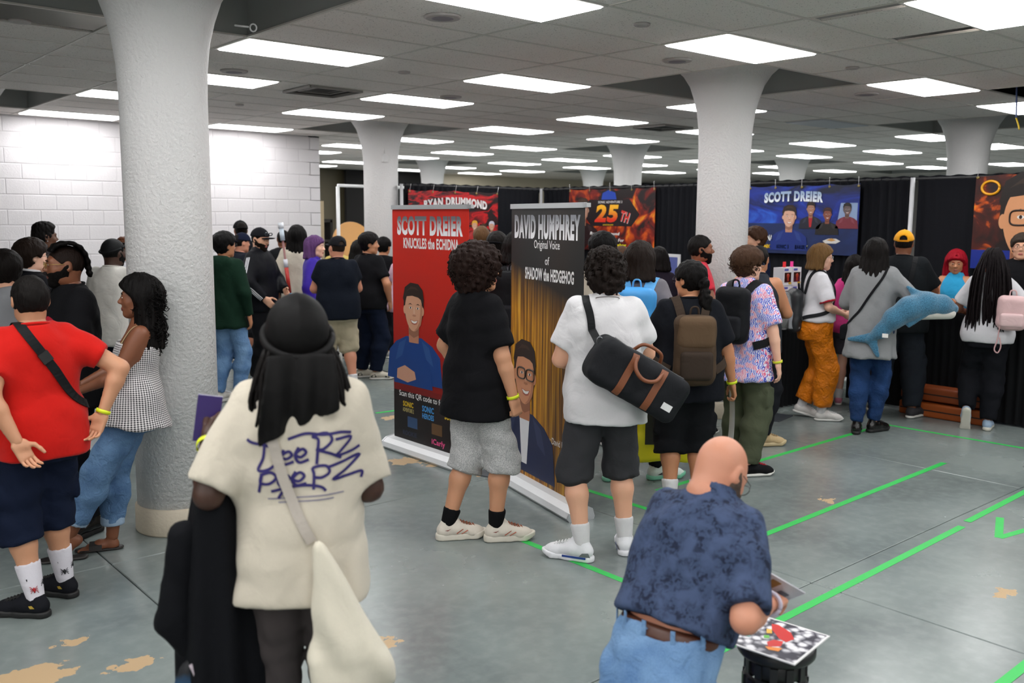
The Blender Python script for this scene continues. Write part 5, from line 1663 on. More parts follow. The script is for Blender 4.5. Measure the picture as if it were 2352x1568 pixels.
# ------------------------------------------------------------------ the crowd
BLACK, BLACK2, CHAR = fabric('#131316'), fabric('#1a1b20'), fabric('#3a3a3d')
WHITE, CREAM, KHAKI = fabric('#d9d7d9'), fabric('#cdc4b3'), fabric('#b5a98f')
NAVY = fabric('#141c30'); DENIM, DENIMD, DENIML = patterned('jeans'), patterned('jeans_dark'), patterned('jeans_light')
SOLEW, SOLEK, SOLEG = plain('#e2e0da', .6), plain('#141414', .6), plain('#8a8070', .7)
LK, LW = plain('#1c1c1c', .8), plain('#e4e4e4', .8)
YB = '#d8e41c'
def tee(mat, **k): return dict(dict(mat=mat), **k)
def jeans(mat, **k): return dict(dict(mat=mat, name='trousers', ease=.014), **k)
def shorts(mat, **k): return dict(dict(mat=mat, name='shorts', len=.57, ease=.028, flare=.042), **k)
def shoe(style, mat, sole=SOLEW, lace=LW, **k): return dict(dict(style=style, mat=mat, sole=sole, lace=lace), **k)

def strap(C, pts, w, mat, name='strap', parent=None, off=.005, T=None, t=.004):
    T = T or bvh(C.top); P, N = wrap(T, pts, off)
    b = MB(); b.ribbon([tuple(p) for p in P], [tuple(n) for n in N], w, t)
    return b, P, N

# --- the man in the cream tee with a durag, nearest the camera
P9 = person('man in a cream tee and black durag seen from behind', 1.29, 2.47, -2, H=1.70, skin='deep', g=1.02, lean=2, head=(6, 0, 0),
    la=(-.29, .16, 1.26), lp=(-.15, -1, -1), lh='grip', ra=(.17, .26, 1.10), rp=(.3, -.8, -1), band={-1: YB},
    top=tee(CREAM, ease=.030, hem=-.14, sleeve=.90, sease=.034, fold=.005), bot=jeans(fabric('#4b4545'), ease=.012), shoes=shoe('low', BLACK), hair=dict(style='buzz'), res=.0105)
# durag: smooth crown, band and a wide cape falling on the back
f0 = head_fn(.018)
D = Fd([(region((-.13, -.16, -.08), (.13, .14, .17), lambda x, y, z: smax(f0(x, y, z), .62 * (y - .06) - z + .042, .01)), 0)], .0055, .01)
D.disp(lambda x, y, z: -.0025 * np.exp(-(x / .004) ** 2) * (z > .03))
p, f = D.mesh(); DG = fabric('#141313', .62, .4); dur = mesh_np('durag', P9.tr(p), f, DG, P9.E)
b = MB(); pts = [(.101 * math.cos(t), -.012 + .122 * math.sin(t), .004 + .052 * math.sin(t)) for t in np.linspace(0, 2 * math.pi, 40)]
b.tube(pts, .012, 8); b.v = [tuple(P9.MH @ Vector(v)) for v in b.v]; b.build('durag_band', DG, dur)
def cape(x, y, z):
    q = np.clip((.0 - z) / .25, 0, 1)
    a = .090 + .030 * q ** .8; yc = -.122 - .030 * np.sin(q * 2.6)
    d = np.abs(y - yc + .9 * x * x * 3 + .010 * np.sin(x * 85 + 1.5 * q) * (q + .25)) - .010
    d = smax(d * .8, np.abs(x + .012 * q) - a, .01); d = smax(d, z + .035, .01)
    return smax(d, -.245 - z + .05 * (x / .12), .01)
p, f = Fd([(region((-.18, -.22, -.38), (.18, .02, .04), cape), 0)], .0065, .01).mesh(); mesh_np('durag_cape', P9.tr(p), f, DG, dur)
b = MB(); rs = np.random.RandomState(4)
for k in range(46):
    a = rs.uniform(-1, 1); sx = math.copysign(.055 + .045 * abs(a), a); y0 = -.09 + .05 * rs.uniform(0, 1); L = rs.uniform(.14, .22)
    pts = [(sx, y0, -.03), (sx * 1.30, y0 - .02, -.10), (sx * 1.45 + rs.normal() * .006, y0 - .035, -.10 - L * .5), (sx * 1.5 + rs.normal() * .01, y0 - .03, -.08 - L)]
    b.tube([tuple(q) for q in catmull(pts, 3)], [.0075] * 9 + [.004], 6)
b.v = [tuple(P9.MH @ Vector(v)) for v in b.v]; b.build('locs', hairmat('#17110f'), P9.E)
# print on the back of the tee
T9 = bvh(P9.top)
def on_back(C, T, s_, u_, lift=.002):
    q = loc(C, s_, -.45, u_); l, n, i, d = T.ray_cast(Vector(q), Vector(C.F)); 
    if l is None: l, n, i, d = T.find_nearest(Vector(loc(C, s_, -.15, u_)))
    return l + n * lift, n
strokes = [  # loose brush-pen letters in two rows (x to the right, y up)
    [(-.165, .085), (-.15, .075), (-.10, .062), (-.075, .03), (-.10, -.002), (-.135, -.008), (-.12, .03), (-.115, .075)],
    [(-.062, .052), (-.07, .032), (-.055, .024), (-.04, .034), (-.05, .046), (-.072, .03), (-.062, .008), (-.035, .014)], [(-.02, .056), (-.03, .036), (-.015, .026), (0, .038), (-.01, .05), (-.03, .034), (-.02, .01), (.008, .016)],
    [(.03, .0), (.034, .04), (.036, .075), (.02, .085), (.06, .092), (.075, .07), (.05, .045), (.03, .045), (.07, .03), (.10, .012)], [(-.05, .082), (0, .095), (.05, .088), (.10, .09), (.13, .085)],
    [(.085, .07), (.13, .072), (.10, .035), (.085, .02), (.13, .028), (.155, .04)],
    [(-.13, -.022), (-.10, -.014), (-.085, -.03), (-.105, -.048), (-.13, -.045), (-.125, -.02), (-.135, -.075)], [(-.07, -.02), (-.08, -.04), (-.062, -.048), (-.048, -.034), (-.06, -.024), (-.08, -.042), (-.068, -.06), (-.042, -.056)],
    [(-.03, -.016), (-.04, -.036), (-.022, -.046), (-.006, -.032), (-.02, -.02), (-.04, -.038), (-.028, -.058), (0, -.054)], [(.02, -.075), (.022, -.03), (.02, -.01), (.055, -.006), (.066, -.026), (.045, -.04), (.022, -.038)],
    [(.06, -.012), (.11, .0), (.155, .012), (.115, -.026), (.075, -.05), (.12, -.046), (.16, -.04), (.158, -.06)], [(-.10, -.072), (-.05, -.062), (.0, -.060), (.04, -.068), (.055, -.082)], [(-.06, -.064), (-.075, -.085), (-.08, -.096)]]
b = MB()
for st in strokes:
    P, N = [], []
    for q in catmull([(x, y, 0) for x, y in st], 5):
        l, n = on_back(P9, T9, q[0] * 1.02 + .022, .290 + q[1] * 1.0 + .03 * q[0]); P.append(tuple(l)); N.append(tuple(n))
    b.ribbon(P, N, .0085, .0008)
b.build('back_print', plain('#241a63', .6), P9.top)
b = MB()
for r in range(2):
    P, N = zip(*[on_back(P9, T9, x + .01, .195 - .012 * r + .03 * x) for x in np.linspace(-.10 + .03 * r, .12 - .03 * r, 14)]); b.ribbon([tuple(q) for q in P], [tuple(q) for q in N], .003, .0006)
b.build('small_print', plain('#6a6888', .6), P9.top)

# --- man in the red tee
P1 = person('man in a red tee with navy shorts and spider socks', 1.13, 4.80, 16, H=1.65, g=1.14, skin='olive', head=(-6, -2, 0), twist=0,
    ra=(.27, -.13, 1.02), rp=(1, -.45, .25), rh='relax', rn=(.6, .5, -.3), la=(-.16, -.20, .95), lp=(-1, -.4, .1), lh='relax', ln=(-.2, .9, 0), band={1: YB},
    top=tee(fabric('#c8150c'), ease=.03, hem=-.12, sleeve=.62, sease=.03), bot=shorts(NAVY, len=.64, ease=.032, flare=.045, cargo=True), shoes=shoe('mid', BLACK2, SOLEK, LK, marks=((plain('#b89a3a', .4), [(-.045, .06), (-.03, .075), (-.012, .072), (-.02, .058)]),)), socks=(fabric('#dcd8e0'), .20),
    lf=(-.10, -.05, 40), rf=(.10, .12, 30), hair=dict(style='crop', off=.007), hcol='#1d1816', res=.0115, belly=.02)
for q in (-1, 1):
    d = nrm(P1.kn[q] - P1.ank[q])
    for k, (ang, hh, c_) in enumerate(((-2.2, .12, '#15151c'), (-1.2, .16, '#15151c'), (-1.75, .065, '#a81820' if q < 0 else '#15151c'), (-.6, .09, '#15151c'))):
        c = P1.ank[q] + d * hh; R_ = .047
        o_ = np.array([math.cos(ang), math.sin(ang), 0]); tt = np.array([-math.sin(ang), math.cos(ang), 0]); c = c + o_ * R_
        b = MB(); b.tube([tuple(c - d * .012), tuple(c), tuple(c + d * .014)], [.003, .0055, .0035], 6)
        for s_ in (-1, 1):
            for lg in (-.8, -.2, .4, 1.0): b.tube([tuple(c), tuple(c + tt * s_ * .011 + d * (.010 * lg + .004) + o_ * .001), tuple(c + tt * s_ * .017 + d * (.018 * lg) - o_ * .002)], .0013, 4)
        b.build('spider_print', plain(c_, .7), [o for o in P1.E.children if o.name.startswith('sock')][0 if q < 0 else 1])
E1 = world_empty(P1, 'sling_strap', loc(P1, 0, -.12, .3), 'black webbing sling strap across the red tee', 'strap')
pts = [loc(P1, *q) for q in ((-.06, .12, .47), (-.075, .0, .55), (-.06, -.12, .50), (.02, -.2, .37), (.10, -.2, .25), (.19, -.1, .13), (.2, .05, .08))]
b, P, N = strap(P1, pts, .042, None); o = rebase(b.build('webbing', fabric('#17181a', .6), E1), loc(P1, 0, -.12, .3))
k = len(P) // 2 - 2; b = MB().ribbon([tuple(q) for q in P[k:k + 3]], [tuple(q) for q in N[k:k + 3]], .05, .012); rebase(b.build('buckle', plain('#0d0d0e', .35), E1), loc(P1, 0, -.12, .3))

# --- bearded man with braids and glasses
P2 = person('bearded man with braids and wire glasses in a black tee', 1.60, 5.90, 112, H=1.77, g=1.12, skin='brown', head=(-14, 0, 0), la='front', ra='front',
    top=tee(BLACK, ease=.03, hem=-.17, sleeve=.8, sease=.04), bot=jeans(fabric('#1a1c22')), shoes=shoe('boot', plain('#161416', .12), SOLEK, LK), hair=dict(style='buzz', off=.003), hcol='#2a1c16', beard='#15100e', glasses=plain('#c8a860', .25, .8), res=.0125, headres=.0055, lf=(-.10, 0, 20), rf=(.1, .1, -10))
b = MB()
for k in range(7):
    x0 = (k - 3) * .019
    pts = [(x0 * .8, .075, .085), (x0 * 1.15, .04, .122), (x0 * 1.35, -.03, .134), (x0 * 1.3, -.085, .105), (x0 * 1.0, -.118, .04), (x0 * .7, -.128, -.02), (x0 * .8, -.135, -.06 - .01 * (k % 2))]
    P = catmull(pts, 6); b.tube([tuple(q) for q in P], [.0115 + .0028 * math.sin(i * 1.55) for i in range(len(P) - 1)] + [.005], 7)
b.v = [tuple(P2.MH @ Vector(v)) for v in b.v]; b.build('braids', hairmat('#120d0c'), P2.hair)
T2 = bvh(P2.top); b = MB()
for st in ([(-.10, .34), (-.05, .36), (0, .335), (.05, .36)], [(-.09, .31), (-.03, .29), (.02, .31), (.07, .28)], [(-.04, .37), (-.05, .30), (-.03, .26)], [(.02, .38), (.03, .33), (.05, .27)]):
    P, N = [], []
    for q in catmull([(x, y, 0) for x, y in st], 4):
        l, n, i, d = T2.ray_cast(Vector(loc(P2, q[0], .45, q[1])), Vector(-P2.F)); P.append(tuple(l + n * .002)); N.append(tuple(n))
    b.ribbon(P, N, .020, .0008)
b.build('red_print', plain('#b81c34', .6), P2.top)
E2 = world_empty(P2, 'sling_bag', loc(P2, 0, .1, .3), 'black sling bag strap with a big buckle on the bearded man\'s chest', 'bag')
pts = [loc(P2, *q) for q in ((.12, -.12, .40), (.10, .0, .53), (.075, .1, .47), (.02, .2, .34), (-.06, .2, .24), (-.15, .15, .16), (-.2, 0, .12))]
b, P, N = strap(P2, pts, .05, None, T=T2); rebase(b.build('webbing', fabric('#17181a', .6), E2), loc(P2, 0, .1, .3))
k = len(P) // 2; b = MB().ribbon([tuple(q) for q in P[k - 1:k + 2]], [tuple(q) for q in N[k - 1:k + 2]], .055, .014); rebase(b.build('buckle', plain('#0b0b0c', .25), E2), loc(P2, 0, .1, .3))
sdf('pouch', [(rbox(np.array(loc(P2, -.10, .19, .20)) - loc(P2, 0, .1, .3), (.11, .035, .06), .03), 0)], .009, fabric('#141518', .6), E2)

# --- woman leaning on the column
P3 = person('woman with long curly black hair in a gingham top leaning on the column', 1.76, 5.33, 86, H=1.60, g=1.08, fem=True, skin='brown', lean=-7, off=(0, 0), head=(4, 2, 0),
    la=(-.10, .30, 1.06), lp=(-.8, -.6, -1), lh='pinch', ra=(.06, .31, 1.07), rp=(.8, -.4, -1), rh='pinch', lf=(-.05, .34, 8, .0, 40), rf=(.07, .20, 0), pz=.865,
    top=dict(mat=patterned('gingham'), name='peplum_top', strapless=True, hem=-.12, ease=.016, flare=.05, hang=.8, sleeve=0, vert=.2, fold=.005), bot=jeans(DENIM, len=.90, ease=.022, cuff=fabric('#9db4cc')), shoes=dict(style='slide'), hair=dict(style='long', L=.30, off=.035, curls=0), hcol='#120e0d', res=.0115)
for q in (-1, 1):
    T = bvh(P3.body); pts = [loc(P3, *w_) for w_ in ((q * .10, .13, .36), (q * .11, .09, .44), (q * .105, .0, .485), (q * .10, -.10, .42), (q * .09, -.12, .32))]
    P, N = wrap(T, pts, .003); b = MB().ribbon([tuple(v) for v in P], [tuple(v) for v in N], .012, .003); b.build('shoulder_strap', fabric('#c8b48a'), P3.top)
for q in (-1, 1):
    b = MB(); M = P3.ftM[q]; vs = []
    so = Fd([(region((-.07, -.11, -.005), (.07, .24, .05), flat_sole), 0)], .009, .01); so.cut(lambda x, y, z: z - .0 + 0 * x + 0 * y, .003); so.cut(lambda x, y, z: -.022 - z + 0 * x + 0 * y, .003); p, f = so.mesh()
    if q == 1:
        sl = mesh_np('sandal', P3.tr(p + np.array([0, 0, .020], np.float32), M), f, plain('#16100e', .5), P3.E)
        for y0 in (.06, .10): MB().ribbon([tuple(M @ Vector(v)) for v in ((-.05, y0, .012), (-.042, y0, .045), (0, y0, .062), (.042, y0, .045), (.05, y0, .012))], [tuple(M.to_3x3() @ Vector(v)) for v in ((-1, 0, 0), (-.7, 0, .7), (0, 0, 1), (.7, 0, .7), (1, 0, 0))], .034, .004).build('sandal_strap', plain('#16100e', .5), sl)
    else:
        M2 = Matrix.Translation((M.translation.x, M.translation.y, 0)) @ Matrix.Rotation(math.radians(4), 4, 'Z') @ Matrix.Scale(P3.s * .92, 4)
        mesh_np('sandal', P3.tr(p + np.array([0, .03, .022], np.float32), M2), f, plain('#16100e', .5), P3.E)
c3 = curls(7, 420, (0, -.055, -.02), (.125, .095, .15), None, None, hl=.075, M=P3.MH, ymax=.04, zmin=-.3); c3.build('curls', hairmat('#120e0d'), P3.hair)['kind'] = 'stuff'
c3 = curls(8, 320, (0, -.085, -.20), (.135, .065, .13), None, None, hl=.085, M=P3.MH, face=False, zmin=-.36); c3.build('curls', hairmat('#120e0d'), P3.hair)['kind'] = 'stuff'
Ep = world_empty(P3, 'phone', P3.handL[0] + P3.handL[2] * .09, 'phone in the hands of the woman in gingham', 'phone'); MB().box((.03, .02, 0), (.07, .012, .14)).build('slab_body', plain('#c8ccd8', .3), Ep); MB().box((.03, .013, 0), (.062, .002, .128)).build('screen', plain('#1a2030', .1), Ep)

# --- teenager in grey shorts
P20 = person('curly-haired teenager in a black tee and grey jersey shorts', 3.36, 4.22, -56, H=1.76, g=1.08, skin='olive', head=(-18, -3, 0), la='pocket', ra=(.25, .10, .85), rp=(.3, -1, 0), rh='fist', rn=(1, .2, 0), band={1: YB},
    top=tee(BLACK, ease=.032, hem=-.19, sleeve=.78, sease=.04), bot=shorts(patterned('heather'), len=.585, ease=.03, flare=.05), socks=(fabric('#111113'), .11), shoes=shoe('chunky', fabric('#d8cfc2', .7), plain('#d9d2c4', .6), plain('#8a4a30', .7), marks=((plain('#7a2a1c', .5), [(-.05, .07), (-.03, .066), (-.008, .080), (-.028, .072)]), (plain('#b05a40', .5), [(.02, .05), (.06, .075), (.065, .072), (.025, .046)]), (plain('#b05a40', .5), [(.05, .045), (.09, .066), (.094, .062), (.054, .041)]))),
    lf=(-.10, -.11, -22), rf=(.09, .11, -25), hair=dict(style='curly', off=.052, curls=520, zmin=-.14), hcol='#33201a', res=.0115)

# --- man in white tee with the duffel
P22 = person('man in a white tee and charcoal shorts looking down at his hands', 3.74, 3.54, 10, H=1.76, g=1.16, skin='light', head=(-2, 22, 0), lean=4, la=(-.12, .26, 1.08), lp=(-.55, -.4, -1), lh='grip', ra=(.08, .28, 1.08), rp=(1, -.2, -.7), rh='grip',
    top=tee(WHITE, ease=.034, hem=-.16, sleeve=.72, sease=.038, fold=.005), bot=shorts(CHAR, len=.57, ease=.028, flare=.045), socks=(WHITE, .13), lf=(-.14, -.04, 62), rf=(.15, .08, -8),
    shoes=shoe('mid', fabric('#e6e6ea', .6), plain('#e4e4e8', .5), LW, marks=((plain('#7a7a80', .6), [(-.085, .035), (-.075, .062), (-.04, .058), (-.02, .036)]), (plain('#1e3f8a', .5), [(-.06, .022), (-.06, .034), (.08, .034), (.08, .022)]))), hair=dict(style='curly', off=.024, curls=240, zmin=-.06), hcol='#241812', res=.0115)
Tw = bvh(P22.top)
b = MB(); b.tube([tuple(P22.MH @ Vector((.068 * math.cos(t) * 1.0, -.036 + .068 * math.sin(t), -.155 + .012 * math.sin(t)))) for t in np.linspace(0, 6.283, 25)], .0022, 5); b.build('necklace', plain('#3a2a20', .5), P22.E)
dc = np.array(loc(P22, .12, -.26, .105)); ED = world_empty(P22, 'duffel_bag', dc, 'black duffel bag with brown handles slung behind the white tee', 'bag')
Md = Matrix.Rotation(math.radians(30), 3, 'Y')
DUF = fabric('#202124', .75); LEA = plain('#7a4426', .5)
B = [(rbox((0, 0, 0), (.27, .125, .125), .055, Md), 0)]
body = sdf('bag_body', B, .011, DUF, ED, folds(3, .004, 25, 55))
Tb = bvh(body)
dx = np.array(Md @ Vector((1, 0, 0))); dz = np.array(Md @ Vector((0, 0, 1)))
for u in (-.085, .085):
    P, N = wrap(Tb, [dx * u + np.array([0, -.2, 0]) * .7 + dz * v for v in (-.16, -.08, 0, .08, .14)], .002); MB().ribbon([tuple(q) for q in P], [tuple(q) for q in N], .038, .004).build('leather_band', LEA, ED)
b = MB(); b.tube([tuple(q) for q in catmull([dx * -.085 + dz * .10 + np.array([0, -.115, 0]), dx * -.06 + dz * .045 + np.array([0, -.15, 0]), np.array([0, -.158, 0]) + dz * .02, dx * .06 + dz * .045 + np.array([0, -.15, 0]), dx * .085 + dz * .10 + np.array([0, -.115, 0])], 5)], .011, 8); b.build('handle', LEA, ED)
b = MB(); b.tube([tuple(q) for q in catmull([dx * -.085 + dz * .12 + np.array([0, .03, 0]), dx * -.05 + dz * .18 + np.array([0, .0, 0]), dx * .05 + dz * .18 + np.array([0, .0, 0]), dx * .085 + dz * .12 + np.array([0, .03, 0])], 5)], .010, 8); b.build('handle', LEA, ED)
P, N = wrap(Tb, [dx * u + np.array([0, -.03, 0]) + dz * .18 for u in (-.22, -.1, 0, .1, .22)], .001); MB().ribbon([tuple(q) for q in P], [tuple(q) for q in N], .012, .003).build('zip', plain('#8a8a8c', .35, .6), ED)
lb = MB().box((.19, -.127, -.045), (.055, .004, .036), 0, Md).build('label_patch', plain('#dcdcdc', .6), ED)
ls = [loc(P22, *q) - dc for q in ((-.10, .12, .42), (-.115, .02, .505), (-.105, -.10, .46), (-.10, -.17, .36))]
P, N = wrap(Tw, [q + dc for q in ls], .006); P = [Vector(np.array(q) - dc) for q in P] ; e0 = Vector(tuple(dx * -.262 + dz * .06))
P.append((P[-1] + e0) / 2); P.append(e0); N += [N[-1], N[-1]]
MB().ribbon([tuple(q) for q in P], [tuple(q) for q in N], .042, .004).build('shoulder_strap', fabric('#17181a', .6), ED)
MB().tube([tuple(e0 + Vector((0, -.004, .02)) + Vector((.016 * math.cos(t), 0, .02 * math.sin(t)))) for t in np.linspace(0, 6.28, 15)], .0035, 6).build('snap_hook', plain('#8a8c90', .25, .9), ED)
P, N = wrap(Tw, [loc(P22, *q) for q in ((-.10, .12, .42), (.0, .2, .3), (.14, .16, .18), (.22, .02, .10))], .006); MB().ribbon([tuple(Vector(q) - Vector(dc)) for q in P], [tuple(q) for q in N], .042, .004).build('shoulder_strap', fabric('#17181a', .6), ED)

# --- bald man kneeling by the stool
P38 = person('bald man in a navy patterned shirt bending over prints on a stool', 2.15, 1.77, -34, H=1.72, g=1.0, skin='red', lean=31, pz=.565, head=(-8, 30, 0), neckl=.75, ra=(.21, .30, .73), rp=(.35, -1, -.5), rh='pinch', rn=(.3, .2, 1), la=(-.04, .34, .72), lp=(-.3, -1, -.5), lh='pinch', ln=(-.3, .2, 1),
    top=tee(patterned('floral_navy'), name='shirt', ease=.040, hem=.105, sleeve=.86, sease=.034, collar=True, fold=.006), bot=jeans(DENIML, ease=.018, waist=.10, belt=plain('#4a2616', .45)), shoes=shoe('low', BLACK), lf=(-.12, -.46, 0, .07, 75), rf=(.13, -.40, 0, .07, 75), kp=(0, 1, -.35), hair=dict(style='bald', face=True), hcol='#3a2a20', glasses=plain('#1a1a1c', .3), beard='#6a5a50', res=.0105, belly=.03)
b = MB(); hx = P38.handR; c = hx[0] - hx[2] * .01
b.tube([tuple(c + (hx[1] * math.cos(t) * 1.05 + hx[3] * math.sin(t)) * .036) for t in np.linspace(0, 6.283, 25)], .007, 8); b.build('bracelet', plain('#c9c2d4', .3), P38.E)
for k in range(5):
    t = -.35 + k * .5
    b = MB(); a = math.pi + (k - 2) * .62; rr = .178 * P38.s * 1.0
    l, n, i, d = bvh(P38.bottom).find_nearest(Vector(loc(P38, .2 * math.cos(math.pi * 1.5 + (k - 2) * .55), .2 * math.sin(math.pi * 1.5 + (k - 2) * .55), .09)))
    MB().ribbon([tuple(l + n * .010 + Vector((0, 0, z_))) for z_ in (-.03, 0, .022)], [tuple(n)] * 3, .014, .004).build('belt_loop', DENIML, P38.bottom)
# stool, print and hand-held cards
ES = empty('folding_stool', (2.73, 1.73, 0), 0, 'black collapsible ribbed stool used as a little table', 'stool')
PL = plain('#161617', .45)
MB().lathe([(.128, .415), (.135, .425), (.135, .448), (.128, .456), (.02, .452)], 40).build('seat', PL, ES)
for k in range(6):
    r0 = .094 + .006 * (k % 2); z0 = .41 - .066 * k
    MB().lathe([(r0, z0 - .062), (r0 + .008, z0 - .056), (r0 + .008, z0 - .012), (r0, z0)], 32, cap=False).build('ring_segment', PL, ES)
    for j in range(12):
        a = 2 * math.pi * (j + .5 * (k % 2)) / 12
        o = link('rib', _cache['rib'], ES) if 'rib' in _cache else MB().box((0, 0, 0), (.012, .026, .05)).build('rib', PL, ES)
        _cache['rib'] = o.data; o.location = ((r0 + .008) * math.cos(a), (r0 + .008) * math.sin(a), z0 - .034); o.rotation_euler = (.0, 0, a)
MB().lathe([(.125, 0), (.128, .012), (.11, .03)], 36).build('foot_ring', PL, ES)
EA = empty('art_print', (2.74, 1.75, .457), math.radians(8), 'square black and white art print with red patches lying on the stool', 'print')
MB().box((0, 0, .002), (.29, .29, .004)).build('board', plain('#ece9ea', .3), EA)
m, nt, b_ = base('print_ink'); tc = nd(nt, 'ShaderNodeTexCoord'); v = nd(nt, 'ShaderNodeTexVoronoi', i_Scale=30.0); lk(nt, tc, 'Object', v, 'Vector'); n_ = nd(nt, 'ShaderNodeTexNoise', i_Scale=24.0, i_Detail=4.0); lk(nt, tc, 'Object', n_, 'Vector')
setc(nt, b_, ramp(nt, mathn(nt, 'ADD', mathn(nt, 'MULTIPLY', (v, 0), .7), mathn(nt, 'MULTIPLY', (n_, 0), .55)), [(.50, srgb('#eceaee')), (.62, srgb('#9a98a0')), (.74, srgb('#3a3844'))])); b_.inputs['Roughness'].default_value = .25
MB().box((0, 0, .0043), (.274, .274, .0008)).build('ink_field', m, EA)
for k, (pts, c_) in enumerate((([(-.08, -.02), (-.05, .0), (-.02, -.01), (-.01, -.04), (-.05, -.05)], '#d81c14'), ([(0, -.02), (.05, .03), (.09, .05), (.10, .03), (.07, -.03), (.03, -.06), (-.01, -.05)], '#d0140f'), ([(.01, .03), (.04, .045), (.05, .03), (.02, .015)], '#f0b83a'), ([(-.10, -.03), (-.085, -.01), (-.06, -.06), (-.09, -.06)], '#f0902a'), ([(-.03, .02), (-.01, .03), (.0, .015), (-.02, .005)], '#6ac04a'), ([(-.06, .07), (-.03, .08), (-.03, .065), (-.055, .06)], '#8ad0c8'))):
    MB().add([(x * 1.05, y * 1.05, .0052 + .0002 * k) for x, y in pts], [tuple(range(len(pts)))]).build('colour_patch', plain(c_, .3), EA)
hp = P38.handR; 
EC = world_empty(P38, 'card_sleeve', hp[0] + hp[2] * .09, 'clear plastic card sleeve held by the bald man', 'card')
M_ = Matrix.Rotation(math.radians(-35), 3, 'Y') @ Matrix.Rotation(math.radians(50), 3, 'X')
cs = plain('#c9c7cf', .15)
MB().box((0, .02, .03), (.12, .004, .19), 0, M_).build('sleeve', cs, EC)
for k, (x, z, c_) in enumerate(((-.02, .09, '#a89a4a'), (.02, .05, '#8a6a3a'), (-.01, -.02, '#5a5a6a'))): MB().box((x, .0172, z), (.05, .001, .04), 0, M_).build('card_picture', plain(c_, .3), EC)
EB = empty('gift_bag', (2.52, 2.02, 0), .5, 'blue gift bag with orange dots standing behind the stool', 'bag')
sdf('bag_body', [(rbox((0, 0, .19), (.11, .06, .19), .012), 0)], .011, plain('#1c46a8', .4), EB)
for k, (x, z) in enumerate(((-.06, .1), (.05, .17), (-.03, .26), (.06, .31), (.0, .05), (-.08, .33), (.08, .08), (.02, .37))): 
    d_ = MB().lathe([(.024, 0), (.022, .002)], 14); d_.v = [(v[0] + x, -.061 - v[2], v[1] + z) for v in d_.v]; d_.build('dot', plain('#e0982a', .5), EB)
MB().tube(catmull([(-.05, 0, .37), (-.03, 0, .46), (.03, 0, .46), (.05, 0, .37)], 5), .004, 6).build('handle', plain('#14141a', .6), EB)

# --- backpacks
def backpack(C, lab, mats, w=.15, h=.22, d=.075, up=.27, pocket=True, flap=False, sw=.05, off=0.0, label_cat='backpack', strapmat=None, T=None, sides=(-1, 1), rot=0.0, gap=0.0):
    T = T or bvh(C.top)
    hit, n, i, dd = T.ray_cast(Vector(loc(C, off, -.6, up)), Vector(C.F))
    if hit is None: hit = T.find_nearest(Vector(loc(C, off * .6, -.2, up)))[0]
    back = np.dot(np.array(hit) - C.pel, C.F) / C.s
    c = np.array(loc(C, off, back - d - .004 - gap, up)); E = world_empty(C, 'backpack', c, lab, label_cat)
    R = Matrix((tuple(C.S), tuple(C.F), tuple(C.U))).transposed()
    if rot: R = R @ Matrix.Rotation(rot, 3, 'Y')
    s = C.s
    bo = sdf('bag_body', [(rbox((0, 0, 0), (w * s, d * s, h * s), .06 * s, R), 0), (ell(np.array(R @ Vector((0, -d * .3, -h * .55))) * s, (w * .9 * s, d * .95 * s, h * .42 * s)), .04)], .0115, mats[0], E, folds(5, .003, 30, 60))
    if pocket: sdf('front_pocket', [(rbox(np.array(R @ Vector((0, -d * 1.0, -h * .42))) * s, (w * .80 * s, d * .42 * s, h * .42 * s), .03 * s, R), 0)], .0105, mats[1], E)
    if flap: sdf('flap', [(rbox(np.array(R @ Vector((0, -d * .55, h * .50))) * s, (w * .95 * s, d * .60 * s, h * .50 * s), .055 * s, R), 0)], .0105, mats[2], E)
    b = MB(); b.tube([tuple(np.array(R @ Vector(q)) * s) for q in catmull([(-.03, d * .6, h * .95), (-.02, d * .5, h + .045), (.02, d * .5, h + .045), (.03, d * .6, h * .95)], 4)], .007, 6); b.build('grab_handle', strapmat or mats[0], E)
    for q in sides:
        pts = [loc(C, *v) for v in ((off * .5 + q * .07, back, up + h * .8), (q * .095, -.06, .52), (q * .105, .03, .525), (q * .115, .14, .42), (q * .125, .16, .28), (q * .17, .08, .15), (q * .19, -.02, .10), (q * .14, back, .07))]
        P, N = wrap(T, pts, .007); MB().ribbon([tuple(Vector(v) - Vector(c)) for v in P], [tuple(v) for v in N], sw, .007).build('shoulder_strap', strapmat or mats[0], E)
    return E, c, R, back

# --- man with ponytail and brown backpack
P26 = person('ponytailed man in glasses and a black tee with paper in hand', 4.80, 3.80, 10, H=1.66, g=1.27, skin='tan', head=(38, 2, 0), ra=(.33, .05, .87), rp=(.6, -1, 0), rh='hook', rn=(1, .1, 0), la='front', band={1: YB}, top=tee(fabric('#14161c'), ease=.034, hem=-.15, sleeve=.80, sease=.04), bot=shorts(fabric('#16171a'), len=.62, ease=.034, flare=.05, cargo=True),
    socks=(WHITE, .14), shoes=shoe('mid', BLACK), hair=dict(style='short', off=.012, tail=(-.03, .27)), hcol='#120e0d', glasses=plain('#2a1c20', .3), res=.0125)
BRN = fabric('#5d4a38', .8); T26 = bvh(P26.top)
backpack(P26, 'brown canvas rucksack with flap on the ponytailed man', (fabric('#4a3b2e', .8), fabric('#3a3029', .8), BRN), .135, .23, .085, .22, True, True, .055, strapmat=fabric('#3f342c'), T=T26)
EP = world_empty(P26, 'paper_sheet', P26.handR[0] + P26.handR[2] * .10, 'white sheet of paper hanging from the ponytailed man\'s hand', 'paper')
vs = []; 
for k in range(9):
    z_ = .03 - .46 * k / 8; vs += [(-.005 + .012 * math.sin(k * .4), -.02 + .004 * k, z_), (-.012 + .012 * math.sin(k * .4), .11 + .004 * k, z_)]
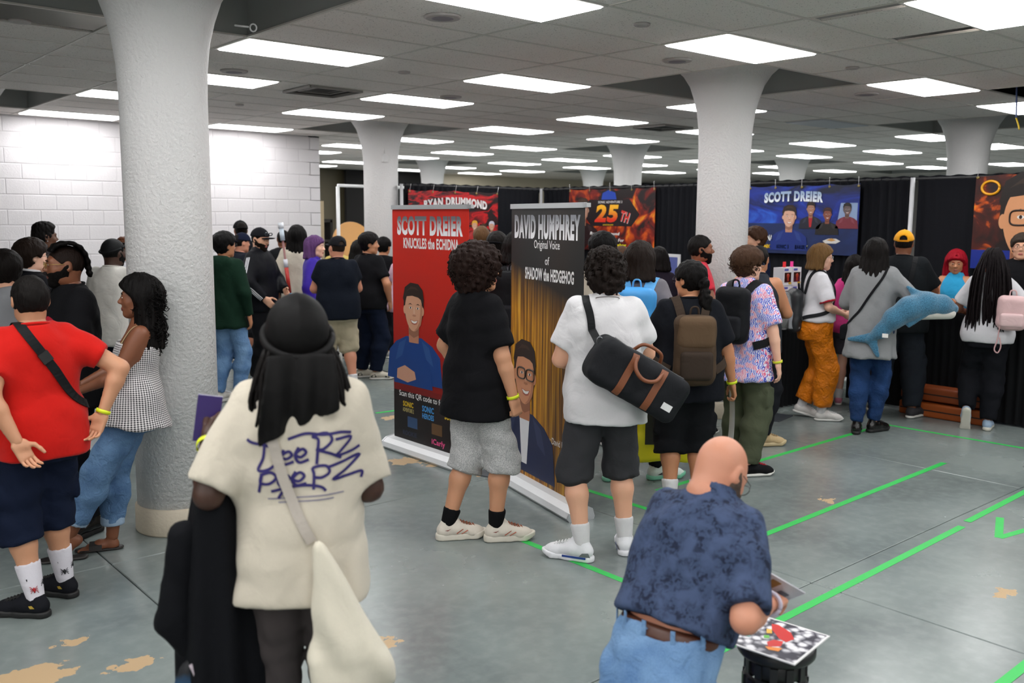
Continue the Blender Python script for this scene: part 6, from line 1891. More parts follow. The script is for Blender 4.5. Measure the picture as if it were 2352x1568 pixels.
MB().add(vs, [(2 * k, 2 * k + 1, 2 * k + 3, 2 * k + 2) for k in range(8)]).build('sheet', plain('#e8e8ec', .5), EP)
MB().box((-.008, .045, .04), (.006, .13, .02)).build('folded_edge', plain('#dcdce2', .5), EP)
# --- floral shirt man
P28 = person('brown-haired man in a blue palm-print shirt and olive cargo trousers', 5.87, 4.12, -26, H=1.72, g=1.0, skin='fair', head=(-28, 0, 0), ra=(.27, .04, .86), rp=(.5, -1, 0), la='front', band={1: '#d8e030'}, top=tee(patterned('aloha'), name='shirt', ease=.034, hem=-.21, sleeve=.85, sease=.045, collar=True, fold=.004), bot=jeans(fabric('#4d5240'), ease=.035, cargo=True, flare=.045),
    shoes=shoe('low', fabric('#18181a'), SOLEW, plain('#b02030', .7)), hair=dict(style='short', off=.022, curls=110), hcol='#4a3222', glasses=plain('#2a4a7a', .3), lf=(-.1, .1, -10), rf=(.11, -.05, -35), res=.0135)
backpack(P28, 'black backpack on the man in the palm-print shirt', (fabric('#17181b', .6), fabric('#1f2024', .6)), .13, .21, .07, .30, True, False, .06)
P29 = person('muscular man in a dark tank top with cropped hair', 6.74, 4.62, -14, H=1.73, g=1.1, skin='tan', la='front', ra='front', top=tee(fabric('#2e3138'), name='tank_top', sleeve=0, hem=-.14, ease=.02), bot=jeans(BLACK2, ease=.03), shoes=shoe('chunky', fabric('#c2a880'), plain('#c9b48c', .6), plain('#b59a70', .7)), lf=(-.1, 0, 0), rf=(.12, -.05, -50), hair=dict(style='fade', face=False), hcol='#1c1614', res=.015, band={1: YB})
P27 = person('bearded man in a bright red tee, in profile', 6.72, 5.24, -82, H=1.81, g=1.05, skin='brown', head=(-2, 0, 0), la='front', ra='front', top=tee(fabric('#c8273c'), ease=.028), bot=jeans(NAVY), shoes=shoe('low', BLACK), hair=dict(style='crop', off=.010), hcol='#17110f', beard='#17110f', res=.014, headres=.0065)
P24 = person('person with long brown hair in a grey long-sleeved top', 5.10, 4.50, -6, H=1.77, g=1.05, skin='light', head=(-16, 4, 0), la='front', ra=(.22, -.12, .93), rp=(.6, -1, 0), rh='hook', top=tee(fabric('#6a666c'), sleeve=1.85, sease=.02, hem=-.14, collar=True), bot=jeans(fabric('#1a1b20')), shoes=shoe('chunky', fabric('#dfe8e4', .6), plain('#7ac0a4', .5), LW, marks=((plain('#12181a', .5), [(-.03, .045), (.03, .075), (.04, .07), (.0, .05), (.035, .05), (.03, .043)]),)), socks=(BLACK, .11), hair=dict(style='long', L=.15, off=.022), hcol='#2a1d16', lf=(-.17, -.05, -20), rf=(.17, .05, -60), res=.0135)
backpack(P24, 'bright blue backpack on the grey-sleeved person with long hair', (plain('#3f9be0', .5), plain('#58aee8', .5)), .14, .20, .07, .28, True, False, .075, strapmat=fabric('#5fa8e0', .7))
EY = empty('shopping_bag', (5.10, 4.24, .20), math.radians(-40), 'yellow shopping bag with black panel hanging behind the charcoal shorts', 'bag')
sdf('bag_body', [(rbox((0, 0, .22), (.20, .055, .22), .02), 0)], .013, plain('#d8d010', .4), EY, folds(8, .006, 20, 50))
MB().box((.02, -.066, .25), (.32, .004, .24)).build('black_panel', plain('#1c1d10', .5), EY); lettering(EY, 'ERS', .10, .21, .06, .13, plain('#d8d010', .5), y=-.070, bold=.03, shear=.2)
MB().tube(catmull([(-.08, 0, .43), (-.06, 0, .62), (.06, 0, .62), (.08, 0, .43)], 5), .006, 6).build('handle', plain('#d8d010', .5), EY)
P23 = person('black-haired man in a white tee behind the gold banner', 5.57, 5.32, 35, H=1.82, skin='tan', la='front', ra='front', top=tee(CREAM), bot=jeans(NAVY), shoes=shoe('low', BLACK), hair=dict(style='short', off=.02, face=False), hcol='#100d0d', res=.016)
P25 = person('balding man standing behind the long-haired person', 6.13, 5.62, 40, H=1.71, skin='fair', la='front', ra='front', top=tee(fabric('#2a2c38')), bot=jeans(NAVY), shoes=shoe('low', BLACK), hair=dict(style='buzz', face=False), hcol='#5a4030', res=.018)
P25b = person('dark-haired woman half hidden behind the man in the red tee', 7.25, 6.15, 0, H=1.66, fem=True, skin='olive', la='front', ra='front', top=tee(fabric('#2a2430')), bot=jeans(NAVY), shoes=shoe('low', BLACK), hair=dict(style='long', L=.12, face=False), hcol='#1a1312', res=.018)
P21 = person('person in jeans with a black backpack between the two roll-up banners', 5.02, 5.78, -8, H=1.83, g=1.05, skin='light', la=(-.12, -.12, .93), lp=(-.8, -1, 0), lh='hook', ra='front', top=tee(fabric('#5c5d63'), sleeve=1.3), bot=jeans(DENIMD, ease=.02), shoes=shoe('low', BLACK), hair=dict(style='long', L=.12, face=False), hcol='#1a1412', res=.014)
backpack(P21, 'large black rucksack seen between the two roll-up banners', (fabric('#121316', .6), fabric('#1a1b1f', .6)), .17, .25, .10, .24, True, False, .06)
E = world_empty(P21, 'plastic_bag', P21.handL[0] + np.array([0, 0, -.56]), 'crumpled clear plastic bag held low between the teenager and gold banner', 'bag')
CB, ntc, bc = base('crumpled_plastic'); bc.inputs['Base Color'].default_value = srgb('#d4d6da'); bc.inputs['Roughness'].default_value = .25; bc.inputs['Transmission Weight'].default_value = .3
sdf('bag_body', [(rbox((0, 0, .17), (.08, .06, .17), .04), 0), (cone((0, 0, .28), (0, 0, .46), .05, .016), .06)], .0125, CB, E, folds(9, .007, 40, 90, .4))
MB().tube([(-.025, 0, .44), (-.015, 0, .52), (.015, 0, .52), (.025, 0, .44)], .009, 6).build('knot', CB, E)
P21b = person('person in a black cap waiting behind the teenager', 5.95, 7.15, -12, H=1.80, skin='light', la='front', ra='front', top=tee(fabric('#20222a')), bot=jeans(KHAKI), shoes=shoe('low', BLACK), hair=dict(style='short', face=False), res=.019); cap(P21b, fabric('#15151a'), True)
P21c = person('fair-haired man standing beyond the red banner', 6.2, 7.7, 0, H=1.87, skin='light', la='front', ra='front', top=tee(fabric('#4a5868')), bot=jeans(NAVY), shoes=shoe('low', BLACK), hair=dict(style='crop', face=False), hcol='#6a4c30', res=.02)
# --- counter customers
P31 = person('woman in a white ringer tee and shiny orange trousers', 8.06, 4.84, -78, H=1.71, fem=True, g=1.1, skin='fair', head=(-4, 3, 0), la=(-.10, .26, 1.07), lp=(-.8, -.4, -1), ra=(.08, .26, 1.06), rp=(.8, -.4, -1), lh='grip', rh='grip', top=tee(fabric('#dcdadf'), hem=.04, sleeve=.82, sease=.045, ease=.026, ring=fabric('#a81c2c')), bot=jeans(patterned('shiny_orange'), ease=.036, flare=.045, len=.93, waist=.11, belt=plain('#1c1714', .5)),
    shoes=shoe('low', fabric('#dedad6', .7), plain('#e4e2de', .5), LW), socks=(WHITE, .12), lf=(-.09, -.09, 0, 0, 15), rf=(.08, .10, 0), hair=dict(style='bob', L=.115, off=.026), hcol='#7a5a34', glasses=plain('#b8bcc4', .2, .8), res=.0135, headres=.0065)
cp, cpc, cpR, cpb = backpack(P31, 'transparent bubble backpack with silver trim on the woman in orange trousers', (plain('#24262a', .45), plain('#8d8f94', .5)), .15, .21, .06, .14, False, False, .035, strapmat=fabric('#1c1c20', .6))
GL, ntg, bg = base('clear_plastic'); bg.inputs['Transmission Weight'].default_value = .75; bg.inputs['Roughness'].default_value = .05; bg.inputs['Base Color'].default_value = (.9, .9, .92, 1); bg.inputs['IOR'].default_value = 1.2
sdf('bubble', [(ell(np.array(cpR @ Vector((0, -.10, -.01))), (.13, .13, .19)), 0)], .010, GL, cp)
b = MB()
for k, a in enumerate((-.6, 0, .6)): b.tube([tuple(np.array(cpR @ Vector((.13 * math.sin(a * 1.6) * math.cos(t), -.10 - .132 * math.cos(t), -.01 + .192 * math.sin(t) * math.cos(a * .6))))) for t in np.linspace(-1.45, 1.45, 13)], .005, 6)
b.build('silver_cord', plain('#c4c6ca', .35), cp)
sdf('mesh_panel', [(rbox(np.array(cpR @ Vector((.125, -.02, -.09))), (.012, .055, .085), .01), 0)], .009, plain('#8f9196', .6), cp)
for k in range(3):
    g = MB(); c = np.array(cpR @ Vector((.131, -.01, .06 + .045 * k))); u1, u2 = np.array(cpR @ Vector((0, 1, 0))), np.array(cpR @ Vector((0, 0, 1)))
    g.tube([tuple(c + (u1 * math.cos(t) + u2 * math.sin(t)) * .013) for t in np.linspace(0, 6.283, 15)], .004, 6); g.build('eyelet', plain('#c8c8cc', .2, .9), cp)
sdf('plush_inside', [(ell(np.array(cpR @ Vector((0, -.12, -.09))), (.06, .05, .06)), 0), (ell(np.array(cpR @ Vector((.02, -.13, -.02))), (.042, .042, .042)), .02)], .009, fabric('#5a3a30'), cp)
P32 = person('dark-haired person in a long grey shirt carrying a plush shark', 7.91, 4.19, -8, H=1.79, g=1.08, fem=True, skin='light', head=(-4, 2, 0), la='front', ra=(.26, .20, 1.10), rp=(1, -.7, -.5), lh='grip', rh='grip', top=tee(fabric('#8b8c8e'), name='shirt', ease=.045, hem=-.26, sleeve=1.55, sease=.032, collar=True, fold=.006, vert=.35), bot=jeans(DENIMD, ease=.012), shoes=shoe('boot', plain('#131110', .2), SOLEK, LK), lf=(-.07, -.06, 8), rf=(.06, .08, -30), hair=dict(style='long', L=.22, off=.02), hcol='#1c1614', res=.0135)
T32 = bvh(P32.top); dc = np.array(loc(P32, 0, -.1, .3)); E = world_empty(P32, 'shoulder_strap', dc, 'thin black bag strap across the long grey shirt', 'strap')
b, P, N = strap(P32, [loc(P32, *q) for q in ((.10, .08, .46), (.11, -.02, .52), (.08, -.13, .43), (-.02, -.2, .28), (-.12, -.18, .13), (-.2, -.05, .02))], .022, None, T=T32); rebase(b.build('webbing', fabric('#131316', .6), E), dc)
sdf('pouch', [(rbox(np.array(loc(P32, -.22, .02, -.06)) - dc, (.04, .09, .07), .02), 0)], .011, fabric('#151518'), E)
# plush shark
sc_ = np.array(loc(P32, .30, .02, .02)); ESh = world_empty(P32, 'plush_shark', sc_, 'large blue plush shark tucked under the grey-shirted arm', 'plush toy')
ESh.rotation_euler = (0, 0, P32.E.rotation_euler[2] - math.radians(6))
BL = patterned('plush_blue')
path = [(-.27, -.25, -.11), (-.17, -.25, -.03), (-.07, -.24, .09), (.04, -.20, .18), (.16, -.12, .22), (.27, -.04, .21), (.35, .02, .18)]; rad = [.036, .058, .085, .10, .10, .085, .045]
B = [(cone(path[i], path[i + 1], rad[i], rad[i + 1]), .04) for i in range(6)]
B += [(cone((.13, -.18, .14), (.05, -.22, .03), .05, .018, (0, 1, 0), .5), .03), (cone((.10, -.12, .28), (.0, -.12, .36), .05, .015), .03)]
sk_ = sdf('body', B, .0115, BL, ESh)
sdf('belly', [(cone((.13, -.14, .16), (.33, .0, .14), .078, .05), 0)], .0115, fabric('#d8d4cc'), ESh)
sdf('tail_fin', [(cone((-.25, -.25, -.10), (-.44, -.26, -.12), .05, .018, (0, 1, 0), .5), 0), (cone((-.25, -.25, -.10), (-.19, -.25, -.25), .05, .02, (0, 1, 0), .5), .02)], .0115, BL, ESh)
b = MB(); b.box((-.12, -.31, -.06), (.05, .004, .035)); b.build('care_tag', plain('#e8e6e2', .6), ESh)
for k in range(7): MB().tube([(.26 + .012 * k, -.085 + .012 * k, .115), (.264 + .012 * k, -.09 + .012 * k, .10)], [.006, .002], 5).build('tooth', plain('#efeae2', .6), ESh)
P33 = person('broad man in a yellow cap and black tee at the counter', 8.84, 4.40, -4, H=1.86, g=1.32, skin='brown', la='table', ra='table', top=tee(fabric('#171a1d'), ease=.034, hem=-.15, sleeve=.82, sease=.04), bot=jeans(fabric('#262a31'), ease=.032), shoes=shoe('low', fabric('#3f3d40'), SOLEW, LK), hair=dict(style='buzz', face=False), lf=(-.17, 0, 12), rf=(.17, 0, -25), res=.015)
cap(P33, fabric('#e09a10'), False, strap=True, bm=fabric('#d88a10'))
T33 = bvh(P33.top); dc = np.array(loc(P33, 0, -.1, .3)); E = world_empty(P33, 'sling_strap', dc, 'dark sling strap over the shoulder of the man in the yellow cap', 'strap')
b, P, N = strap(P33, [loc(P33, *q) for q in ((.10, .08, .47), (.11, -.03, .53), (.10, -.14, .42), (.09, -.2, .28), (.10, -.2, .16))], .045, None, T=T33); rebase(b.build('webbing', fabric('#101114', .6), E), dc); sdf('pouch', [(rbox(np.array(loc(P33, .11, -.24, .12)) - dc, (.07, .035, .06), .025), 0)], .011, fabric('#101114'), E)
P34 = person('red-haired woman in a blue top behind the long counter', 9.98, 4.38, 168, H=1.63, fem=True, skin='tan', head=(12, 14, 0), la=(-.10, .28, 1.17), ra=(.06, .28, 1.17), lh='pinch', rh='pinch', lp=(-.8, -.4, -1), rp=(.8, -.4, -1), top=tee(fabric('#2f9fd0'), name='tank_top', sleeve=0, hem=-.1, ease=.012), bot=jeans(NAVY), shoes=shoe('low', BLACK), hair=dict(style='long', L=.27, off=.028), hcol='#b01228', res=.0145, headres=.0065)
b = MB().tube([tuple(P34.handR[0] + P34.handR[2] * .08 + np.array([0, 0, .04])), tuple(P34.handR[0] + P34.handR[2] * .09 - np.array([0, 0, .07]))], .005, 6)
E = world_empty(P34, 'marker_pen', (0, 0, 0), 'black marker pen in the red-haired woman\'s fingers', 'pen'); b.build('barrel', plain('#141414', .3), E); MB().tube([tuple(P34.handR[0] + P34.handR[2] * .08 + np.array([0, 0, .04])), tuple(P34.handR[0] + P34.handR[2] * .078 + np.array([0, 0, .06]))], .0055, 6).build('pen_cap', plain('#c8a030', .3), E)
P35 = person('woman with waist-length dark braids in a white tee', 8.90, 3.58, 0, H=1.70, fem=True, g=1.1, skin='brown', la=(-.2, .28, 1.10), ra=(.24, .2, 1.05), lp=(-.8, -.6, -1), rp=(.9, -.6, -.6), top=tee(fabric('#d2d0d4'), ease=.03, hem=-.10, sleeve=.75, sease=.035), bot=jeans(fabric('#15161b'), ease=.03), shoes=shoe('chunky', fabric('#9fb4cc', .6), plain('#d0ccc0', .6), LW), lf=(-.12, -.20, 5, .02, 68), rf=(.06, .0, -5), hair=dict(style='buzz', off=.014, face=False), hcol='#171012', res=.014)
b = MB(); rs = np.random.RandomState(11)
for k in range(120):
    a = rs.uniform(-1.75, 1.75); ph = rs.uniform(-.1, 1.1)
    x0, y0, z0 = .098 * math.sin(a) * math.cos(ph * .9), -.012 - .118 * math.cos(a) * math.cos(ph * .9), .02 + .115 * math.sin(ph * .9)
    L = rs.uniform(.40, .60); x1 = .16 * math.sin(a) + rs.normal() * .012; y1 = -.13 - .045 * math.cos(a) + rs.normal() * .012
    if y0 > .02: continue
    pts = [(x0 * .3, y0 * .3, .125), (x0, y0, z0), (x1 * .85, min(y1, y0) * .95, -.12), (x1, y1 - .01, -.12 - L * .5), (x1 * 1.02 + rs.normal() * .012, y1 - .015, -.10 - L)]
    P = catmull(pts, 4); b.tube([tuple(q) for q in P], [.0072 + .0012 * math.sin(i * 2.1) for i in range(len(P) - 1)] + [.003], 5, cap=False)
b.v = [tuple(P35.MH @ Vector(v)) for v in b.v]; b.build('braids', hairmat('#1c1215', .5), P35.hair)
ep, epc, epR, epb = backpack(P35, 'small pale pink backpack hanging from one shoulder of the braided woman', (fabric('#d8b4b4', .6), fabric('#dcbcbc', .6)), .125, .155, .07, .20, True, False, .05, off=.19, sides=(1,), gap=.0)
MB().tube([tuple(q) for q in catmull([(-.09, -.06, -.12), (-.10, -.07, -.24), (-.12, -.07, -.33), (-.09, -.07, -.36), (-.07, -.07, -.30), (-.085, -.065, -.22)], 5)], .006, 6).build('loose_strap', fabric('#c8a0a0', .6), ep)
P36 = person('person in a pink top and bare legs between two customers', 8.98, 4.98, -5, H=1.58, fem=True, g=1.1, skin='fair', la=(-.25, .02, .90), lh='hook', ra='front', top=tee(fabric('#d8408a'), sleeve=.8, hem=-.1), bot=shorts(fabric('#4a4650'), len=.36), socks=(WHITE, .10), shoes=shoe('low', fabric('#c87a90'), SOLEW, LW), hair=dict(style='long', L=.2, face=False), res=.017)
E = world_empty(P36, 'mint_bag', P36.handL[0] + np.array([-.01, .02, -.34]), 'small mint green patterned bag hanging beside the long grey shirt', 'bag')
sdf('bag_body', [(rbox((0, 0, .10), (.12, .05, .09), .02), 0)], .011, plain('#8fc4b4', .5), E)
m, nt, b_ = base('busy_print'); tc = nd(nt, 'ShaderNodeTexCoord'); v = nd(nt, 'ShaderNodeTexVoronoi', i_Scale=45.0); lk(nt, tc, 'Object', v, 'Vector'); setc(nt, b_, mixc(nt, .5, (v, 1), srgb('#6a5a3a')))
MB().box((.03, -.052, .09), (.13, .006, .11)).build('printed_panel', m, E); MB().tube(catmull([(-.05, 0, .18), (-.02, 0, .27), (.02, 0, .27), (.05, 0, .18)], 5), .005, 6).build('handle', plain('#7ab0a0', .5), E)
P37 = person('man in glasses and a black shirt behind the counter, cut by the frame', 10.08, 3.78, 176, H=1.82, skin='light', la='table', ra='table', top=tee(BLACK), bot=jeans(NAVY), shoes=shoe('low', BLACK), hair=dict(style='short'), hcol='#4a4038', glasses=plain('#141414', .3), res=.016)
P30 = person('guest in a navy jacket behind the counter, half hidden by the column', 8.70, 6.0, 118, H=1.86, skin='light', la='front', ra='front', top=tee(fabric('#131c38'), name='jacket', sleeve=1.95, collar=True), bot=jeans(NAVY), shoes=shoe('low', BLACK), hair=dict(style='short', off=.02), hcol='#4a3020', res=.0155, headres=.0065)
# --- the queue by the block wall
P10 = person('man in a dark green hooded jacket and pale jeans', 3.98, 9.15, -30, H=1.77, skin='tan', head=(-30, 0, 0), la='down', ra='down', top=tee(fabric('#11291d'), name='hoodie', hood=True, sleeve=1.95, sease=.024, hem=-.17, ease=.034), bot=jeans(DENIML, ease=.018), shoes=shoe('chunky', fabric('#d4d0c8'), SOLEW, LW), lf=(-.1, 0, -20), rf=(.1, .08, -45), hair=dict(style='short', off=.02), hcol='#110e0e', glasses=plain('#333333', .3), res=.0155)
P11 = person('man in a navy cap and dark shorts', 5.00, 11.02, -62, H=1.74, g=1.15, skin='red', la='front', ra='front', top=tee(fabric('#1c1f28')), bot=shorts(fabric('#2a2a2e'), len=.52), shoes=shoe('low', fabric('#4a4640')), socks=(WHITE, .1), hair=dict(style='buzz', face=False), res=.0175); cap(P11, fabric('#141a30'), True)
P12 = person('tall man in a black cap at the back of the queue', 5.36, 11.76, 10, H=1.90, skin='brown', la='front', ra='front', top=tee(BLACK2), bot=jeans(NAVY), shoes=shoe('low', BLACK), hair=dict(style='buzz', face=False), res=.02); cap(P12, fabric('#121216'), True)
P13 = person('man in a black track jacket with white sleeve stripes and cap', 4.72, 9.90, -118, H=1.82, g=1.08, skin='light', head=(-16, 8, 0), la=(-.12, .24, 1.05), ra=(.20, .16, .98), lp=(-1, -.3, -.6), rp=(1, -.5, -.4), top=tee(fabric('#101116', .6), name='track_jacket', sleeve=1.95, sease=.034, collar=True, ease=.04, hem=-.12), bot=jeans(BLACK, ease=.03), shoes=shoe('low', WHITE), hair=dict(style='buzz'), hcol='#2a1c14', beard='#2a1c14', res=.0145, headres=.0065)
c_ = cap(P13, fabric('#16161a'))
b = MB(); 
for sx in (-1, 1): b.tube([(sx * .033 + .026 * math.cos(t), .112, .075 + .014 * math.sin(t)) for t in np.linspace(0, 6.28, 13)], .006, 6)
b.v = [tuple(P13.MH @ Vector(v)) for v in b.v]; b.build('sunglasses', plain('#202830', .08), c_)
T13 = bvh(P13.top)
for q in (-1, 1):
    b = MB()
    for A_, B_, t0, t1 in ((P13.sh[q], P13.el[q], .05, .95), (P13.el[q], P13.wr[q], .05, .9)):
        d_ = nrm(B_ - A_); outp = P13.S * q - P13.F * .15; outp = nrm(outp - d_ * np.dot(outp, d_)); sd = np.cross(d_, outp)
        for k in (-1, 0, 1):
            P, N = [], []
            for t in np.linspace(t0, t1, 9):
                l, n, i, dd = T13.ray_cast(Vector(A_ + (B_ - A_) * t + outp * .3 + sd * .017 * k), Vector(-outp))
                if l is not None: P.append(tuple(l + n * .002)); N.append(tuple(n))
            if len(P) > 2: b.ribbon(P, N, .009, .001)
    b.build('sleeve_stripes', plain('#e4e4e8', .6), P13.top)
P14 = person('man in a dark sleeveless top facing the block wall', 5.78, 11.38, 8, H=1.78, skin='brown', la='front', ra='front', top=tee(fabric('#1a1b1e'), sleeve=.4), bot=jeans(NAVY), shoes=shoe('low', BLACK), hair=dict(style='fade', face=False), hcol='#15100f', res=.02)
P15 = person('long-haired man in a cream tee beside a toy staff', 5.58, 10.62, -8, H=1.83, skin='brown', la='down', ra='front', top=tee(CREAM, ease=.034, sleeve=.8), bot=jeans(KHAKI), shoes=shoe('low', BLACK), hair=dict(style='long', L=.20, off=.028, face=False), hcol='#120e0d', res=.0165)
E = world_empty(P15, 'toy_staff', np.array(loc(P15, -.04, -.22, 0)) + np.array([0, 0, -.30]), 'white and red toy staff strapped to the back of the cream tee', 'staff')
Ms = Matrix.Rotation(math.radians(-6), 3, 'Y')
for n_, z0, z1, r_, c_ in (('shaft', 0, .95, .014, '#8a5a58'), ('grip', .30, .62, .024, '#c03028'), ('collar', .62, .72, .026, '#d8d8e0'), ('head', .95, 1.10, .028, '#c8d4e0'), ('tip', 1.10, 1.17, .034, '#e4e8ee'), ('band', .22, .30, .026, '#78b0d0')):
    b = MB().tube([(0, 0, z0), (0, 0, z1)], r_, 10); b.v = [tuple(Ms @ Vector(v)) for v in b.v]; b.build(n_, plain(c_, .4), E)
P16 = person('person with purple hair in a violet jacket', 5.38, 9.84, -96, H=1.71, skin='fair', head=(-10, 0, 0), la='front', ra='down', top=tee(fabric('#3a20a0', .6), name='jacket', sleeve=1.95, sease=.03, ease=.035, collar=True, hem=-.10), bot=jeans(fabric('#d0a820')), shoes=shoe('low', BLACK), hair=dict(style='bob', L=.13, off=.024), hcol='#6a4478', res=.0145, headres=.0065)
P17 = person('stocky man in a black tee and khaki cargo shorts', 5.22, 9.02, 8, H=1.73, g=1.3, skin='red', head=(22, 0, 0), la='front', ra='front', top=tee(fabric('#10151f'), ease=.03, hem=-.13, sleeve=.62), bot=shorts(KHAKI, len=.56, cargo=True, ease=.03), shoes=shoe('low', fabric('#8a8680')), socks=(WHITE, .1), hair=dict(style='buzz', face=False), hcol='#3a2a20', res=.0145, rf=(.16, 0, -5), lf=(-.16, 0, 5)); cap(P17, fabric('#17171b'), strap=True)
P18 = person('dark-haired man in a black tee with one hand in his pocket', 5.92, 9.50, -42, H=1.75, g=1.12, skin='tan', head=(-44, 0, 0), la='front', ra=(.24, .10, .94), rp=(1, -.8, 0), top=tee(BLACK, ease=.03, hem=-.1, sleeve=.72), bot=jeans(fabric('#121a2c'), ease=.032), shoes=shoe('low', fabric('#d8d0c0'), SOLEW, LK, marks=((plain('#141414', .5), [(-.08, .03), (-.07, .06), (-.03, .07), (-.01, .035)]), (plain('#141414', .5), [(.09, .03), (.09, .05), (.14, .04), (.14, .028)]))), lf=(-.12, 0, -30), rf=(.12, .0, -45), hair=dict(style='short', off=.02), hcol='#120e0e', res=.0145)
P19a = person('dark-haired person in a black tee near the red banner edge', 7.0, 10.85, -30, H=1.66, skin='tan', la='front', ra='front', top=tee(BLACK), bot=jeans(BLACK2), shoes=shoe('low', fabric('#a8a8a4')), hair=dict(style='short', face=False), hcol='#110e0e', res=.02)
P19b = person('person in a pale pink tee partly behind the red banner', 6.58, 9.75, -40, H=1.62, fem=True, skin='tan', la=(-.22, .22, 1.0), ra='front', top=tee(fabric('#d8b4c4')), bot=shorts(fabric('#38363c'), len=.4), shoes=shoe('low', WHITE), socks=(WHITE, .12), hair=dict(style='long', L=.2, face=False), hcol='#2a1c16', band={-1: YB}, lh='hook', res=.0165)
E = world_empty(P19b, 'plastic_bag', P19b.handL[0] + np.array([0, .02, -.60]), 'white plastic carrier bag hanging by the red banner', 'bag')
PB, ntp, bp = base('thin_plastic'); bp.inputs['Base Color'].default_value = srgb('#d8d8e0'); bp.inputs['Roughness'].default_value = .3; bp.inputs['Transmission Weight'].default_value = .25
sdf('bag_body', [(ell((0, 0, .16), (.115, .08, .17)), 0), (cone((0, 0, .25), (0, 0, .50), .07, .018), .06)], .0125, PB, E, folds(6, .007, 40, 90, .4))
MB().tube([(-.03, 0, .48), (-.02, 0, .56), (.02, 0, .56), (.03, 0, .48)], .010, 6).build('knot', PB, E)
E = world_empty(P19b, 'phone', P19b.handL[0] + np.array([.02, .07, -.03]), 'dark phone held above the plastic carrier bag', 'phone'); MB().box((0, 0, 0), (.075, .012, .14), 0, Matrix.Rotation(.9, 3, 'Y')).build('slab_body', plain('#c89a80', .3), E); MB().box((0, -.007, 0), (.068, .002, .13), 0, Matrix.Rotation(.9, 3, 'Y')).build('screen', plain('#08080a', .1), E)
P19c = person('black-haired person at the rear of the queue by the far column', 6.5, 11.2, -20, H=1.66, skin='tan', la='front', ra='front', top=tee(fabric('#c8b060')), bot=jeans(BLACK2), shoes=shoe('low', BLACK), hair=dict(style='short', off=.02, face=False), hcol='#110e0e', res=.021)
P19d = person('long-haired person in black standing behind the stocky man', 6.30, 10.35, -10, H=1.65, fem=True, skin='tan', la='front', ra='front', top=tee(BLACK2), bot=jeans(BLACK2), shoes=shoe('low', fabric('#a8a8a4')), hair=dict(style='long', L=.16, face=False), hcol='#17120f', res=.021)
# --- the group by the wall, behind the near column
P4 = person('young man in a black suit and white collar', 1.90, 8.05, -62, H=1.73, skin='fair', head=(-12, 0, 0), la='front', ra='down', top=tee(fabric('#15151a'), name='suit_jacket', sleeve=1.95, collar=False), bot=jeans(BLACK2), shoes=shoe('low', BLACK), hair=dict(style='short', off=.024), hcol='#2c1d15', glasses=plain('#2a2422', .3), res=.0145)
sdf('shirt_collar', [(cone(P4.pel + P4.U * .525 * P4.s, P4.pel + P4.U * .565 * P4.s + P4.F * .006, .076 * P4.s, .070 * P4.s, f0=True, f1=True), 0)], .008, WHITE, P4.top)
P5 = person('tall man with a high-top haircut and stud earring', 2.40, 9.65, -58, H=1.87, skin='dark', head=(-14, 0, 0), la='front', ra='front', top=tee(fabric('#3a3436')), bot=jeans(NAVY), shoes=shoe('low', BLACK), hair=dict(style='flat'), hcol='#15100f', res=.0165, headres=.0065)
b = MB().lathe([(.006, 0), (.005, .004)], 10); b.v = [tuple(P5.MH @ Vector((.088 + v[2], -.006 + v[0], -.032 + v[1]))) for v in b.v]; b.build('earring', plain('#f0f0f4', .1, .6), P5.E)
P6 = person('big man in a white tee and black skull cap', 2.63, 8.37, -34, H=1.74, g=1.36, skin='deep', head=(-10, 4, 0), la='front', ra='front', top=tee(fabric('#d8d5ce'), ease=.034, sleeve=.8), bot=jeans(NAVY), shoes=shoe('low', BLACK), hair=dict(style='buzz'), hcol='#0d0a09', beard='#0d0a09', res=.0145)
p, f = Fd([(region((-.13, -.16, -.06), (.13, .14, .17), lambda x, y, z: smax(head_fn(.014)(x, y, z), .45 * (y - .07) - z + .062, .008)), 0)], .007, .01).mesh(); mesh_np('skull_cap', P6.tr(p), f, fabric('#131416', .6), P6.E)
b = MB().tube([(.094 * math.cos(t), -.012 + .115 * math.sin(t), .045 + .046 * math.sin(t)) for t in np.linspace(0, 6.283, 30)], .010, 7); b.v = [tuple(P6.MH @ Vector(v)) for v in b.v]; b.build('skull_cap_band', fabric('#131416', .6), P6.E)
P7 = person('person with an auburn bun mostly hidden by the near column', 3.12, 9.54, -40, H=1.72, fem=True, skin='tan', la='front', ra='front', top=tee(fabric('#d4d4da')), bot=jeans(NAVY), shoes=shoe('low', BLACK), hair=dict(style='short', bun=True, face=False), hcol='#5a3018', res=.017)
P8 = person('person in a grey top at the picture\'s edge behind the red tee', 1.42, 6.62, 20, H=1.70, g=1.15, skin='light', la='front', ra='front', top=tee(fabric('#8a8b8f'), hood=True, sleeve=1.9), bot=jeans(NAVY), shoes=shoe('low', BLACK), hair=dict(style='short', face=False), res=.0165)
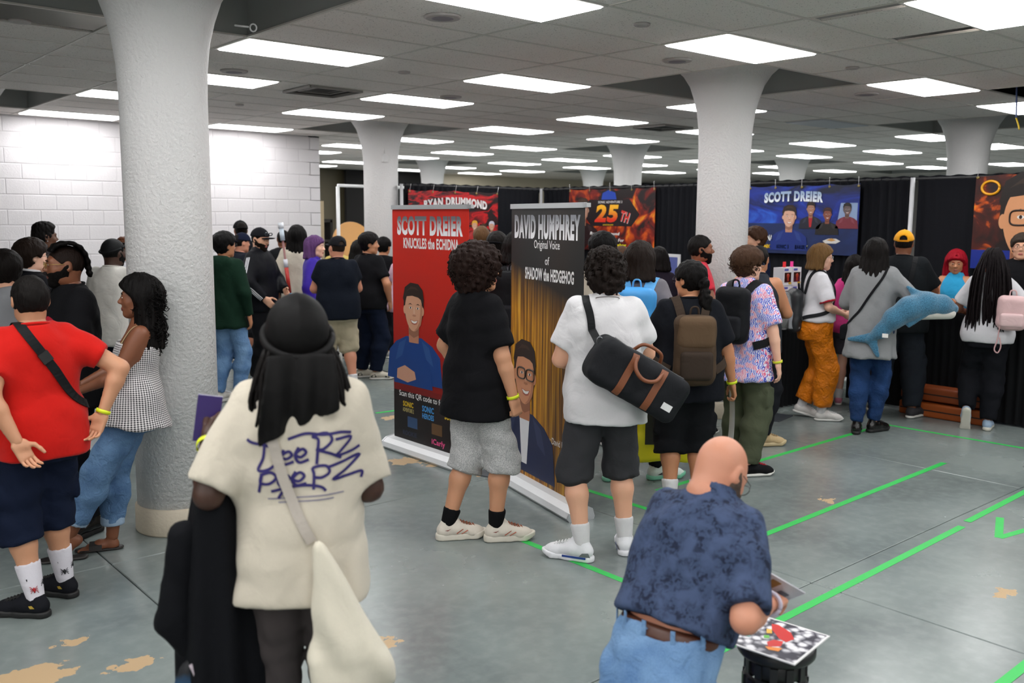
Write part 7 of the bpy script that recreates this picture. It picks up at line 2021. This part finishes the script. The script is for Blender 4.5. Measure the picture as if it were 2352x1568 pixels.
# --- jacket and tote of the man in the cream tee
jc = np.array(loc(P9, -.255, .06, .16)); EJ = world_empty(P9, 'black_jacket', jc, 'black jacket draped over the forearm of the man in cream', 'jacket')
JK = fabric('#0f1014', .8)
def jk(x, y, z):
    q = np.clip((.10 - z) / .62, 0, 1)
    a = .055 + .075 * np.sin(np.clip(q * 1.6, 0, 1.3)) ; b_ = .13 + .02 * q
    ang = np.arctan2(y, x * 1.6)
    k = np.sqrt((x / a) ** 2 + ((y + .02 * q) / b_) ** 2)
    d = (k - 1) * a * .8 + .010 * np.sin(ang * 7 + 2.5 * q + 4 * z) * q
    d = smax(d, z - .12 + 1.5 * x * x, .03)
    return smax(d, -.62 - z + .05 * np.sin(ang * 2), .02)
sdf('fabric_drape', [(region((-.2, -.2, -.72), (.2, .2, .16), jk), 0)], .0115, JK, EJ)
sdf('sleeve', [(cone((-.09, -.06, -.10), (-.125, -.05, -.36), .045, .055), 0), (cone((-.125, -.05, -.36), (-.06, -.06, -.48), .055, .04), .04)], .0115, JK, EJ, folds(2, .004, 40, 80))
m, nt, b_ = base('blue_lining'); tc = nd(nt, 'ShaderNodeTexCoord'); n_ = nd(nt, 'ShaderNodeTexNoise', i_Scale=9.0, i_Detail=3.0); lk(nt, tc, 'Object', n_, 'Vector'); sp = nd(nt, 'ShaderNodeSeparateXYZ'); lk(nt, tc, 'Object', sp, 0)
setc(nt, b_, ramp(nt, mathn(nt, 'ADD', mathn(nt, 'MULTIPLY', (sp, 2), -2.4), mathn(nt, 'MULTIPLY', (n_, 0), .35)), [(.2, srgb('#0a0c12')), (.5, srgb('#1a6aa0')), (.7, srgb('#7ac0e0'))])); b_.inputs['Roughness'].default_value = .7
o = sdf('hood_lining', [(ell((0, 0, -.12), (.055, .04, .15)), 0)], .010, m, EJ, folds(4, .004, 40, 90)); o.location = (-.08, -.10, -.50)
MB().tube([tuple(q) for q in catmull([(-.075, -.15, -.46), (-.05, -.16, -.52), (-.03, -.155, -.58), (-.03, -.15, -.68)], 5)], .006, 6).build('drawcord', plain('#a89ca4', .5), EJ)
tcn = np.array(loc(P9, .14, -.19, -.13)); ET = world_empty(P9, 'tote_bag', tcn, 'cream canvas tote slung across the back of the man in cream', 'bag')
TM = fabric('#d9d2c0', .9)
def tb(x, y, z):
    q = np.clip((.20 - z) / .45, 0, 1)
    a = .012 + .095 * np.minimum(q * 1.3, 1) ** .9; b_ = .02 + .055 * np.minimum(q * 1.4, 1)
    cx = -.085 + .09 * np.minimum(q * 1.2, 1)
    k = np.sqrt(((x - cx) / a) ** 2 + (y / b_) ** 2); d = (k - 1) * np.minimum(a, b_) * .8
    d = d + .007 * np.sin((x - cx) * 70 / (q + .4) + 9 * z) * q + .006 * np.sin((x - cx) * 31 + 26 * z) * q
    return smax(smax(d, z - .2, .01), -.30 - z + .5 * (x - .05) ** 2, .04)
sdf('bag_body', [(region((-.22, -.14, -.36), (.24, .14, .24), tb), 0)], .0105, TM, ET)
pts = [loc(P9, *q) for q in ((-.10, .10, .47), (-.11, .0, .525), (-.095, -.12, .44), (-.06, -.2, .30), (-.015, -.2, .17), (.045, -.22, .06))]
P, N = wrap(T9, pts, .005); MB().ribbon([tuple(Vector(v) - Vector(tcn)) for v in P], [tuple(v) for v in N], .030, .004).build('shoulder_strap', fabric('#b9b0a6', .9), ET)
E = world_empty(P9, 'phone', P9.handL[0] + P9.handL[2] * .08 + np.array([0, 0, .03]), 'phone raised in the hand of the man in cream', 'phone'); MB().box((0, 0, 0), (.075, .012, .15), 0, Matrix.Rotation(.15, 3, 'Y')).build('slab_body', plain('#3a2a68', .3), E); MB().box((0, .007, 0), (.068, .002, .14), 0, Matrix.Rotation(.15, 3, 'Y')).build('screen', plain('#202030', .1), E)
